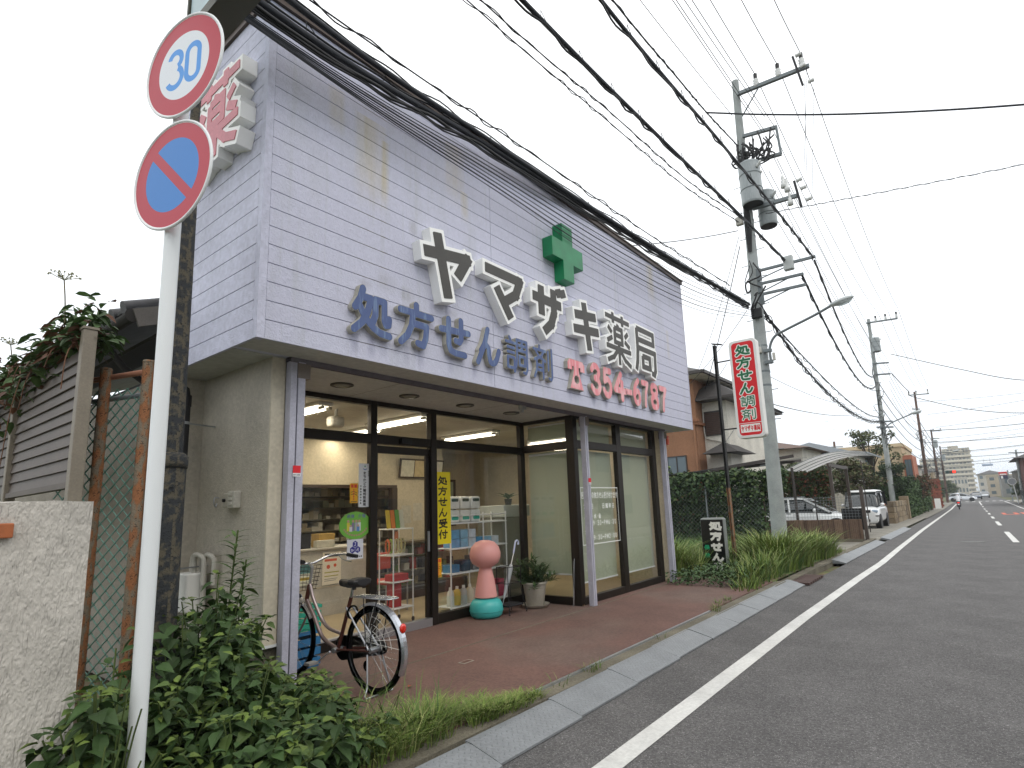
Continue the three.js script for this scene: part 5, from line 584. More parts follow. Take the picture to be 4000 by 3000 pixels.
// fittings on the beige side wall
{ const k = thing('outlet_box', 'small grey outdoor outlet box on the beige side wall', 'outlet', [2.33, 1.6, -5.04]); part(k, 'body', rb(2.30, 2.356, 1.6, 1.72, -5.14, -5.05, 0.008), mat(0xb3aea2, 0.6)); part(k, 'socket_box', rb(2.295, 2.356, 1.59, 1.735, -5.04, -4.93, 0.008), M.offwhite); for (let i = 0; i < 3; i++) part(k, 'switch', rb(2.286, 2.295, 1.615 + i * 0.04, 1.64 + i * 0.04, -5.02, -4.96, 0.003, 1), M.offwhite); part(k, 'knob', cyl([2.28, 1.66, -5.1], [2.3, 1.66, -5.1], 0.015), M.dark); }
solo('hook', 'bent wire hook in the beige side wall', 'hook', tube([[2.356, 1.69, -5.34], [2.32, 1.69, -5.34], [2.31, 1.65, -5.33], [2.33, 1.61, -5.34], [2.345, 1.64, -5.35]], 0.006, 20, 6), M.steel); solo('wall_vent', 'small pale vent hood low on the beige side wall', 'vent', [extr([[0, 0], [0.07, -0.02], [0.07, 0.05], [0, 0.12]], 0.13).applyMatrix4(new THREE.Matrix4().makeBasis(new V3(-1, 0, 0), new V3(0, 1, 0), new V3(0, 0, -1))).translate(2.355, 0.6, -4.71)], M.offwhite);
{ const k = thing('water_pipes', 'looped beige water pipes above a white valve box at the side wall', 'pipes', [2.25, 0, -5.5]); for (const [z, x] of [[-5.6, 2.27], [-5.48, 2.24], [-5.38, 2.28]]) part(k, 'pipe', tube([[x, 0.1, z], [x, 1.0, z], [x, 1.15, z], [x, 1.2, z + 0.03], [x, 1.2, z + 0.1], [x + 0.02, 1.16, z + 0.14], [x + 0.02, 0.95, z + 0.14]], 0.02, 40, 10, false, 0.3), M.offwhite); part(k, 'valve_box', rb(2.16, 2.33, 0.72, 1.05, -5.66, -5.42, 0.02), M.white); part(k, 'nozzle', rb(2.14, 2.17, 0.9, 1.0, -5.7, -5.66, 0.005), M.dark); }
// road sign post
{ const B = [1.085, 0, -3.14], a = 14 * Math.PI / 180, n = new V3(-Math.cos(a), 0, Math.sin(a)), k = thing('road_sign', 'white pole with round thirty limit and no parking discs', 'road sign', B);
  part(k, 'pole', cyl([1.085, 0, -3.14], [1.075, 4.18, -3.14], 0.037, 0.037, 24), M.whitePaint); part(k, 'pole_cap', cyl([1.075, 4.18, -3.14], [1.075, 4.2, -3.14], 0.039, 0.02, 24), M.steel);
  const red = '#b5283c', face = (t) => canvasTex(512, 512, (x) => { x.fillStyle = '#e6e9e6'; x.fillRect(0, 0, 512, 512); x.translate(256, 256); x.fillStyle = red; x.beginPath(); x.arc(0, 0, 246, 0, 7); x.fill(); if (t) { x.fillStyle = '#dfe4ea'; x.beginPath(); x.arc(0, 0, 170, 0, 7); x.fill(); x.strokeStyle = '#3f92e0'; x.lineWidth = 29; x.lineJoin = 'round'; x.lineCap = 'butt'; x.beginPath(); x.arc(-58, -48, 40, Math.PI * 1.06, Math.PI * 2.36); x.stroke(); x.beginPath(); x.arc(-58, 46, 50, Math.PI * 1.62, Math.PI * 2.86); x.stroke(); x.beginPath(); x.roundRect(22, -88, 82, 180, 41); x.stroke(); } else { x.fillStyle = '#2f7cc8'; x.beginPath(); x.arc(0, 0, 176, 0, 7); x.fill(); x.rotate(Math.PI / 4); x.fillStyle = red; x.fillRect(-200, -22, 400, 44); } });
  const M4 = new THREE.Matrix4().makeBasis(new V3(n.z, 0, -n.x), new V3(0, 1, 0), n);
  for (const [y, t, sd] of [[3.925, 1, 0.075], [3.285, 0, 0.045]]) {
    const c = [1.078 + n.x * 0.055 + n.z * sd, y, -3.14 + n.z * 0.055 - n.x * sd], disc = N(new THREE.CylinderGeometry(0.298, 0.298, 0.004, 56)); rot(disc, Math.PI / 2); const p = disc.attributes.position, uv = disc.attributes.uv; for (let i = 0; i < p.count; i++) uv.setXY(i, p.getX(i) / 0.6 + 0.5, p.getY(i) / 0.6 + 0.5);
    const s = part(k, 'sign_disc', disc.applyMatrix4(M4).translate(...c), mat(0xffffff, 0.42, { map: face(t) }), { label: t ? 'red ringed disc with a blue 30' : 'red ringed blue disc with a red slash' });
    part(s, 'rim', torus(0.298, 0.008, 64, 8).applyMatrix4(M4).translate(...c), M.whitePaint); part(s, 'back_rail', [-0.12, 0.12].map((q) => bx(-0.2, 0.2, q - 0.015, q + 0.015, -0.025, -0.004).applyMatrix4(M4).translate(...c)), M.alu); part(s, 'clamp', [-0.12, 0.12].map((q) => cyl([1.078, y + q - 0.015, -3.14], [1.078, y + q + 0.015, -3.14], 0.043, 0.043, 16)), M.steel);
  }
}
{ // dark rusty pole carrying a projecting sign box
  const k = thing('sign_post', 'mottled black and rust pole carrying a projecting sign box', 'post', [1.46, 0, -4.0]);
  part(k, 'lower_pole', cyl([1.465, 0, -4.0], [1.46, 1.88, -4.0], 0.088, 0.086, 24), M.darkPole); part(k, 'collar', lathe([[0.05, -0.05], [0.092, -0.05], [0.096, -0.02], [0.096, 0.02], [0.07, 0.05], [0.05, 0.05]], [1.46, 1.88, -4], 24), M.darkPole); part(k, 'middle_pole', cyl([1.46, 1.88, -4.0], [1.452, 3.75, -4.0], 0.062, 0.055, 20), M.darkPole); part(k, 'upper_pole', cyl([1.452, 3.75, -4.0], [1.47, 5.12, -4.0], 0.03, 0.03, 16), M.darkPole);
  for (const [y, z] of [[1.72, -3.91], [1.0, -3.91]]) part(k, 'bolt', cyl([1.44, y, z], [1.43, y, z + 0.03], 0.012, 0.012, 8), M.darkPole);
  const s = part(k, 'sign_box', rb(1.4, 1.57, 5.0, 5.9, -4.05, -2.7, 0.01), mat(0xbcd3da, 0.4)); const fm = mat(0x4a4a3e, 0.5, { metalness: 0.3 }); part(s, 'frame', [bx(1.39, 1.58, 4.955, 4.999, -4.07, -2.68), bx(1.385, 1.585, 5.0, 5.92, -4.075, -4.052), bx(1.385, 1.585, 5.0, 5.92, -2.698, -2.675), bx(1.39, 1.402, 5.0, 5.04, -4.05, -2.7)], fm); part(s, 'bracket', [bx(1.45, 1.49, 5.2, 5.24, -4.2, -4.08)], fm);
}
// ---- shrubs ----
function shrub(lab, boxes, n, seed, solo_n = 55, size = 1) {
  const r = rand(seed), [bx0, bz0] = boxes[0], k = thing('shrub', lab, 'shrub', [bx0, 0.06, bz0], 'leafy shrubs by the road sign'), rest = [], stems = []; let count = 0;
  for (let i = 0; i < n; i++) {
    const b = boxes[Math.floor(r() * boxes.length)], [cx, cz, rx, rz, h] = b, a = r() * 6.28, e = Math.sqrt(r()), x0 = cx + Math.cos(a) * rx * e * 0.5, z0 = cz + Math.sin(a) * rz * e * 0.5, x1 = cx + Math.cos(a) * rx * e * 1.2, z1 = cz + Math.sin(a) * rz * e * 1.2, H = h * (1 - 0.4 * e * e) * (0.62 + 0.5 * r()), q = (t) => [lerp(x0, x1, t * t * 0.6 + t * 0.4), 0.06 + H * (t - 0.15 * t * t), lerp(z0, z1, t * t * 0.6 + t * 0.4)];
    stems.push(tube([q(0), q(0.35), q(0.7), q(1)], 0.004, 6, 5)); const m = 6 + Math.floor(H * 8), ph = r() * 3;
    for (let j = 0; j < m; j++) { const t = 0.3 + 0.7 * j / (m - 1), p = q(t), tip = j === m - 1; for (let s = 0; s < (tip ? 4 : 2); s++) { const yaw = ph + j * 1.57 + s * (tip ? 1.57 : Math.PI) + (r() - 0.5) * 0.8, L = (tip ? 0.045 + 0.025 * r() : 0.07 + 0.045 * r()) * size, kk = 0.7 + 0.6 * r(), c = tip && r() < 0.6 ? [0.115 * kk, 0.17 * kk, 0.03 * kk] : r() < 0.15 ? [0.08 * kk, 0.13 * kk, 0.03 * kk] : [0.04 * kk, 0.082 * kk, 0.02 * kk], st = 0.012 + 0.025 * r(); if (Math.hypot(p[0] - 1.085, p[2] + 3.14) < 0.15 || (p[2] > -3.14 && Math.abs(-p[0] / p[2] - 0.345) < 0.045 && r() < 0.9)) continue; const g = leafAt(L, L * (0.56 + 0.12 * r()), [p[0] + Math.cos(yaw) * st, p[1] + (r() - 0.5) * 0.02, p[2] - Math.sin(yaw) * st], yaw, tip ? 0.75 - r() * 0.5 : 0.35 - r() * 1.0, (r() - 0.5) * 0.9, c, 0.25 + 0.45 * r(), 0.15 + 0.35 * r()); if (j >= m - 3 && count < solo_n && r() < 0.5) { count++; part(k, 'leaf', g, M.leaf); } else rest.push(g); } }
  }
  part(k, 'foliage', rest, M.leaf, { stuff: true }); part(k, 'stems', stems, M.stem); return k;
}
shrub('broad leaved shrub against the end of the stucco wall', [[0.98, -3.2, 0.24, 0.22, 1.0], [0.86, -2.95, 0.22, 0.2, 0.6], [0.78, -3.1, 0.22, 0.18, 0.45]], 80, 501, 75); shrub('broad leaved shrub around the mottled dark pole', [[1.55, -3.75, 0.4, 0.35, 1.05], [1.8, -4.1, 0.3, 0.35, 1.25], [1.35, -3.5, 0.3, 0.3, 0.8]], 90, 502, 60);
shrub('broad leaved shrub along the foot of the beige side wall', [[1.95, -4.35, 0.26, 0.4, 0.95], [2.1, -3.85, 0.32, 0.3, 0.6], [2.25, -4.2, 0.18, 0.3, 0.42]], 80, 503, 60); shrub('low broad leaved shrub spreading in front of the shutter post', [[2.1, -3.55, 0.34, 0.3, 0.5], [2.35, -3.85, 0.22, 0.25, 0.42], [2.05, -3.15, 0.34, 0.28, 0.44]], 80, 504, 75); shrub('low broad leaved shrub at the foot of the white sign pole', [[1.5, -2.98, 0.3, 0.26, 0.55], [1.85, -3.05, 0.36, 0.3, 0.52], [1.65, -3.35, 0.4, 0.3, 0.75]], 110, 505, 90);
{ const r = rand(61); for (const [x, z, h, lab] of [[1.96, -4.25, 1.42, 'tall narrow leaved weed stalk rising from the shrubs'], [2.08, -4.35, 1.2, 'shorter narrow leaved weed stalk by the side wall']]) { const k = thing('weed', lab, 'weed', [x, 0.06, z]), g = []; part(k, 'stalk', tube([[x, 0.06, z], [x + 0.02, h * 0.6, z], [x + 0.05, h, z + 0.02]], 0.006, 10, 6), M.stem); for (let i = 0; i < 70; i++) { const t = 0.35 + 0.65 * i / 70, c = 0.8 + 0.5 * r(); const gg = leafAt(0.2 * (1.25 - t * 0.6), 0.026, [x + 0.04 * t, 0.06 + (h - 0.06) * t, z + 0.01], i * 2.4, 0.75 - r() * 0.5, 0, [0.07 * c, 0.13 * c, 0.03 * c], 0.4, 0.2); if (i > 30) part(k, 'leaf', gg, M.leafMatte); else g.push(gg); } part(k, 'lower_leaves', g, M.leafMatte, { stuff: true }); } }
// creeper on the louvred fence
{ const r = rand(71), k = thing('creeper', 'reddish green creeper trailing over the louvred fence top', 'creeper', [1, 2.5, -6]), g = [], vn_ = [];
  for (let i = 0; i < 34; i++) { const z = -4.15 - Math.pow(r(), 0.8) * 4.6, x = 1.0 - r() * 0.12, dn = 0.1 + r() * (i % 4 ? 0.35 : 0.8), y0 = 2.6 + r() * 0.16; vn_.push(tube([[x, y0, z], [x - 0.06, y0 - dn * 0.4, z + 0.1], [x - 0.07, y0 - dn, z + 0.18 * (r() - 0.3)]], 0.003, 6, 4)); }
  for (let i = 0; i < 2600; i++) { const z = -4.1 - Math.pow(r(), 1.1) * 4.9, far = clamp((-z - 4.1) / 2.2, 0.15, 1), y = 2.63 + (r() * r()) * 0.34 - r() * r() * r() * 0.75 * far, red = r() < 0.22, c = 0.7 + 0.6 * r(), gg = leafAt(0.07 + 0.05 * r(), 0.045, [0.93 + r() * 0.22 - 0.1 * (y < 2.55), y, z], r() * 6.28, 0.2 - r() * 0.9, (r() - 0.5), red ? [0.13 * c, 0.06 * c, 0.035 * c] : [0.055 * c, 0.1 * c, 0.03 * c]); if (i < 90 && z > -5.2) part(k, 'leaf', gg, M.leaf); else g.push(gg); }
  part(k, 'foliage', g, M.leaf, { stuff: true }); part(k, 'vine', vn_, mat(0x6b4a34, 0.8));
  for (const [z, h] of [[-4.5, 0.45], [-5.9, 0.3]]) { part(k, 'flower_stalk', tube([[0.97, 2.65, z], [0.96, 2.65 + h * 0.6, z - 0.02], [0.95, 2.65 + h, z - 0.06]], 0.004, 8, 5), mat(0x5b5238, 0.8)); const fl = []; for (let i = 0; i < 26; i++) { const a = r() * 6.28, e = 0.09 * Math.sqrt(r()); fl.push(cyl([0.95, 2.65 + h, z - 0.06], [0.95 + Math.cos(a) * e, 2.68 + h + r() * 0.02, z - 0.06 + Math.sin(a) * e], 0.0014, 0.0014, 3), N(new THREE.SphereGeometry(0.006, 5, 4)).translate(0.95 + Math.cos(a) * e, 2.685 + h, z - 0.06 + Math.sin(a) * e)); } part(k, 'umbel', fl, mat(0x8a8a68, 0.8)); } }
// grass: along the kerb, between the shrubs, on the lot
{ const r = rand(81), g = []; for (let i = 0; i < 120; i++) { const x = 2.15 + r() * 1.55, zc = -2.83 - (3.7 - x) * 0.17; blades(g, r, x, zc + (r() - 0.5) * (0.12 + (3.7 - x) * 0.22), 0.07, 0.27 * clamp((3.9 - x) / 1.2, 0.4, 1), 26, 0.06, GL, 0.0042, 0.9); } stuff('kerb_grass', 'bright green grass tufts growing along the kerb by the shrubs', 'grass', g, M.leafMatte);
  const g2 = []; for (const [x, z, n] of [[4.42, -2.84, 30], [4.5, -2.82, 24], [3.95, -2.83, 12], [7.5, -2.85, 24], [7.7, -2.9, 30], [8.0, -2.95, 36], [8.3, -2.95, 36], [5.8, -2.83, 8]]) blades(g2, r, x, z, 0.08, 0.11, n, 0.07, GR, 0.003, 0.9); stuff('kerb_weeds', 'small grass sprouts in the joint of the terrace kerb', 'grass', g2, M.leafMatte);
  const g3 = []; for (let i = 0; i < 30; i++) blades(g3, r, 1.3 + r() * 1.5, -2.85 - r() * 0.6, 0.06, 0.5, 8, 0.12, [...GR, ...DK], 0.004, 0.8); stuff('shrub_grass', 'long grass blades growing through the low shrubs', 'grass', g3, M.leafMatte);
  const g4 = []; for (let i = 0; i < 420; i++) { const x = 8.7 + Math.pow(r(), 0.8) * 8.2, z = -2.98 - r() * (x < 10.5 ? 0.25 + (x - 8.7) * 0.42 : 2.3), near = clamp((x - 8.6) / 2, 0.2, 1) * (x < 11.75 && z / x < -0.325 && z / x > -0.41 ? 0.06 : 1); blades(g4, r, x, z, 0.07 + gy(x), (0.35 + 0.35 * r()) * near * (x > 13.6 && x < 14.1 ? 0.3 : 1) * (x > 16 ? 0.4 : 1), 26, 0.2, i % 5 ? GL : DK, 0.009, 0.6); } for (const [cx, cz, n, h] of [[12.9, -3.55, 26, 1.0], [12.3, -3.3, 14, 0.8], [13.3, -3.2, 14, 0.85], [14.9, -3.25, 26, 0.85], [15.6, -3.2, 16, 0.7], [14.3, -3.4, 12, 0.75], [10.9, -4.85, 16, 0.8], [11.3, -5.0, 14, 0.85]]) for (let j = 0; j < n; j++) blades(g4, r, cx + (r() - 0.5) * 0.7, cz + (r() - 0.5) * 0.5, 0.07 + gy(cx), h * (0.75 + 0.4 * r()), 26, 0.16, GL, 0.01, 0.75);
  for (let i = 0; i < 260; i++) { const x = 10.6 + r() * 7, z = -4.6 - r() * 4; blades(g4, r, x, z, 0.07 + gy(x), 0.55, 18, 0.25, DK, 0.008, 0.8); } stuff('lot_grass', 'tall unmown grass filling the vacant strip beside the shop', 'grass', g4, M.leafMatte); }
{ const r = rand(91), g = []; for (let i = 0; i < 1500; i++) { const x = 9.4 + r() * 2.2, z = -3.1 - r() * 1.3, c = 0.6 + 0.6 * r(); g.push(leafAt(0.05 + 0.04 * r(), 0.04, [x, 0.1 + r() * 0.22, z], r() * 6.28, -r() * 0.5, r() - 0.5, [0.05 * c, 0.1 * c, 0.03 * c])); } stuff('ground_creeper', 'dark low creeper leaves under the grass beside the terrace', 'ground cover', g, M.leafMatte); }
// ======================= BESIDE AND BEYOND THE SHOP =======================
{ const k = thing('gutter_pipe', 'cream downpipe on the shop corner by the grass', 'pipe', [9.97, 0.1, -4.5]); part(k, 'pipe', cyl([9.97, 0.1, -4.5], [10.0, 2.83, -4.5], 0.03, 0.03, 14), M.offwhite); part(k, 'beacon', rb(9.93, 10.01, 2.55, 2.72, -4.46, -4.38, 0.01), mat(0xc8461c, 0.4)); part(k, 'clip', [cyl([9.98, 1.4, -4.5], [9.98, 1.43, -4.5], 0.035)], M.steel); }
// hanging red sign on an old rail post
{ const X = 12.5, k = thing('hanging_sign', 'tall red light box with green white edged lettering beside a black post', 'sign', [X, 0, -4.2]);
  part(k, 'post', [bx(X - 0.06, X + 0.06, 1.75, 4.95, -4.225, -4.213), bx(X - 0.06, X + 0.06, 1.75, 4.95, -4.187, -4.175), bx(X - 0.006, X + 0.006, 1.75, 4.95, -4.2125, -4.1875)], mat(0x1a1a1a, 0.7, { map: rp(T.mott, 2) })); part(k, 'rusty_post_foot', [bx(X - 0.06, X + 0.06, 0, 1.749, -4.225, -4.213), bx(X - 0.06, X + 0.06, 0, 1.749, -4.187, -4.175), bx(X - 0.006, X + 0.006, 0, 1.749, -4.2125, -4.1875)], M.rustPost); part(k, 'cap_plate', rot(bx(-0.07, 0.07, -0.005, 0.005, -0.12, 0.12), 0.25).translate(X, 4.97, -4.14), M.black);
  for (const y of [4.55, 3.02]) part(k, 'arm', cyl([X, y, -4.18], [X, y, -3.84], 0.016, 0.016, 8), M.black); for (const y of [4.5, 3.0]) part(k, 'brace', cyl([X, y - 0.28, -4.18], [X, y, -3.95], 0.006), M.steel);
  part(k, 'box', (() => { const w = 0.56, h = 2.14, rr = 0.09, s = new THREE.Shape(); s.moveTo(-w / 2 + rr, -h / 2); s.lineTo(w / 2 - rr, -h / 2); s.quadraticCurveTo(w / 2, -h / 2, w / 2, -h / 2 + rr); s.lineTo(w / 2, h / 2 - rr); s.quadraticCurveTo(w / 2, h / 2, w / 2 - rr, h / 2); s.lineTo(-w / 2 + rr, h / 2); s.quadraticCurveTo(-w / 2, h / 2, -w / 2, h / 2 - rr); s.lineTo(-w / 2, -h / 2 + rr); s.quadraticCurveTo(-w / 2, -h / 2, -w / 2 + rr, -h / 2); const g = N(new THREE.ExtrudeGeometry(s, { depth: 0.2, bevelEnabled: true, bevelSize: 0.012, bevelThickness: 0.012, bevelSegments: 2 })); return rot(g, 0, -Math.PI / 2).translate(X + 0.1, 3.855, -3.565); })(), M.white);
  const t = canvasTex(256, 1024, (x, w, h) => { x.fillStyle = '#e6e6e2'; x.fillRect(0, 0, w, h); x.fillStyle = '#d81f26'; x.beginPath(); x.roundRect(8, 8, w - 16, h - 16, 40); x.fill(); x.fillStyle = '#e6e6e2'; x.fillRect(8, 884, w - 16, 6); write(x, '処方せん', 52, 44, 150, 112, 0, 139, 42, '#eceee6'); write(x, '調剤', 48, 600, 158, 116, 0, 139, 28, '#eceee6'); write(x, '処方せん', 52, 44, 150, 112, 0, 139, 22, '#1c6a44'); write(x, '調剤', 48, 600, 158, 116, 0, 139, 11, '#1c6a44'); write(x, 'ヤマザキ薬局', 22, 918, 32, 54, 36, 0, 7, '#f0eee6'); x.fillStyle = '#f1efe8'; x.fillRect(24, 900, w - 48, 86); write(x, 'ヤマザキ薬局', 30, 916, 29, 54, 33.5, 0, 7, '#cf2028'); });
  const f = (s) => { const g = new THREE.PlaneGeometry(0.5, 2.08); rot(g, 0, -Math.PI / 2 * s); return N(g).translate(X - s * 0.1135, 3.855, -3.565); }; part(k, 'face', f(1), mat(0xffffff, 0.35, { map: t })); part(k, 'face', f(-1), mat(0xffffff, 0.35, { map: t }));
}
{ const X = 11.8, k = thing('ground_sign', 'weathered black light box with white vertical lettering in the grass', 'sign', [X, 0.1, -4.35]);
  part(k, 'box', rb(X - 0.09, X + 0.09, 0.02, 1.14, -4.6, -4.1, 0.05, 3), mat(0x8a8f8c, 0.6, { map: rp(T.mott, 2) })); const t = canvasTex(256, 512, (x, w, h) => { x.fillStyle = '#0c0d10'; x.fillRect(0, 0, w, h); write(x, '処方せん受付', 92, 18, 146, 86, 0, 102, 25, '#f2f0ea', 'miter'); write(x, '保険', 18, 250, 60, 44, 0, 78, 9, '#1fae7a'); }); const g = new THREE.PlaneGeometry(0.46, 1.04); rot(g, 0, -Math.PI / 2); part(k, 'face', N(g).translate(X - 0.0915, 0.58, -4.35), mat(0xffffff, 0.3, { map: t })); part(k, 'leg', [bx(X - 0.03, X + 0.03, 0, 0.02, -4.5, -4.46), bx(X - 0.03, X + 0.03, 0, 0.02, -4.24, -4.2)], M.rustPost); }
// ivy fence closing the vacant strip
function leafMass(r, n, pick, size, cols, aim) { const g = []; for (let i = 0; i < n; i++) { const p = pick(), c = cols[Math.floor(r() * cols.length)], k = 0.6 + 0.7 * r(), L = size * (0.7 + 0.6 * r()), q = new THREE.BufferGeometry(); q.setAttribute('position', new THREE.Float32BufferAttribute([0, 0, 0, L * 0.5, L * 0.08, L * 0.38, L, -L * 0.1, 0, 0, 0, 0, L, -L * 0.1, 0, L * 0.5, L * 0.08, -L * 0.38], 3)); eul.set((r() - 0.5) * 1.6, aim === undefined ? r() * 6.28 : aim + (r() - 0.5) * 2.6, 0.3 - r() * 1.5, 'YXZ'); q.applyMatrix4(m4.makeRotationFromEuler(eul)).translate(p[0], p[1], p[2]); q.computeVertexNormals(); g.push(tint(q, [c[0] * k, c[1] * k, c[2] * k])); } return g; }
const IV = [[0.035, 0.075, 0.022], [0.05, 0.095, 0.028], [0.028, 0.06, 0.02], [0.07, 0.11, 0.03]];
{ const X = 18.6, k = thing('ivy_fence', 'chain link boundary fence smothered in dark ivy', 'fence', [X, 0, -8]), r = rand(101), top = (z) => 2.35 + 0.22 * (vn(z * 1.7 + 50, 3, 999, 9, 1) - 0.5);
  for (let i = 0; i < 26; i++) part(k, 'vine_stem', tube([[X + 0.1, 0, -5.4 - i * 0.3], [X + 0.2 * r(), 1.1, -5.3 - i * 0.3 + (r() - 0.5) * 0.4], [X + 0.1, 2.2, -5.4 - i * 0.3 + (r() - 0.5) * 0.5]], 0.02, 8, 5), M.bark);
  part(k, 'ivy', [...leafMass(r, 15000, () => { const z = -5.2 - r() * 5.8, y = 0.15 + r() * (top(z) - 0.1); return [X - 0.1 - (y > 1.5 && r() < 0.35 ? 0.3 : 0) + 0.75 * r(), y, z]; }, 0.14, IV, Math.PI), ...leafMass(r, 2200, () => { const z = -4.5 - r() * 8; return [X - 0.1 + r() * 0.7, top(z) - 0.15 + r() * r() * 0.3, z]; }, 0.11, IV), ...leafMass(r, 1200, () => [X + r() * 0.6, 1.7 + r() * 0.7, -5.2 + r() * 0.6], 0.1, IV)], M.leafMatte, { stuff: true });
  for (const z of [-6.9, -8.6]) part(k, 'post', cyl([X - 0.3, 0, z], [X - 0.3, 1.95, z], 0.03, 0.03, 10), M.galv); part(k, 'mesh', chainlink((u, w, s) => [X - 0.3 + s * 0.003, 0.1 + w, -10 + u], 4.8, 1.8, 0.13, 0.003), mat(0x6f7a74, 0.5)); }
{ const r = rand(103), k = thing('shrub', 'bright yellow green clipped shrub above the ivy by the brown house', 'shrub', [20.2, 0, -9.3]); part(k, 'crown', leafMass(r, 900, () => { const a = r() * 6.28, e = Math.sqrt(r()) * 0.7, y = r(); return [20.2 + Math.cos(a) * e * (1.1 - y * 0.7), 1.6 + y * 1.35, -9.3 + Math.sin(a) * e * (1.1 - y * 0.7)]; }, 0.16, [[0.16, 0.24, 0.04], [0.12, 0.19, 0.03]]), M.leafMatte, { stuff: true }); part(k, 'trunk', cyl([20.2, 0, -9.3], [20.2, 1.9, -9.3], 0.05), M.bark); }
// ---- neighbouring houses ----
function hip(x0, x1, z0, z1, y, h, o = 0.7) { const a = [x0 - o, y, z0 - o], b = [x1 + o, y, z0 - o], c = [x1 + o, y, z1 + o], d = [x0 - o, y, z1 + o], w = Math.min(x1 - x0, z1 - z0) / 2 + o * 0.6, mid = (z0 + z1) / 2, mx = (x0 + x1) / 2, alongX = x1 - x0 > z1 - z0, e = alongX ? [x0 - o + w, y + h, mid] : [mx, y + h, z0 - o + w], f = alongX ? [x1 + o - w, y + h, mid] : [mx, y + h, z1 + o - w]; const T3 = alongX ? [a, e, b, b, e, f, b, f, c, c, f, d, d, f, e, d, e, a, a, b, c, a, c, d] : [a, e, b, b, e, f, b, f, c, c, f, d, d, f, e, d, e, a, a, b, c, a, c, d]; const g = new THREE.BufferGeometry(); g.setAttribute('position', new THREE.Float32BufferAttribute(T3.flat(), 3)); g.setAttribute('uv', new THREE.Float32BufferAttribute(new Float32Array(T3.length * 2), 2)); g.computeVertexNormals(); return tri(g); }
M.brown = mat(0xa77a5c, 0.9, { map: rp(T.mott, 0.4), bumpMap: rp(T.stucco, 1), bumpScale: 0.004 }); M.cream = mat(0xe9e5d9, 0.9, { map: rp(T.mott, 0.3), bumpMap: rp(T.stucco, 1), bumpScale: 0.004 }); M.frame = mat(0x3a3431, 0.5); M.pane = mat(0x5d6a70, 0.12, { metalness: 0.2 }); M.tileDark = mat(0x4a4746, 0.7, { map: rp(T.mott, 1) });
function winX(k, x, z0, z1, y0, y1, opt = {}) { const w = part(k, 'window', bx(x - 0.02, x + 0.05, y0, y1, z0, z1), opt.m ?? M.pane); part(w, 'window_frame', [bx(x - 0.05, x + 0.02, y0 - 0.04, y0, z0 - 0.04, z1 + 0.04), bx(x - 0.05, x + 0.02, y1, y1 + 0.04, z0 - 0.04, z1 + 0.04), bx(x - 0.05, x + 0.02, y0, y1, z0 - 0.04, z0), bx(x - 0.05, x + 0.02, y0, y1, z1, z1 + 0.04), bx(x - 0.045, x - 0.0205, y0, y1, (z0 + z1) / 2 - 0.02, (z0 + z1) / 2 + 0.02)], M.frame); return w; }
{ const k = thing('house', 'brown stucco house with a dark hip roof next to the shop', 'house', [25, 0, -12]); part(k, 'wall', bx(22, 29, 0, 6.4, -17, -8.43), M.brown); part(k, 'eaves', bx(21.35, 29.6, 6.4, 6.5, -17.6, -7.75), M.cream); const rf = part(k, 'roof', hip(22, 29, -17, -8.43, 6.501, 1.9, 0.75), M.tileDark); part(rf, 'gutter', [bx(21.2, 21.3, 6.42, 6.54, -17.7, -7.68), bx(21.3, 29.7, 6.42, 6.54, -7.74, -7.64)], M.frame); part(k, 'belt_course', [bx(21.9, 22, 4.5, 4.62, -17, -8.33), bx(21.85, 22, 4.62, 4.72, -17, -8.28), bx(22.001, 29, 4.5, 4.62, -8.43, -8.33)], mat(0x8d6046, 0.8)); winX(k, 22, -9.75, -8.98, 2.0, 3.28); winX(k, 22, -12.5, -11.0, 2.0, 3.3); part(k, 'downpipe', cyl([21.93, 0, -8.5], [21.93, 4.5, -8.5], 0.04), M.brown); }
{ const k = thing('house', 'white stucco house with brown louvred shutters behind the hanging sign', 'house', [25, 0, -8]); part(k, 'wall', bx(22.8, 28.6, 0, 5.47, -8.425, -7.43), M.cream); part(k, 'eaves', bx(22.1, 29.3, 5.47, 5.56, -8.424, -6.86), M.frame); part(k, 'roof', hip(22.8, 28.6, -8.42, -7.43, 5.561, 0.8, 0.68), M.tileDark); const w = winX(k, 22.8, -8.34, -7.72, 4.12, 5.05, { m: M.frame }); for (let i = 0; i < 12; i++) part(w, 'louvre', rot(bx(-0.012, 0.012, -0.03, 0.03, -0.3, 0.3), 0, 0, 0.5).translate(22.755, 4.16 + i * 0.075, -8.03), mat(0x5a4a44, 0.6)); part(k, 'porch_roof', hip(22.1, 24, -8.0, -7.1, 3.3, 0.45, 0.25), M.tileDark); part(k, 'cable_duct', tube([[22.74, 5.3, -8.38], [22.74, 4.1, -8.38], [22.74, 3.95, -8.2], [22.74, 3.8, -7.7]], 0.03, 20, 6), M.offwhite); }
for (const [x0, x1, z0, z1, y, h, c, lab] of [[36, 44, -14, -7.6, 4.3, 1.0, 0x6b5448, 'low house with a brown hip roof behind the carport'], [42, 50, -11.5, -6.2, 4.2, 1.1, 0x70777c, 'low house with a grey tiled roof behind the carport']]) { const k = thing('house', lab, 'house', [(x0 + x1) / 2, gy(x0), (z0 + z1) / 2]); part(k, 'wall', bx(x0, x1, -0.5, y, z0, z1), M.cream); part(k, 'roof', hip(x0, x1, z0, z1, y, h, 0.5), mat(c, 0.7, { map: rp(T.mott, 1) })); for (const z of [z1 - 1.2, z1 - 2.8]) winX(k, x0, z - 0.9, z, 2.2, 3.4); }
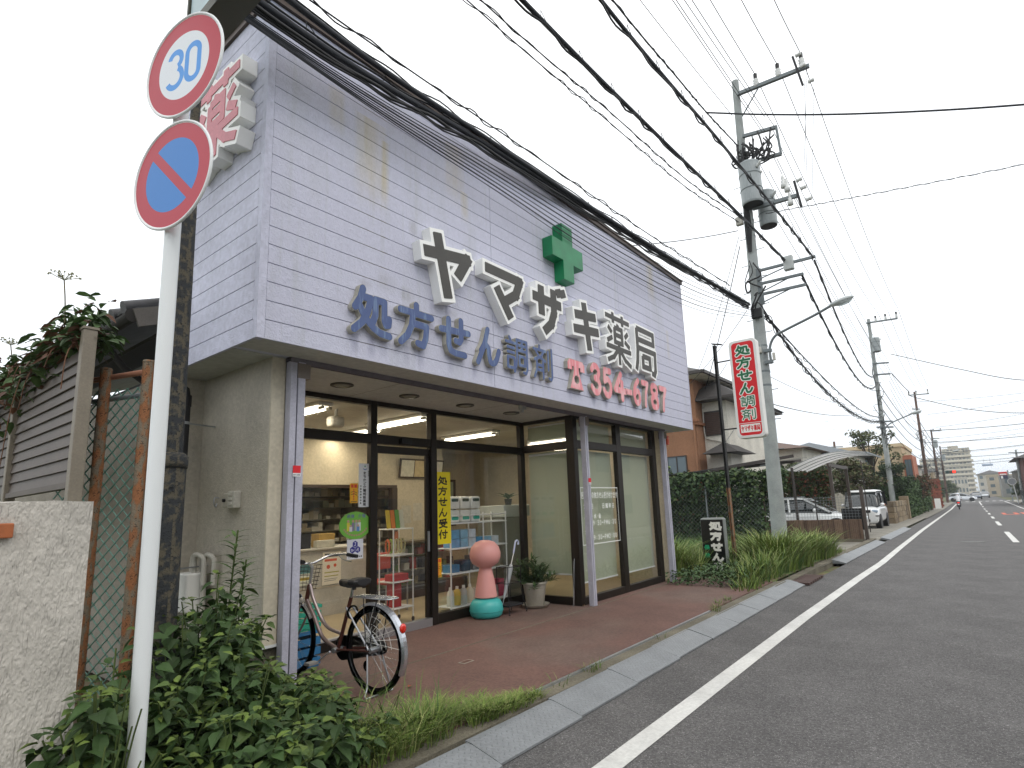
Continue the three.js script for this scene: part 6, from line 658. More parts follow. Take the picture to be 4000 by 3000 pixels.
{ const k = thing('house', 'flat roofed cream house with a deep window beyond the trees', 'house', [62, gy(60), -8]); part(k, 'wall', bx(58, 68, -0.5, 5.4, -14, -4.4), mat(0xcdb999, 0.9, { map: rp(T.mott, 0.3) })); part(k, 'parapet', bx(57.9, 68.1, 5.4, 5.7, -14.1, -4.3), mat(0xcdb999, 0.9)); part(k, 'wing', bx(57.6, 62, -0.5, 4.6, -4.4, -3.7), mat(0xb5735a, 0.9, { map: rp(T.mott, 0.5) })); for (const z of [-6.6, -9.2]) winX(k, 58, z - 1.4, z, 3.3, 4.7); winX(k, 57.6, -4.25, -3.85, 2.6, 4.2); }
// ---- low ribbed wall, mesh fence and posts of the parking place ----
{ const k = thing('block_wall', 'low ribbed brown block wall with a wire mesh fence on top', 'wall', [21.4, 0, -5]), r = rand(111), yb = gy(21) + 0.02; part(k, 'footing', bx(21.28, 21.52, yb - 0.1, yb + 0.12, -7.2, -2.98), M.concDark); const ms = [0x7d6656, 0x8d7562, 0x6b574a].map((c) => mat(c, 0.95, { map: rp(T.mott, 2), bumpMap: rp(T.rough, 3), bumpScale: 0.01 })); for (let i = 0; i < 75; i++) { const z = -3.0 - i * 0.056; part(k, 'rib', bx(21.3 - r() * 0.012, 21.5, yb + 0.12, yb + 0.74 + r() * 0.01, z - 0.05, z), ms[Math.floor(r() * 3)]); } const g = []; for (let y = 0.8; y <= 1.5; y += 0.09) g.push(cyl([21.4, y, -7.2], [21.4, y, -3.0], 0.004, 0.004, 4)); for (let z = -7.2; z <= -3.0; z += 0.09) g.push(cyl([21.4, 0.72, z], [21.4, 1.48, z], 0.004, 0.004, 4)); part(k, 'wire_mesh', g, M.galv); for (const z of [-4.3, -5.7, -7.15]) part(k, 'fence_post', cyl([21.43, 0.7, z], [21.43, 1.5, z], 0.02), M.frame); }
{ const k = thing('gate_post', 'dark brown square gate post at the end of the ribbed wall', 'post', [21.5, 0, -2.9]); part(k, 'post', rb(21.4, 21.56, gy(21), 1.74, -2.96, -2.86, 0.01), mat(0x4a403a, 0.6)); part(k, 'folded_gate', bx(21.7, 21.76, 0.35, 1.05, -3.6, -2.95), M.black); }
{ const k = thing('carport', 'carport with arched translucent roof panels on brown posts', 'carport', [27, 0, -4.8]), pc = phys(0xffffff, { roughness: 1, transmission: 0.65, thickness: 0, side: THREE.DoubleSide }), bm = mat(0x4a3f38, 0.5); for (let i = 0; i < 4; i++) { const P3 = [], x0 = 25.6 + i * 1.05, n = 10, c = (t) => [2.62 + 0.62 * Math.sin(t * 2.2), -6.2 + 3.1 * t]; for (let j = 0; j < n; j++) { const a = c(j / n), b = c((j + 1) / n); for (const q of [[x0, ...a], [x0, ...b], [x0 + 1.03, ...b], [x0, ...a], [x0 + 1.03, ...b], [x0 + 1.03, ...a]]) P3.push(...q); } const g = new THREE.BufferGeometry(); g.setAttribute('position', new THREE.Float32BufferAttribute(P3, 3)); g.computeVertexNormals(); part(k, 'roof_panel', g, pc); part(k, 'roof_rib', tube([...Array(7)].map((_, j) => { const q = c(j / 6); return [x0, q[0] - 0.02, q[1]]; }), 0.014, 16, 6), M.galv); } part(k, 'front_beam', beam([25.5, 2.72, -4.5], [29.9, 2.72, -4.5], 0.08, 0.14), bm); part(k, 'edge_rail', beam([25.5, 3.1, -3.1], [29.9, 3.1, -3.1], 0.05, 0.06), M.galv); for (const x of [25.8, 29.6]) part(k, 'post', rb(x - 0.06, x + 0.06, gy(27), 2.7, -4.56, -4.44, 0.01), bm); part(k, 'prop', cyl([27.6, gy(27), -3.6], [27.6, 2.9, -3.6], 0.02), M.frame); }
{ const k = thing('carport', 'flat black framed carport behind the ivy fence', 'carport', [22.5, 0, -8.5]), bm = M.frame; for (const [a, b] of [[[20.2, 2.35, -9.5], [23.5, 3.05, -5.3]], [[20.2, 2.45, -9.2], [26, 3.0, -5.6]]]) part(k, 'beam', beam(a, b, 0.1, 0.12), bm); for (let i = 0; i < 6; i++) part(k, 'rafter', beam([20.4 + i * 0.9, 2.5 + i * 0.08, -9.2 + i * 0.72], [21.2 + i * 0.9, 2.55 + i * 0.08, -9.8 + i * 0.72], 0.04, 0.06), bm); part(k, 'roof_sheet', beam([20.6, 2.5, -9.3], [25, 3.02, -5.5], 1.2, 0.012), mat(0x55595a, 0.4)); for (const [x, z] of [[20.3, -9.4], [23.5, -5.4]]) part(k, 'post', cyl([x, 0, z], [x, 2.6, z], 0.05), bm); }
// hedges, garden trees
{ const r = rand(121), k = thing('hedge', 'clipped red tipped hedge beside the parked estate car', 'hedge', [27, 0, -6]); for (let i = 0; i < 9; i++) part(k, 'stem', cyl([27, 0, -7.7 + i * 0.34], [27 + (r() - 0.5) * 0.3, 2.2, -7.7 + i * 0.34], 0.03), M.bark); part(k, 'foliage', leafMass(r, 7600, () => { const s = r(); if (r() < 0.5) return [26.6 + r() * 0.8, 0.1 + r() * 2.3, -7.8 + r() * 2.85]; return s < 0.55 ? [26.6 - r() * 0.12, 0.2 + r() * 2.35, -7.9 + r() * 3.1] : s < 0.75 ? [26.6 + r() * 0.8, 0.2 + r() * 2.35, -4.93 + r() * 0.14] : [26.5 + r(), 2.3 + r() * 0.3, -7.9 + r() * 3.1]; }, 0.13, [[0.06, 0.09, 0.025], [0.05, 0.08, 0.02], [0.2, 0.07, 0.035], [0.08, 0.1, 0.03]]), M.leafMatte, { stuff: true }); }
function treeOf(lab, x, z, h, r0, seed, cols, opt = {}) {   // trunk, limbs, and clumps of leaves with gaps
  const r = rand(seed), y0 = gy(x), k = thing('tree', lab, 'tree', [x, y0, z], opt.group), L = [], tr = opt.trunk ?? 0.14, ends = []; part(k, 'trunk', tube([[x, y0, z], [x + 0.1, y0 + h * 0.25, z + 0.08], [x - 0.05, y0 + h * 0.5, z], [x, y0 + h * 0.72, z + 0.1]], tr, 14, 9), M.bark);
  const n = opt.limbs ?? 11; for (let i = 0; i < n; i++) { const a = i * 2.4 + r(), t = 0.35 + 0.6 * i / n, e = r0 * (0.55 + 0.5 * r()) * (1 - 0.45 * (t - 0.35)), y1 = y0 + h * (t + 0.1 + 0.15 * r()), p = [x + Math.cos(a) * e, Math.min(y1, y0 + h), z + Math.sin(a) * e]; part(k, 'limb', tube([[x, y0 + h * t * 0.75, z], [lerp(x, p[0], 0.5), lerp(y0 + h * t * 0.75, p[1], 0.6), lerp(z, p[2], 0.5)], p], tr * 0.3, 8, 6), M.bark); ends.push(p, [lerp(x, p[0], 0.6), lerp(y0 + h * t, p[1], 0.6) + 0.1, lerp(z, p[2], 0.6)]); }
  ends.push([x, y0 + h * 0.95, z]); const cs = opt.clump ?? 0.6; part(k, 'crown', leafMass(r, opt.leaves ?? 3000, () => { const c = ends[Math.floor(r() * ends.length)], a = r() * 6.28, e = cs * Math.cbrt(r()), v2 = Math.acos(2 * r() - 1); return [c[0] + e * Math.sin(v2) * Math.cos(a), c[1] + e * 0.55 * Math.cos(v2), c[2] + e * Math.sin(v2) * Math.sin(a)]; }, opt.size ?? 0.16, cols), M.leafMatte, { stuff: true }); return k;
}
treeOf('tall thin garden tree with sparse pale foliage behind the minivan', 50, -5.9, 6.4, 1.9, 201, [[0.1, 0.13, 0.05], [0.07, 0.1, 0.035], [0.14, 0.13, 0.06]], { leaves: 2600, clump: 0.55, limbs: 14, size: 0.17 }); treeOf('cloud pruned dark pine at the end of the stone wall', 47, -4.5, 3.6, 1.2, 203, [[0.03, 0.055, 0.02], [0.04, 0.07, 0.024]], { leaves: 5200, clump: 0.5, trunk: 0.12, size: 0.13 }); treeOf('rounded olive green bush tree behind the minivan', 38, -5.6, 3.5, 1.3, 205, [[0.1, 0.11, 0.04], [0.07, 0.09, 0.03], [0.12, 0.09, 0.05]], { leaves: 4500, clump: 0.6 }); treeOf('broad dark garden tree left of the carport posts', 35, -7.2, 3.4, 1.4, 207, [[0.05, 0.075, 0.025], [0.07, 0.09, 0.03]], { leaves: 4000, clump: 0.65 }); treeOf('reddish leaved garden tree above the long hedge', 60, -3.9, 3.2, 1.2, 209, [[0.16, 0.07, 0.035], [0.07, 0.08, 0.03]], { leaves: 2500, clump: 0.5 });
{ const r = rand(131), k = thing('hedge', 'long tall clipped conifer hedge along the street', 'hedge', [60, gy(60), -4.2]); for (let i = 0; i < 34; i++) part(k, 'stem', cyl([46.8 + i * 0.8, -0.4, -4.6], [46.8 + i * 0.8, 2.2, -4.6 + (r() - 0.5) * 0.5], 0.04), M.bark); part(k, 'foliage', leafMass(r, 26000, () => { const s = r(); if (r() < 0.5) return [46.3 + Math.pow(r(), 1.5) * 27.6, -0.3 + r() * 2.65, -5.5 + r() * 1.7]; return s < 0.3 ? [46.3 - r() * 0.15, -0.15 + r() * 2.6, -5.6 + r() * 1.95] : s < 0.8 ? [46.2 + Math.pow(r(), 1.6) * 28, -0.2 + r() * 2.65, -3.75 + r() * 0.16] : [46.2 + r() * 28, 2.3 + r() * 0.35, -5.6 + r() * 1.9]; }, 0.2, [[0.045, 0.09, 0.022], [0.06, 0.11, 0.028], [0.035, 0.07, 0.02]]), M.leafMatte, { stuff: true }); }
for (let i = 0; i < 6; i++) treeOf(['rounded street shrub', 'broad roadside bush', 'dark clipped bush', 'loose green bush', 'small round topped tree', 'pale roadside bush'][i] + [' past the brick pillar', ' before the crossing', ' at the corner beyond the crossing', ' by the far apartment block', ' beside the far parked cars', ' across the street at the corner'][i], [92, 104, 132, 150, 170, 100][i], [-4.6, -5.2, -5.5, -4.8, -4.2, 5.6][i], [2.6, 3.6, 2.6, 4, 3.4, 2.4][i], 1.4, 300 + i, [[0.05, 0.085, 0.025], [0.07, 0.1, 0.03]], { leaves: 1300, clump: 0.8, size: 0.3, limbs: 8 });
// stone wall with mailbox
{ const r = rand(141), k = thing('stone_wall', 'low tan stone block wall with an orange mailbox panel', 'wall', [41, gy(41), -3.6]), ms = [0x8d7d66, 0x9c8a70, 0x7b6d5a, 0xa5967c].map((c) => mat(c, 0.95, { map: rp(T.mott, 1.5), bumpMap: rp(T.rough, 2), bumpScale: 0.02 })); for (let row = 0; row < 4; row++) for (let i = 0; i < 13; i++) { const x = 37 + i * 0.66 + (row % 2) * 0.33, y = gy(x) + row * 0.31; part(k, 'stone', rb(x, x + 0.64, y, y + 0.3, -3.85, -3.55 + r() * 0.04, 0.03, 1), ms[Math.floor(r() * 4)]); } for (let row = 0; row < 4; row++) for (let j = 0; j < 2; j++) part(k, 'stone', rb(36.62, 36.98, gy(37) + row * 0.31, gy(37) + row * 0.31 + 0.3, -4.5 + j * 0.5, -4.02 + j * 0.5, 0.03, 1), ms[Math.floor(r() * 4)]); part(k, 'pillar', rb(44.6, 45.2, gy(45), gy(45) + 1.5, -3.95, -3.45, 0.03), ms[1]); part(k, 'mailbox', rb(36.57, 36.61, gy(37) + 1.0, gy(37) + 1.18, -4.35, -3.9, 0.01), mat(0xc26a34, 0.6)); part(k, 'mailbox_plate', rb(36.58, 36.615, gy(37) + 0.7, gy(37) + 0.95, -4.3, -3.95, 0.01), M.steel); }
{ const r = rand(151), k = thing('brick_pillar', 'red brick gate wall with white gate beyond the long hedge', 'wall', [82, gy(82), -3.8]), ms = [0x8e4a36, 0x7c3f2f, 0x9b5640].map((c) => mat(c, 0.9, { map: rp(T.mott, 1) })); for (let row = 0; row < 17; row++) for (let i = 0; i < 4; i++) part(k, 'brick', bx(82 + (row % 2) * 0.02, 82.4, gy(82) + row * 0.2, gy(82) + row * 0.2 + 0.185, -4.1 + i * 0.27 + (row % 2) * 0.1, -3.845 + i * 0.27 + (row % 2) * 0.1), ms[Math.floor(r() * 3)]); part(k, 'gate_leaf', rb(78, 78.06, gy(78), gy(78) + 1.15, -3.6, -3.05, 0.01), M.white); part(k, 'gate_bars', [...Array(6)].map((_, i) => bx(78, 78.04, gy(78) + 1.15, gy(78) + 1.5, -3.58 + i * 0.1, -3.55 + i * 0.1)), M.frame, { stuff: true }); part(k, 'gate_pillar', bx(76.8, 77.2, gy(77), gy(77) + 1.35, -4.1, -3.75), ms[0]); part(k, 'coping', bx(81.9, 82.5, gy(82) + 3.4, gy(82) + 3.48, -4.2, -3.0), M.concDark); }
// ======================= POLES AND WIRES =======================
scene.fog = new THREE.FogExp2(0xe3ebf0, 0.0007);
const porc = mat(0xd8dad8, 0.25), lineM = mat(0x1c2028, 0.6), armM = mat(0x6f7678, 0.5, { metalness: 0.4 });
function insul(k, x, y, z, s = 1) { const i = part(k, 'insulator', lathe([[0, 0], [0.05, 0], [0.06, 0.05], [0.045, 0.07], [0.07, 0.1], [0.045, 0.13], [0.07, 0.17], [0.05, 0.2], [0, 0.2]].map(([a, b]) => [a * s, b * s]), [x, y, z], 12), porc); part(i, 'insulator_cap', cyl([x, y + 0.2 * s, z], [x, y + 0.34 * s, z], 0.045 * s), M.black); }
function tank(k, x, z, y0, y1, r) { const t = part(k, 'transformer', lathe([[0, 0], [r * 0.93, 0], [r * 0.95, 0.03], [r * 0.95, 0.05], [r, 0.06], [r, y1 - y0 - 0.06], [r * 1.03, y1 - y0 - 0.05], [r * 1.03, y1 - y0 - 0.02], [r * 0.8, y1 - y0 + 0.03], [0, y1 - y0 + 0.05]], [x, y0, z], 28), mat(0xaab2b4, 0.45, { map: rp(T.mott, 1) })); part(t, 'bottom_plate', lathe([[0, 0], [r * 0.92, 0]], [x, y0 - 0.002, z], 24), M.dark); for (const a of [0.6, 2.1]) part(t, 'bushing', along(lathe([[0, 0], [0.05, 0], [0.035, 0.04], [0.05, 0.08], [0.03, 0.12], [0.045, 0.16], [0.02, 0.2], [0, 0.2]], [0, -0.1, 0], 10), [x + Math.cos(a) * r, y1 - 0.25, z + Math.sin(a) * r], [x + Math.cos(a) * (r + 0.15), y1 - 0.15, z + Math.sin(a) * (r + 0.15)]), porc); for (const f of [0.35, 0.7]) part(t, 'band', rot(torus(r + 0.003, 0.012, 32, 5), Math.PI / 2).translate(x, lerp(y0, y1, f), z), armM); }
{ const X = 16.62, k = thing('utility_pole', 'grey concrete utility pole with two transformers behind the hanging sign', 'utility pole', [X, 0, -4.33]), q = (y) => [X - 0.02 * y / 14, y, -4.33 + 0.2 * y / 14], zp = (y) => -4.33 + 0.2 * y / 14;
  part(k, 'shaft', cyl([X, -0.1, -4.33], q(14.3), 0.205, 0.1, 28), M.poleConc);
  for (const y of [4.6, 5.0, 5.75, 6.9, 7.2, 7.5, 7.8, 8.1, 9.1, 9.6, 10.9, 11.6, 12.3]) part(k, 'band', cyl([X, y, zp(y)], [X, y + 0.06, zp(y)], 0.212 - y * 0.0072, 0.212 - y * 0.0072, 24), armM);
  for (let i = 0; i < 22; i++) { const y = 2.4 + i * 0.42, s = i % 2 ? 1 : -1; part(k, 'step_bolt', cyl([X, y, zp(y) + s * 0.1], [X, y, zp(y) + s * 0.34], 0.011, 0.011, 6), armM); }
  const arm = (y0, z0, y1, z1, w = 0.09) => part(k, 'crossarm', beam([X - 0.18, y0, z0], [X - 0.18, y1, z1], w, w), armM);
  arm(13.72, -4.05, 13.58, -2.05, 0.1); arm(12.28, -4.05, 12.13, -3.08); arm(11.37, -4.05, 11.26, -3.05); arm(9.9, -4.0, 9.84, -2.75, 0.1);
  for (const [y, z1] of [[8.0, -2.55], [7.6, -2.9], [7.28, -2.88]]) { part(k, 'bracket_arm', beam([X - 0.1, y, -4.05], [X - 0.1, y - 0.03, z1], 0.07, 0.07), armM); part(k, 'bracket_stay', cyl([X - 0.1, y - 0.25, -4.05], [X - 0.1, y - 0.03, lerp(-4.05, z1, 0.7)], 0.018), armM); part(k, 'bracket_plate', bx(X - 0.13, X - 0.05, y - 0.3, y + 0.06, -4.14, -4.0), armM); }
  part(k, 'arm_brace', cyl([X - 0.16, 12.95, -4.0], [X - 0.18, 13.62, -3.45], 0.02), armM); for (const z of [-3.5, -2.87, -2.23]) insul(k, X - 0.18, 13.68 + (z + 3.5) * -0.02, z, 1.25);
  part(k, 'arm_post', [beam([X - 0.2, 12.15, -3.1], [X - 0.2, 11.25, -3.06], 0.06, 0.06)], armM); part(k, 'arm_post', beam([X - 0.24, 14.05, -2.43], [X - 0.24, 13.03, -2.27], 0.06, 0.06), M.dark); part(k, 'arm_post', beam([X - 0.24, 10.27, -2.81], [X - 0.24, 9.46, -2.71], 0.06, 0.06), M.dark);
  for (const [y, z] of [[14.02, -2.28], [13.62, -2.2], [13.05, -2.05], [10.25, -2.68], [9.98, -2.6], [9.6, -2.5]]) part(k, 'strain_insulator', along(lathe([[0, 0], [0.05, 0], [0.06, 0.04], [0.045, 0.08], [0.06, 0.12], [0.045, 0.16], [0, 0.16]], [0, -0.08, 0], 10), [X - 0.24, y, z - 0.1], [X - 0.24, y + 0.02, z + 0.1]), porc);
  for (const [y, z] of [[10.2, -3.1], [10.05, -3.02], [9.62, -2.98]]) part(k, 'cut_out', lathe([[0, 0], [0.075, 0], [0.08, 0.1], [0.05, 0.14], [0.06, 0.2], [0.035, 0.24], [0.05, 0.3], [0.025, 0.38], [0, 0.42]], [X - 0.2, y, z], 14), porc);
  tank(k, X - 0.38, -3.93, 9.9, 11.2, 0.3); tank(k, X + 0.28, -3.72, 9.42, 10.5, 0.25);
  part(k, 'junction_box', rb(X - 0.28, X - 0.1, 7.75, 8.15, -3.35, -3.1, 0.02), mat(0xb3b8b6, 0.5)); part(k, 'junction_box', rb(X - 0.3, X - 0.15, 9.5, 9.75, -4.5, -4.3, 0.02), M.offwhite); part(k, 'junction_box', rb(X - 0.26, X - 0.18, 5.55, 5.72, -4.32, -4.2, 0.01), M.offwhite);
  const r = rand(7), tg = []; for (let i = 0; i < 22; i++) { const up = i < 17, yc = up ? 11.6 : 9.2 - r() * 2.5, z0 = up ? lerp(-4.2, -3.2, r()) : -4.35 + r() * 0.3, x0 = X - 0.2 - r() * 0.12; tg.push(tube([[x0, yc + r() * 0.6, z0], [x0 - 0.1 * r(), yc - 0.1 + (r() - 0.5) * 0.7, z0 + (r() - 0.5) * 0.5], [x0 - 0.05, yc - 0.35 * r(), z0 + (r() - 0.5) * 0.8], [x0, yc + (r() - 0.5) * 0.9, z0 + (r() - 0.5) * 0.7]], 0.012 + 0.014 * r(), 24, 6)); } part(k, 'wiring_loops', tg, M.black, { stuff: true });
  const dr = []; for (let i = 0; i < 5; i++) dr.push(tube([[X - 0.16 + i * 0.02, 11.8, zp(11) + 0.1 + i * 0.03], [X - 0.18, 10.8, zp(10) - 0.05 + i * 0.03], [X - 0.2, 9.6, zp(9) + 0.1 - i * 0.04], [X - 0.2, 8.6, zp(8) + 0.05 - i * 0.02]], 0.018, 20, 6)); part(k, 'riser_cables', dr, M.black, { stuff: true });
  part(k, 'splice_box', rb(X - 0.32, X - 0.2, 6.55, 6.85, -4.35, -4.05, 0.04), M.black); for (const [z0, y0, z1, y1] of [[-2.1, 13.55, -2.55, 10.3], [-2.18, 13.55, -2.5, 10.0], [-1.98, 13.0, -2.42, 9.6]]) part(k, 'drop_wire', cyl([X - 0.24, y0, z0], [X - 0.24, y1, z1], 0.006, 0.006, 5), lineM);
}
function lampHead(k, p, s = 1) { const [x, y, z] = p; part(k, 'lamp_head', N(new THREE.SphereGeometry(0.5, 20, 12)).scale(0.26 * s, 0.16 * s, 0.62 * s).applyMatrix4(new THREE.Matrix4().makeRotationX(-0.2)).translate(x, y, z), mat(0xb7bdbd, 0.45)); part(k, 'lamp_glass', N(new THREE.SphereGeometry(0.5, 16, 8)).scale(0.2 * s, 0.14 * s, 0.4 * s).applyMatrix4(new THREE.Matrix4().makeRotationX(-0.2)).translate(x, y - 0.045 * s, z + 0.06 * s), phys(0xdfe6e6, { roughness: 0.1, transmission: 0.6, thickness: 0 })); }
{ const X = 16.55, k = thing('street_lamp', 'grey street lamp on a curved arm clamped to the concrete pole', 'street lamp', [X, 5.2, -4]); part(k, 'arm', tube([[X - 0.1, 5.2, -3.99], [X - 0.1, 5.65, -3.98], [X - 0.1, 5.95, -3.82], [X - 0.1, 6.08, -3.5], [X - 0.1, 6.3, -2.8], [X - 0.1, 6.47, -2.35]], 0.035, 40, 10), armM); lampHead(k, [X - 0.1, 6.54, -2.08]); part(k, 'clamp', [bx(X - 0.15, X - 0.02, 5.22, 5.3, -4.15, -3.94), bx(X - 0.15, X - 0.02, 5.55, 5.63, -4.15, -3.94)], armM); part(k, 'photo_cell', rb(X - 0.14, X - 0.06, 5.28, 5.5, -3.93, -3.86, 0.015), M.offwhite); }
function farPole(lab, x, z, h, m, o = {}) { const y0 = gy(x), k = thing('utility_pole', lab, 'utility pole', [x, y0, z]); part(k, 'shaft', cyl([x, y0, z], [x, y0 + h, z + 0.15], 0.19, 0.1, 16), m); for (const [dy, a, b] of o.arms ?? []) part(k, 'crossarm', beam([x - 0.15, y0 + h - dy, z + a], [x - 0.15, y0 + h - dy - 0.1, z + b], 0.1, 0.1), armM); for (const [dz] of o.ins ?? []) insul(k, x - 0.15, y0 + h - 0.35, z + dz, 1.3); if (o.tank) tank(k, x - 0.15, z + 0.4, y0 + h - 2.5, y0 + h - 1.5, 0.26); for (let i = 0; i < 8; i++) part(k, 'step_bolt', cyl([x, y0 + 3 + i * 0.9, z - 0.1 * (i % 2 ? 1 : -1)], [x, y0 + 3 + i * 0.9, z - 0.4 * (i % 2 ? 1 : -1)], 0.014, 0.014, 5), armM); const r = rand(Math.round(x)), tg = []; for (let i = 0; i < 16; i++) { const yc = y0 + h - 3 - r() * (h * 0.5); tg.push(tube([[x - 0.2, yc, z], [x - 0.3, yc - 0.5 + r() * 0.4, z + (r() - 0.4) * 0.9], [x - 0.2, yc - 0.6 * r(), z + (r() - 0.3)], [x - 0.1, yc - 1.2, z]], 0.018, 10, 5)); } part(k, 'wiring_loops', tg, M.black, { stuff: true }); return k; }
const rustC = mat(0x6b5348, 0.9, { map: rp(T.mott, 1) });
const p2 = farPole('pale concrete utility pole beyond the minivan with one small transformer', 46.1, -4.45, 14.1, M.poleConc, { arms: [[0.3, 0, 1.9], [3.3, 0, 1.0], [4.1, 0, 1.0], [7.4, -0.3, 0.7], [7.8, -0.3, 0.7]], ins: [[0.6], [1.2], [1.85]], tank: true });
farPole('rusty brown utility pole rising past the long hedge', 72, -3.7, 12.4, rustC, { arms: [[0.3, -0.4, 1.4], [1.8, -0.3, 0.4]], ins: [[-0.35], [0.3], [1.3]] }); farPole('dark utility pole second before the traffic light', 95, -3.65, 10.3, rustC, { arms: [[0.2, 0, 1.3], [1.2, 0, 0.9]], ins: [[0.4], [1.2]], tank: true }); farPole('short dark utility pole right before the traffic light', 116, -3.6, 9.3, rustC, { arms: [[0.3, 0, 1.6], [1.0, 0, 1.2]], tank: true }); farPole('grey utility pole across the street by the red brown house', 92, 4.6, 6.6, M.poleConc, { arms: [[0.3, -0.6, 0.9]] }); farPole('small pole far behind the low houses', 64, -10.6, 7.2, rustC, { arms: [[0.5, -0.9, 0.9]] });
for (const [x, z, a] of [[46.0, -4.3, 2.4], [96, -3.5, 3]]) { const k = thing('street_lamp', x < 50 ? 'street lamp on a straight arm of the pole beyond the minivan' : 'distant street lamp arm on the dark pole', 'street lamp', [x, 6, z]); part(k, 'arm', tube([[x - 0.2, 5.8, z], [x - 0.2, 6.2, z + 0.4], [x - 0.2, 6.7, z + a * 0.7]], 0.04, 16, 8), armM); lampHead(k, [x - 0.2, 6.78, z + a * 0.7 + 0.25], 1.2); }
// ---- cables ----
function cable(lab, grp, pts, r, sag = 0, o = {}) {
  let P4 = pts.map(v); if (P4.length === 2) P4 = [0, 0.12, 0.25, 0.4, 0.5, 0.6, 0.75, 0.88, 1].map((t) => P4[0].clone().lerp(P4[1], t).add(new V3(0, -sag * 4 * t * (1 - t), 0)));
  const k = thing('overhead_cable', lab, 'cable', P4[0].toArray(), grp), cu = new THREE.CatmullRomCurve3(P4), n = o.n ?? 60, rr = rand(Math.round(P4[0].y * 1000 + P4[0].z * 77));
  const wob = (amp, ph, off) => cu.getPoints(160).map((p, i) => p.clone().add(new V3(0, Math.sin(i * 0.9 + ph) * amp + off, Math.cos(i * 0.7 + ph) * amp)));
  part(k, 'strand', N(new THREE.TubeGeometry(cu, n, r, 6)), o.m ?? lineM); for (const [amp, off, r2] of o.extra ?? []) part(k, 'strand', N(new THREE.TubeGeometry(new THREE.CatmullRomCurve3(wob(amp, rr() * 6, off)), 240, r2, 5)), M.black);
  if (o.hang) { const L = cu.getLength(), g = []; for (let i = 1; i < L / o.hang; i++) { const p = cu.getPointAt(i * o.hang / L), q = cu.getPointAt(Math.min(1, (i * o.hang + 0.14) / L)); const top = p.clone().add(new V3(0, 0.13, 0)); g.push(cyl(p, top, 0.004, 0.004, 4), cyl(top, q.clone().add(new V3(0, 0.02, 0)), 0.004, 0.004, 4)); } part(k, 'hangers', g, M.black, { stuff: true }); } return k;
}
const back = (p, y, z) => [[-13, y, z], [-4, lerp(p[1], y, 0.55), lerp(p[2], z, 0.5)], p];
cable('thick black cable bundle sweeping across the top of the siding', undefined, [...back([1.83, 5.33, -3.75], 6.4, -3.2), [4.5, 5.62, -3.87], [9, 6.13, -4.12], [13, 6.65, -4.32], [16.5, 7.02, -4.45]], 0.03, 0, { extra: [[0.01, -0.055, 0.018], [0.012, -0.085, 0.014], [0.008, 0.06, 0.01], [0.012, -0.11, 0.009]], hang: 0.8, n: 90 });
cable('smooth thick black cable just above the hanger bundle', undefined, [...back([1.95, 5.48, -3.7], 6.6, -3.1), [4.5, 5.66, -3.83], [9, 6.12, -4.05], [13, 6.62, -4.25], [16.5, 7.06, -4.4]], 0.027, 0, { extra: [[0.012, 0.05, 0.008]], n: 90 });
cable('twisted thin service pair rising above the shop parapet', undefined, [[-13, 7.1, -5.2], [3.03, 7.36, -5.27], [7, 7.55, -5.27], [12, 7.8, -5.27], [16.5, 7.78, -4.9]], 0.011, 0, { extra: [[0.03, 0.0, 0.01]] });
for (let i = 0; i < 7; i++) cable('hair thin dark wire slanting across the upper siding', 'thin wires across the siding', [[-6, 5.6, -3.6], [1.9 + i * 0.1, 5.2 - i * 0.02, -3.78], [4.5, 5.38 - i * 0.05, -3.84], [7.5, 5.6 - i * 0.09, -3.9], [11, 5.98 - i * 0.1, -4.0], [16.5, 6.95 - i * 0.06, -4.3]], 0.0045 + (i % 3) * 0.0015, 0);
cable('wavy thin cable above the shop, lower of two', undefined, [[-12, 8.3, -4.73], [5.1, 8.63, -4.73], [9, 8.98, -4.73], [13, 9.32, -4.7], [16.5, 9.6, -4.4]], 0.011, 0, { extra: [[0.025, 0, 0.008]] }); cable('wavy thin cable above the shop, upper of two', undefined, [[-12, 8.4, -4.65], [5.3, 8.74, -4.65], [9, 9.12, -4.65], [13, 9.45, -4.62], [16.5, 9.75, -4.35]], 0.012, 0, { extra: [[0.02, 0.0, 0.009]] });
cable('heavy messenger cable with wire hangers reaching the pole bracket box', undefined, [[-13, 7.0, -3.3], [4.49, 7.2, -3.3], [8, 7.42, -3.3], [12, 7.75, -3.3], [16.5, 8.06, -3.3]], 0.033, 0, { extra: [[0.02, -0.05, 0.014]], hang: 0.85, n: 90 }); cable('heavy messenger cable with wire hangers ending on the outer bracket', undefined, [[-13, 7.0, -2.6], [5.05, 7.18, -2.6], [9, 7.5, -2.6], [13, 7.78, -2.6], [16.5, 7.95, -2.6]], 0.026, 0, { extra: [[0.02, -0.05, 0.012]], hang: 0.85, n: 90 });
cable('bundled service cable running to the joint before the pole', undefined, [[-13, 11, -4.35], [8.95, 11.4, -4.35], [12, 11.7, -4.35], [14.19, 11.93, -4.35], [16.4, 12.0, -4.2]], 0.02, 0, { extra: [[0.02, 0, 0.012]] }); cable('black cable crossing the road from the joint before the pole', undefined, [[14.19, 11.93, -4.35], [14.45, 11.35, -3.0], [14.85, 10.6, -1.0], [15.5, 9.7, 2.0], [16.6, 8.6, 7]], 0.022, 0, { extra: [[0.012, 0, 0.008]] }); cable('wavy thin wire leaving the transformers across the road', undefined, [[16.4, 9.6, -3.65], [16.5, 9.3, -1.5], [16.6, 8.84, 1.94], [17, 8.3, 8]], 0.008, 0, { extra: [[0.02, 0, 0.006]] });
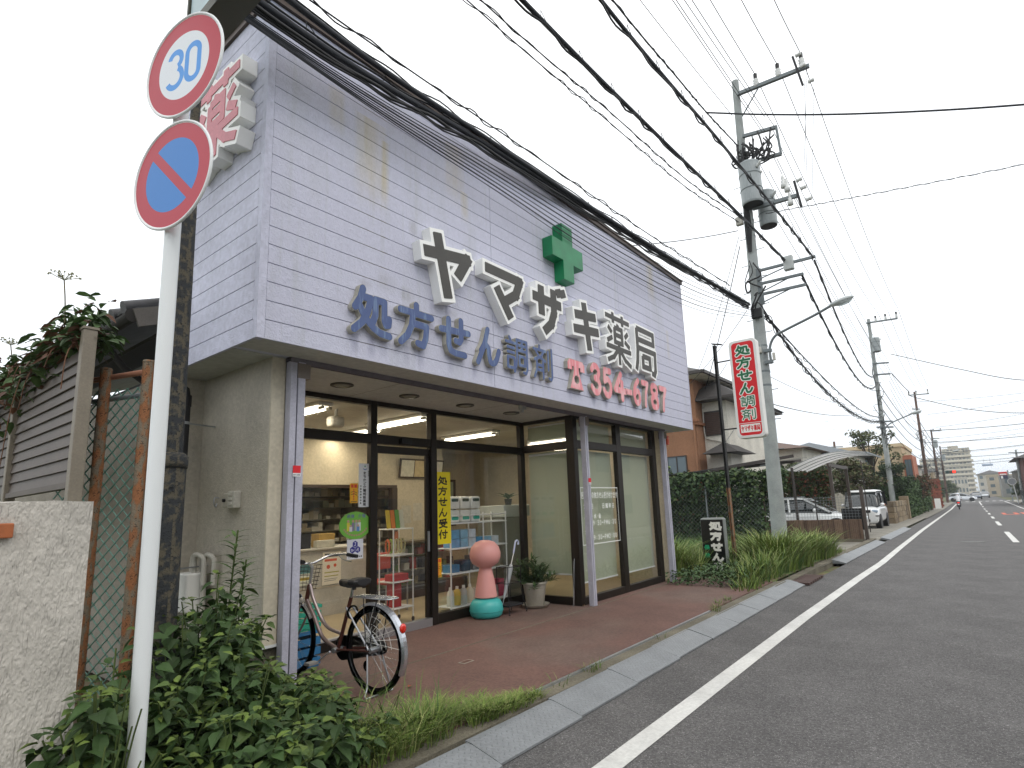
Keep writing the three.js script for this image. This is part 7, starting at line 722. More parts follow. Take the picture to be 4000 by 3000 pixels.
[[13.34, -4.26, 10.1, 12.24], [12.45, -3.49, 9.92, 11.59], [12.45, -3.42, 9.85, 11.55], [12.89, -3.37, 10.29, 11.8], [12.48, -3.15, 10.08, 11.49]].forEach(([y1, z, x0, y0]) => cable('thin power line from the pole crossarms over the shop', 'low voltage lines over the shop', [[16.4, y1 - 0.3, z], [x0, y0, z], [x0 - 8, y0 - 0.7, z], [-13, y0 - 0.6, z]], 0.009));
[[-3.5, 12.35, 13.5], [-2.87, 12.76, 13.38], [-2.23, 13, 13.3]].forEach(([z, x0, y0]) => { cable('high voltage line over the street on tall insulators', 'high voltage lines over the street', [[16.44, 14.1, z], [x0, y0 + 0.2, z], [-13, y0 - 1.2, z]], 0.011); cable('high voltage line from the concrete pole to the next pole', 'high voltage lines to the next pole', [[16.44, 14.1, z], [46, 14.1, -4.3 + (z + 4.2) * 0.95]], 0.011, 0.9); cable('high voltage line between the two distant poles', 'distant high voltage lines', [[46, 14.05, -4.3 + (z + 4.2) * 0.95], [72, 12.4, -3.9 + (z + 4.2) * 0.8]], 0.013, 0.6); });
for (let i = 0; i < 6; i++) cable('thin power line from the concrete pole down the street', 'low voltage lines down the street', [[16.5, [12.1, 11.9, 11.3, 11.2, 10.9, 10.2][i], -3.2 - (i % 3) * 0.25], [46, [10.6, 10.5, 9.8, 9.7, 9.5, 9.2][i], -3.5 - (i % 3) * 0.2]], 0.009, 0.5); for (let i = 0; i < 5; i++) cable('thin power line between the distant poles', 'distant low voltage lines', [[46, 10.4 - i * 0.6, -3.6], [72, 9.6 - i * 0.7, -3.5]], 0.012, 0.5);
cable('heavy messenger cable from the bracket box down the street', undefined, [[16.6, 7.55, -2.95], [46, 9.2, -4.3]], 0.03, 1.5, { extra: [[0.03, -0.05, 0.016]] }); cable('heavy cable from the outer bracket down the street', undefined, [[16.6, 7.9, -2.6], [46, 9.9, -4.3]], 0.026, 1.4, { extra: [[0.02, -0.04, 0.014]] }); cable('thick sagging cable bundle from the concrete pole down the street', undefined, [[16.6, 6.95, -4.15], [22, 6.05, -4.2], [30, 5.6, -4.3], [38, 5.75, -4.35], [46, 6.4, -4.4]], 0.033, 0, { extra: [[0.03, -0.06, 0.02], [0.03, 0.09, 0.012], [0.03, -0.12, 0.012]] }); cable('second sagging cable below the street lamp down the street', undefined, [[16.6, 6.8, -4.1], [22, 6.3, -4.1], [30, 6.0, -4.2], [38, 6.1, -4.3], [46, 6.7, -4.4]], 0.022, 0, { extra: [[0.03, -0.04, 0.012]] });
for (let i = 0; i < 4; i++) cable('heavy sagging cable between the pale and the rusty pole', 'heavy cables down the street', [[46.1, 9.3 - i * 0.95, -4.3], [72, 7.6 - i * 0.95, -3.6]], 0.026, 0.6); for (let i = 0; i < 6; i++) cable('cable between the dark poles near the traffic light', 'cables near the traffic light', [[72, 9 - i * 0.9, -3.6], [95, 8 - i * 0.8, -3.5], [116, 7 - i * 0.6, -3.4]], 0.03);
cable('sagging black service cable from the pale pole across the road', undefined, [[46, 11.06, -3.3], [46, 9.3, 0.35], [46, 8.05, 3.38], [46, 7.6, 8]], 0.024); cable('sagging black cable from the rusty pole across the road', undefined, [[46.1, 9.7, -3.4], [60, 10.4, -3.4], [72, 11.2, -3.2], [72, 9.5, 0.8], [72, 8.6, 4.8], [72, 8.6, 10]], 0.032);
[11.6, 11.2, 9.5, 8.4, 8.1, 7.4, 7.1, 6.3, 6.0, 5.4, 5.0, 4.5].forEach((y, i) => cable('thin wire crossing high over the far street', 'wires crossing the far street', [[[72, 95, 116][i % 3], y * [0.97, 1.1, 1.3][i % 3] - 0.35, -3.6], [[80, 98, 116][i % 3], y * [1, 1.18, 1.4][i % 3], [6, 7.5, 9][i % 3] + 3]], 0.016 + (i % 4) * 0.005, 0.2));
[[[16.5, 9.2, -4.5], [22, 6.6, -8.2]], [[16.5, 8.9, -4.5], [24.4, 5.4, -9.2]], [[16.5, 6.9, -4.5], [22, 5.6, -9.5]], [[16.5, 9.4, -4.5], [9.9, 7.9, -8.6]], [[16.5, 5.1, -4.4], [36, 6.4, -4.6]], [[16.5, 4.2, -4.4], [44, 6.9, -5.5]]].forEach(([a, b], i) => cable('thin service wire fanning from the concrete pole to the houses', 'service wires to the houses', [a, b], 0.008 + (i % 2) * 0.005, 0.25));

// ======================= VEHICLES AND RIDER =======================
function loft(st, n = 24, e = 0.42) {   // stations [x, y0, y1, halfwidth low, halfwidth high]
  const ring = ([x, y0, y1, w0, w1]) => [...Array(n)].map((_, i) => { const a = (i / n) * Math.PI * 2, c = Math.cos(a), s = Math.sin(a), X = Math.sign(c) * Math.abs(c) ** e, Y = Math.sign(s) * Math.abs(s) ** e; return [x, (y0 + y1) / 2 + Y * (y1 - y0) / 2, X * lerp(w0, w1, (Y + 1) / 2)]; }), R = st.map(ring), P5 = [], ix = [];
  R.forEach((r) => r.forEach((p) => P5.push(...p))); for (let i = 0; i + 1 < R.length; i++) for (let j = 0; j < n; j++) { const a = i * n + j, b = i * n + (j + 1) % n; ix.push(a, b, a + n, b, b + n, a + n); } for (const [i, f] of [[0, 1], [R.length - 1, 0]]) for (let j = 1; j + 1 < n; j++) ix.push(...(f ? [i * n, i * n + j + 1, i * n + j] : [i * n, i * n + j, i * n + j + 1]));
  const g = new THREE.BufferGeometry(); g.setAttribute('position', new THREE.Float32BufferAttribute(P5, 3)); g.setIndex(ix); g.computeVertexNormals(); return N(g);
}
const glassDark = phys(0x1d2426, { roughness: 0.05, clearcoat: 1, metalness: 0.1 });
function vehicle(name, lab, cat, pos, yaw, s) {   // local: x forward, y up, z right
  const k = thing(name, lab, cat, pos); k._o = [0, 0, 0]; k.rotation.y = yaw; const paint = phys(s.color, { roughness: 0.3, clearcoat: 1, clearcoatRoughness: 0.05 }), Q = (n, g, m) => part(k, n, g, m), h = s.w / 2;
  Q('body', loft(s.body), paint); Q('glasshouse', loft(s.cabin), glassDark); Q('roof', loft(s.roof), s.roofMat ?? paint);
  for (const [a, b, w] of s.pillars) for (const z of [-1, 1]) Q('pillar', beam([a[0], a[1], z * a[2]], [b[0], b[1], z * b[2]], w, 0.05), s.pillarMat ?? paint);
  for (const x of s.axles) for (const z of [-1, 1]) { const R0 = s.wheel, w = Q('wheel', rot(torus(R0 - 0.07, 0.075, 28, 10), 0, 0, 0).translate(x, R0, z * (h - 0.09)), M.rubber); part(w, 'rim', cyl([x, R0, z * (h - 0.1)], [x, R0, z * (h - 0.035)], R0 - 0.09, R0 - 0.1, 20), M.alu); Q('wheel_arch', cyl([x, R0 + 0.02, z * (h - 0.22)], [x, R0 + 0.02, z * (h + 0.004)], R0 + 0.06, R0 + 0.06, 24), M.black); }
  for (const z of [-1, 1]) { const m = Q('mirror', N(new THREE.SphereGeometry(0.5, 12, 8)).scale(0.14, 0.16, 0.2).translate(s.mirror[0], s.mirror[1], z * (h + 0.08)), paint); part(m, 'mirror_arm', cyl([s.mirror[0], s.mirror[1] - 0.04, z * (h - 0.06)], [s.mirror[0], s.mirror[1] - 0.02, z * (h + 0.08)], 0.02), M.black); }
  s.extra?.(Q, paint, h); return k;
}
vehicle('estate_car', 'white estate car parked nose to the road behind the ribbed wall', 'car', [24.9, gy(25) + 0.055, -5.5], -Math.PI / 2, { color: 0xdfe3e3, w: 1.69, wheel: 0.31, axles: [-1.35, 1.3], mirror: [0.62, 1.0], body: [[-2.2, 0.4, 0.8, 0.72, 0.7], [-2.12, 0.27, 0.95, 0.8, 0.78], [-1, 0.22, 0.97, 0.845, 0.82], [0.7, 0.22, 0.95, 0.845, 0.82], [1.2, 0.22, 0.9, 0.84, 0.78], [1.95, 0.25, 0.78, 0.8, 0.68], [2.12, 0.3, 0.7, 0.72, 0.6], [2.18, 0.38, 0.62, 0.6, 0.5]], cabin: [[-2.14, 0.9, 0.95, 0.7, 0.7], [-2.05, 0.9, 1.2, 0.76, 0.68], [-1.9, 0.9, 1.43, 0.78, 0.62], [0.1, 0.9, 1.45, 0.79, 0.62], [0.55, 0.9, 1.3, 0.79, 0.66], [1.15, 0.85, 0.93, 0.74, 0.72]], roof: [[-2.0, 1.4, 1.47, 0.64, 0.5], [-1, 1.41, 1.5, 0.66, 0.55], [0.0, 1.41, 1.5, 0.66, 0.55], [0.25, 1.4, 1.46, 0.62, 0.5]], pillars: [[[1.1, 0.92, 0.76], [0.2, 1.44, 0.62], 0.06], [[-0.3, 0.93, 0.81], [-0.35, 1.44, 0.64], 0.07], [[-1.3, 0.93, 0.81], [-1.35, 1.44, 0.64], 0.07], [[-2.1, 0.95, 0.77], [-1.95, 1.42, 0.63], 0.1]], extra: (Q, p, h) => { for (const z of [-1, 1]) { Q('headlight', N(new THREE.SphereGeometry(0.5, 14, 8)).scale(0.3, 0.15, 0.36).translate(2.02, 0.66, z * 0.56), phys(0xdfe6ea, { roughness: 0.08, clearcoat: 1 })); Q('roof_rail', beam([-1.8, 1.52, z * 0.58], [0, 1.52, z * 0.58], 0.03, 0.03), M.steel); Q('side_moulding', beam([-2, 0.55, z * (h + 0.003)], [1.8, 0.55, z * (h - 0.005)], 0.02, 0.06), M.white); Q('door_handle', beam([-0.15, 0.84, z * (h - 0.01)], [0.03, 0.84, z * (h - 0.01)], 0.03, 0.025), p); Q('door_handle', beam([-1.1, 0.84, z * (h - 0.01)], [-0.92, 0.84, z * (h - 0.01)], 0.03, 0.025), p); } Q('grille', rb(2.1, 2.175, 0.5, 0.6, -0.35, 0.35, 0.02), M.black); Q('number_plate', bx(2.17, 2.19, 0.36, 0.48, -0.17, 0.17), M.white); } });
vehicle('minivan', 'boxy white minivan facing down the street under the carport', 'minivan', [32.5, gy(32) + 0.055, -4.3], Math.PI, { color: 0xe8eaea, w: 1.48, wheel: 0.29, axles: [-1.2, 1.25], mirror: [0.95, 1.08], pillarMat: mat(0x15181a, 0.4), body: [[-1.7, 0.35, 1.0, 0.66, 0.66], [-1.66, 0.22, 1.05, 0.73, 0.72], [0.8, 0.2, 1.04, 0.74, 0.735], [1.25, 0.2, 1.0, 0.74, 0.71], [1.56, 0.2, 0.93, 0.72, 0.66], [1.68, 0.23, 0.86, 0.66, 0.58], [1.71, 0.3, 0.8, 0.58, 0.5]], cabin: [[-1.67, 1.0, 1.6, 0.7, 0.62], [-1.55, 1.0, 1.74, 0.71, 0.64], [0.7, 1.0, 1.74, 0.72, 0.64], [0.98, 0.98, 1.4, 0.71, 0.67], [1.22, 0.95, 1.03, 0.7, 0.68]], roof: [[-1.66, 1.66, 1.75, 0.64, 0.55], [-1, 1.68, 1.8, 0.67, 0.58], [0.4, 1.68, 1.8, 0.67, 0.58], [0.78, 1.66, 1.74, 0.64, 0.55]], pillars: [[[1.18, 1.0, 0.7], [0.75, 1.7, 0.655], 0.06], [[0.1, 1.02, 0.725], [0.08, 1.7, 0.66], 0.08], [[-1.6, 1.02, 0.72], [-1.55, 1.7, 0.655], 0.1]], extra: (Q, p) => { Q('grille', rb(1.66, 1.725, 0.72, 0.84, -0.4, 0.4, 0.03), M.black); Q('grille_bar', rb(1.7, 1.735, 0.84, 0.865, -0.42, 0.42, 0.01), M.chrome); Q('emblem', rb(1.725, 1.74, 0.74, 0.83, -0.06, 0.06, 0.02), M.chrome); Q('lower_intake', rb(1.64, 1.72, 0.3, 0.44, -0.36, 0.36, 0.04), M.black); Q('number_plate', bx(1.715, 1.735, 0.48, 0.62, -0.165, 0.165), mat(0xd9c94a, 0.5)); for (const z of [-1, 1]) { Q('headlight', rb(1.52, 1.695, 0.72, 0.86, z * 0.42, z * 0.68, 0.05), phys(0x9fb2c6, { roughness: 0.06, clearcoat: 1 })); Q('fog_lamp', rb(1.55, 1.69, 0.32, 0.46, z * 0.46, z * 0.64, 0.04), M.black); Q('bumper_trim', rb(1.5, 1.7, 0.55, 0.6, z * 0.45, z * 0.7, 0.02), M.black); } Q('wiper', beam([1.2, 1.05, -0.45], [1.1, 1.16, 0.15], 0.02, 0.02), M.black); } });
const small = (name, lab, pos, yaw, color) => vehicle(name, lab, 'car', pos, yaw, { color, w: 1.7, wheel: 0.31, axles: [-1.3, 1.3], mirror: [0.7, 0.98], body: [[-2.0, 0.4, 0.85, 0.7, 0.66], [-1.9, 0.25, 0.95, 0.8, 0.76], [0.6, 0.22, 0.94, 0.845, 0.82], [1.3, 0.22, 0.86, 0.83, 0.74], [1.9, 0.28, 0.68, 0.7, 0.6], [2.05, 0.38, 0.58, 0.55, 0.48]], cabin: [[-1.9, 0.88, 0.98, 0.7, 0.68], [-1.5, 0.88, 1.4, 0.76, 0.6], [-0.1, 0.88, 1.46, 0.78, 0.6], [0.5, 0.88, 1.25, 0.78, 0.66], [1.4, 0.8, 0.88, 0.7, 0.68]], roof: [[-1.6, 1.36, 1.43, 0.6, 0.48], [-0.6, 1.42, 1.5, 0.64, 0.52], [0.1, 1.4, 1.47, 0.62, 0.5]], pillars: [[[1.2, 0.9, 0.74], [0.15, 1.42, 0.6], 0.06], [[-0.3, 0.92, 0.81], [-0.4, 1.42, 0.62], 0.07], [[-1.75, 0.95, 0.74], [-1.4, 1.38, 0.6], 0.09]], extra: (Q) => { for (const z of [-1, 1]) { Q('headlight', N(new THREE.SphereGeometry(0.5, 12, 8)).scale(0.35, 0.16, 0.3).translate(1.88, 0.64, z * 0.55), phys(0xe2e8ec, { roughness: 0.08 })); Q('tail_lamp', rb(-2.0, -1.9, 0.7, 0.88, z * 0.55, z * 0.75, 0.02), mat(0x8c1418, 0.3)); } } });
small('car', 'silver white hatchback crossing the junction', [126, -0.44, -1.75], -Math.PI / 2, 0xd9dee4); small('car', 'dark blue car waiting beyond the junction', [150, -0.44, 0.3], Math.PI, 0x2a3a52); small('car', 'pale grey car far beyond the junction', [172, -0.44, 1.9], Math.PI, 0xb9bec4);
{ // scooter and rider going away from the camera
  const X = 74.6, Y = -0.45, Z = -1.42, k = thing('scooter', 'dark scooter with a red tail lamp ridden down the lane', 'scooter', [X, Y, Z]);
  for (const dx of [-0.55, 0.62]) { const w = part(k, 'wheel', rot(torus(0.17, 0.055, 24, 8), 0, 0, 0).translate(X + dx, Y + 0.225, Z), M.rubber); part(w, 'rim', cyl([X + dx, Y + 0.225, Z - 0.03], [X + dx, Y + 0.225, Z + 0.03], 0.12), M.steel); }
  const sm = phys(0x24242c, { roughness: 0.3, clearcoat: 1 }); part(k, 'rear_body', loft([[-0.85, 0.62, 0.72, 0.07, 0.06], [-0.75, 0.45, 0.76, 0.15, 0.14], [-0.3, 0.35, 0.76, 0.18, 0.16], [0.0, 0.3, 0.6, 0.15, 0.13]]).translate(X, Y, Z), sm); part(k, 'seat', loft([[-0.75, 0.76, 0.84, 0.12, 0.11], [-0.4, 0.75, 0.84, 0.14, 0.12], [-0.05, 0.72, 0.79, 0.1, 0.08]]).translate(X, Y, Z), M.black); part(k, 'floorboard', rb(X - 0.05, X + 0.4, Y + 0.26, Y + 0.34, Z - 0.15, Z + 0.15, 0.03), sm); part(k, 'leg_shield', loft([[0.36, 0.3, 0.5, 0.17, 0.17], [0.42, 0.3, 0.95, 0.2, 0.14], [0.52, 0.35, 0.98, 0.16, 0.12]]).translate(X, Y, Z), sm); part(k, 'handlebar', tube([[X + 0.3, Y + 1.02, Z - 0.33], [X + 0.42, Y + 1.03, Z - 0.1], [X + 0.42, Y + 1.03, Z + 0.1], [X + 0.3, Y + 1.02, Z + 0.33]], 0.018, 20, 6), M.black); part(k, 'tail_lamp', rb(X - 0.88, X - 0.82, Y + 0.66, Y + 0.74, Z - 0.1, Z + 0.1, 0.02), new THREE.MeshStandardMaterial({ color: 0xc01818, emissive: 0xff2010, emissiveIntensity: 1.2, roughness: 0.3 })); part(k, 'number_plate', bx(X - 0.86, X - 0.85, Y + 0.48, Y + 0.6, Z - 0.09, Z + 0.09), M.white); part(k, 'mudguard', loft([[-0.85, 0.36, 0.42, 0.05, 0.04], [-0.6, 0.42, 0.5, 0.07, 0.06], [-0.35, 0.4, 0.46, 0.05, 0.04]]).translate(X, Y, Z), sm); for (const z of [-0.3, 0.3]) part(k, 'mirror', cyl([X + 0.36, Y + 1.2, Z + z], [X + 0.375, Y + 1.2, Z + z], 0.05, 0.05, 12), M.black);
  const J = []; const cap = (a, b, r0, r1, c) => J.push([v(a), v(b), r0, r1, c]), sh = [0.74, 0.76, 0.8], tr = [0.035, 0.04, 0.055], sk = [0.45, 0.28, 0.2];
  cap([-0.28, 0.92, 0], [-0.22, 1.12, 0], 0.155, 0.15, sh); cap([-0.22, 1.12, 0], [-0.12, 1.34, 0], 0.15, 0.15, sh); cap([-0.12, 1.36, -0.14], [-0.12, 1.36, 0.14], 0.075, 0.075, sh); cap([-0.12, 1.4, 0], [-0.09, 1.5, 0], 0.055, 0.055, sk); cap([-0.08, 1.56, 0], [-0.06, 1.64, 0], 0.09, 0.095, sk);
  for (const s of [-1, 1]) { cap([-0.12, 1.36, s * 0.19], [-0.02, 1.14, s * 0.3], 0.055, 0.045, sh); cap([-0.02, 1.14, s * 0.3], [0.27, 1.05, s * 0.3], 0.042, 0.032, sk); cap([0.27, 1.05, s * 0.3], [0.35, 1.04, s * 0.3], 0.035, 0.03, sk); for (let f = 0; f < 4; f++) cap([0.34, 1.05 - f * 0.002, s * (0.27 + f * 0.02)], [0.37, 1.01, s * (0.27 + f * 0.02)], 0.011, 0.01, sk); cap([-0.26, 0.88, s * 0.1], [0.16, 0.82, s * 0.15], 0.085, 0.065, tr); cap([0.16, 0.82, s * 0.15], [0.14, 0.42, s * 0.13], 0.06, 0.042, tr); cap([0.12, 0.4, s * 0.13], [0.3, 0.38, s * 0.13], 0.042, 0.035, tr); }
  const n = 64, box = [-0.55, 0.3, -0.45, 0.55, 1.8, 0.45], cell = [(box[3] - box[0]) / n, (box[4] - box[1]) / n, (box[5] - box[2]) / n], F2 = new Float32Array((n + 1) ** 3);
  const ap = new V3(), ab = new V3(), pp = new V3(), dist = (p, [a, b, r0, r1]) => { ab.subVectors(b, a); ap.subVectors(p, a); const t = clamp(ap.dot(ab) / ab.lengthSq(), 0, 1); return ap.addScaledVector(ab, -t).length() - lerp(r0, r1, t); };
  const sdf = (p) => { let d = 1e3; for (const j of J) { const q = dist(p, j), h2 = clamp(0.5 + 0.5 * (d - q) / 0.035, 0, 1); d = lerp(d, q, h2) - 0.035 * h2 * (1 - h2); } return d; }, id = (i, j, l) => (l * (n + 1) + j) * (n + 1) + i, at = (i, j, l) => pp.set(box[0] + i * cell[0], box[1] + j * cell[1], box[2] + l * cell[2]);
  for (let l = 0; l <= n; l++) for (let j = 0; j <= n; j++) for (let i = 0; i <= n; i++) F2[id(i, j, l)] = sdf(at(i, j, l));
  // surface by tetrahedra
  const P6 = [], C6 = [], T4 = [[0, 5, 1, 6], [0, 1, 2, 6], [0, 2, 3, 6], [0, 3, 7, 6], [0, 7, 4, 6], [0, 4, 5, 6]], CO = [[0, 0, 0], [1, 0, 0], [1, 1, 0], [0, 1, 0], [0, 0, 1], [1, 0, 1], [1, 1, 1], [0, 1, 1]];
  for (let l = 0; l < n; l++) for (let j = 0; j < n; j++) for (let i = 0; i < n; i++) { const f0 = F2[id(i, j, l)]; if (Math.abs(f0) > 0.05) continue; const val = CO.map(([a, b, c]) => F2[id(i + a, j + b, l + c)]), pos = CO.map(([a, b, c]) => at(i + a, j + b, l + c).clone()); for (const t of T4) { const ins = t.filter((q) => val[q] < 0), out = t.filter((q) => val[q] >= 0); if (!ins.length || !out.length) continue; const e = (a, b) => pos[a].clone().lerp(pos[b], val[a] / (val[a] - val[b])); const tris = ins.length === 1 ? [[e(ins[0], out[0]), e(ins[0], out[1]), e(ins[0], out[2])]] : ins.length === 3 ? [[e(ins[0], out[0]), e(ins[1], out[0]), e(ins[2], out[0])]] : [[e(ins[0], out[0]), e(ins[0], out[1]), e(ins[1], out[1])], [e(ins[0], out[0]), e(ins[1], out[1]), e(ins[1], out[0])]]; const ic = ins.reduce((s, q) => s.add(pos[q]), new V3()).divideScalar(ins.length); for (const tr3 of tris) { const nn = tr3[1].clone().sub(tr3[0]).cross(tr3[2].clone().sub(tr3[0])); if (nn.lengthSq() < 1e-16) continue; if (nn.dot(tr3[0].clone().sub(ic)) < 0) tr3.reverse(); for (const p of tr3) { P6.push(p.x, p.y, p.z); let best = 1e9, col = sh; for (const q of J) { const d = dist(p, q); if (d < best) { best = d; col = q[4]; } } C6.push(...col); } } } }
  const g = new THREE.BufferGeometry(); g.setAttribute('position', new THREE.Float32BufferAttribute(P6, 3)); g.setAttribute('color', new THREE.Float32BufferAttribute(C6, 3)); const nor = []; for (let i = 0; i < P6.length; i += 3) { const e = 0.004, p = [P6[i], P6[i + 1], P6[i + 2]], d = (a) => { const q = new V3(...p), w = new V3(...p); q.setComponent(a, p[a] + e); w.setComponent(a, p[a] - e); return sdf(q) - sdf(w); }; const m = new V3(d(0), d(1), d(2)).normalize(); nor.push(m.x, m.y, m.z); } g.setAttribute('normal', new THREE.Float32BufferAttribute(nor, 3));
  const pr = thing('person', 'scooter rider in white shirt and dark trousers seen from behind', 'person', [X - 0.2, Y, Z]); part(pr, 'body', g.translate(X - 0.2, Y - 0.03, Z), new THREE.MeshStandardMaterial({ vertexColors: true, roughness: 0.8 })); part(pr, 'helmet', N(new THREE.SphereGeometry(0.135, 20, 12, 0, Math.PI * 2, 0, Math.PI * 0.6)).translate(X - 0.27, Y + 1.58, Z), phys(0xd9dde6, { roughness: 0.25, clearcoat: 1 }));
}
// ======================= FAR END OF THE STREET =======================
{ const k = thing('apartment_block', 'ten storey cream apartment block with stacked balconies', 'building', [420, -0.5, -5]), wm = mat(0xb7ad98, 0.9, { map: rp(T.mott, 0.05) }), bm = mat(0xc9c0ac, 0.9), y0 = -0.5, fl = 2.65; part(k, 'wall', bx(420, 440, y0, y0 + 26.6, -12, 1.2), wm); part(k, 'side_wing', bx(424, 446, y0, y0 + 21.5, -24, -12.01), wm); part(k, 'roof_house', bx(422, 432, y0 + 26.6, y0 + 28.2, -9, -4), wm);
  const wn = mat(0x4c4f4e, 0.2), wm2 = mat(0x77766e, 0.3); for (let f = 0; f < 10; f++) { part(k, 'balcony', bx(418.6, 420, y0 + f * fl + 0.1, y0 + f * fl + 1.25, -11.8, f > 8 ? -2 : 1.6), bm); part(k, 'corner_balcony', bx(420.5, 428, y0 + f * fl + 0.1, y0 + f * fl + 1.1, 1.2, 2.2 - (f > 7 ? 0.5 : 0)), bm); for (let i = 0; i < 7; i++) part(k, 'window', bx(419.9, 420.05, y0 + f * fl + 0.2, y0 + f * fl + 2.2, -11.4 + i * 1.78, -10.3 + i * 1.78), i % 3 ? wn : wm2); if (f < 8) { part(k, 'wing_balcony', bx(422.8, 424, y0 + f * fl + 0.1, y0 + f * fl + 1.2, -23.8, -12.2), bm); for (let i = 0; i < 6; i++) part(k, 'window', bx(423.9, 424.05, y0 + f * fl + 0.2, y0 + f * fl + 2.2, -23.4 + i * 1.9, -22.2 + i * 1.9), wn); } } }
const farB = (lab, x0, x1, y1, z0, z1, c, rows, cols, rf) => { const k = thing('building', lab, 'building', [(x0 + x1) / 2, -0.45, (z0 + z1) / 2]); part(k, 'wall', bx(x0, x1, -0.45, y1, z0, z1), mat(c, 0.9, { map: rp(T.mott, 0.1) })); if (rf) part(k, 'roof', hip(x0, x1, z0, z1, y1, rf, 0.5), M.tileDark); else part(k, 'parapet', bx(x0 - 0.1, x1 + 0.1, y1, y1 + 0.3, z0 - 0.1, z1 + 0.1), mat(c, 0.9)); for (let r = 0; r < rows; r++) for (let i = 0; i < cols; i++) { const w = (z1 - z0) / cols, y = -0.45 + (y1 + 0.45) * (r + 0.35) / rows; part(k, 'window', bx(x0 - 0.04, x0 + 0.04, y, y + (y1 + 0.45) / rows * 0.45, z0 + w * (i + 0.25), z0 + w * (i + 0.75)), M.pane); } };
farB('grey two storey building across the street past the junction', 170, 182, 4.2, 5.2, 13, 0x8d8c88, 2, 3); farB('beige flat building beside the grey one past the junction', 195, 206, 4.9, 3.2, 9, 0xb8ab96, 3, 3); farB('pale apartment house with a red roof far past the junction', 260, 275, 6.8, 1.8, 9, 0xc4bdb0, 3, 4, 1.4); farB('small dark house past the junction on the far side', 140, 150, 4.6, 6.5, 14, 0x6c675f, 2, 3, 1.6); farB('long low cream building far down the street', 300, 320, 6.5, -6, -1.5, 0xc7c0b2, 2, 4); farB('low grey house beside the crossing', 134, 142, 5.4, -14, -6.5, 0xa39c90, 2, 3, 1.5); farB('white house beyond the red brick gate wall', 98, 108, 5.2, -13, -6, 0xbdb7ab, 2, 3, 1.6); farB('tan two storey house behind the junction corner', 150, 160, 5.8, -15, -6.4, 0xb09a7c, 2, 3, 1.5);
{ const k = thing('house', 'dark red brown house with a grey roof across the street', 'house', [92, -0.45, 9]); part(k, 'wall', bx(86.5, 99, -0.45, 4.9, 4.9, 13), mat(0x6a3f38, 0.9, { map: rp(T.mott, 0.3) })); part(k, 'roof', hip(86.5, 99, 4.9, 13, 4.9, 2.0, 0.8), M.tileDark); for (const z of [6, 9]) { winX(k, 86.5, z, z + 1.2, 2.9, 4.1); winX(k, 86.5, z, z + 1.2, 0.4, 1.7); } part(k, 'awning', hip(84.8, 86.4, 4.9, 7.5, 2.2, 0.5, 0.3), M.tileDark); part(k, 'white_annex', bx(80.5, 84, -0.45, 3.4, 5.4, 9), M.cream); winX(k, 80.5, 6.0, 7.2, 0.6, 2.2); }
{ const k = thing('mirror_post', 'white post with a round traffic mirror across the street', 'traffic mirror', [96, -0.45, 4.35]); part(k, 'post', cyl([96, -0.45, 4.3], [95.7, 2.5, 4.05], 0.06), M.whitePaint); part(k, 'disc', cyl([95.5, 2.35, 4.0], [95.58, 2.35, 4.0], 0.42, 0.42, 28), M.steel); part(k, 'rim', rot(torus(0.42, 0.03, 28, 6), 0, Math.PI / 2).translate(95.5, 2.35, 4.0), M.white); }
{ const k = thing('shop_sign', 'red and white shop sign box on a post past the mirror', 'sign', [112, -0.45, 4]); part(k, 'post', cyl([112, -0.45, 4.4], [112, 4.2, 4.4], 0.08), M.galv); part(k, 'upper_panel', rb(111.8, 112, 3.5, 4.0, 3.3, 4.3, 0.03), mat(0xc02a20, 0.4)); part(k, 'lower_panel', rb(111.8, 112, 2.95, 3.48, 3.4, 4.3, 0.03), mat(0x2a2c48, 0.4)); part(k, 'white_mark', bx(111.77, 111.795, 3.0, 3.4, 3.5, 3.75), M.white); part(k, 'white_mark', bx(111.77, 111.795, 3.55, 3.72, 3.4, 4.2), M.white); }
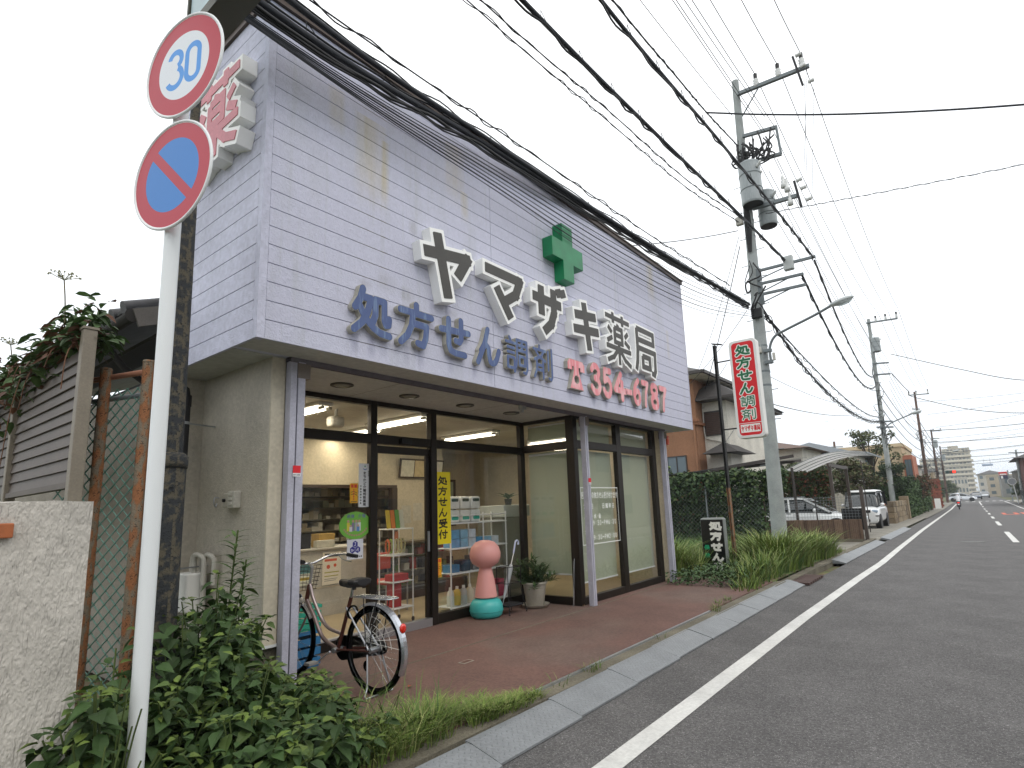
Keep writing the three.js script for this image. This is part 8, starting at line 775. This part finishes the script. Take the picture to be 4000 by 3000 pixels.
{ const k = thing('traffic_light', 'horizontal traffic light showing red over the junction', 'traffic light', [118, -0.45, -5.8]); part(k, 'post', cyl([118, -0.45, -5.8], [118, 5.4, -5.8], 0.1, 0.08, 14), M.galv); part(k, 'arm', cyl([118, 4.75, -5.8], [118, 4.62, -2.4], 0.05, 0.04), M.galv); part(k, 'housing', rb(117.8, 118.05, 4.3, 4.85, -3.35, -1.85, 0.1), mat(0x5d6a66, 0.5)); for (const [z, c, e] of [[-3.05, 0x1d4a44, 0], [-2.6, 0x54481c, 0], [-2.14, 0xff2a18, 4]]) { const l = part(k, 'lens', cyl([117.74, 4.58, z], [117.8, 4.58, z], 0.2, 0.2, 20), new THREE.MeshStandardMaterial({ color: c, roughness: 0.3, emissive: e ? 0xff2008 : 0, emissiveIntensity: e })); part(l, 'visor', rot(N(new THREE.CylinderGeometry(0.23, 0.23, 0.3, 20, 1, true, -1.6, 3.2)), 0, 0, Math.PI / 2).translate(117.65, 4.58, z), mat(0x3b4442, 0.6, { side: THREE.DoubleSide })); } }
{ const k = thing('hanging_light_box', 'pale blue rounded sign box hung on wires above the junction', 'sign', [118, 5.2, 2.3]); part(k, 'box', rb(117.9, 118.1, 5.2, 5.55, 1.6, 3.0, 0.15, 4), mat(0x9fb0c4, 0.5)); part(k, 'hanger', [cyl([118, 5.55, 1.9], [118, 6.4, 1.9], 0.02), cyl([118, 5.55, 2.7], [118, 6.4, 2.7], 0.02)], M.steel); }
{ const r = rand(401), k = thing('fence', 'low dark fence across the street by the traffic mirror', 'fence', [80, -0.45, 4.8]); for (let i = 0; i < 26; i++) part(k, 'board', bx(70 + i, 70.9 + i, -0.45, 0.6 + r() * 0.06, 4.75, 4.82), mat(0x45403a, 0.8)); }
// houses on the near right, out of the frame: the window panes mirror them
for (const [x0, x1, z0, z1, h, c, lab] of [[-8, 2, 9, 17, 6, 0xb5a893, 'tan two storey house facing the shop across the road'], [4, 13, 9.5, 17, 6.2, 0x9c9a94, 'grey two storey house facing the shop across the road'], [15, 25, 9.5, 17, 5.6, 0xa58f78, 'brown two storey house facing the shop across the road'], [28, 40, 10, 18, 6, 0xaaa79e, 'pale two storey house further along the opposite side']]) { const k = thing('house', lab, 'house', [(x0 + x1) / 2, 0, (z0 + z1) / 2]); part(k, 'wall', bx(x0, x1, -0.2, h, z0, z1), mat(c, 0.9, { map: rp(T.mott, 0.3) })); part(k, 'roof', hip(x0, x1, z0, z1, h, 1.8, 0.6), M.tileDark); for (let i = 0; i < 3; i++) for (const y of [0.8, 3.6]) part(k, 'window', bx(x0 + 1 + i * 3, x0 + 2.6 + i * 3, y, y + 1.3, z0 - 0.04, z0 + 0.03), M.pane); }
renderer.render(scene, camera);
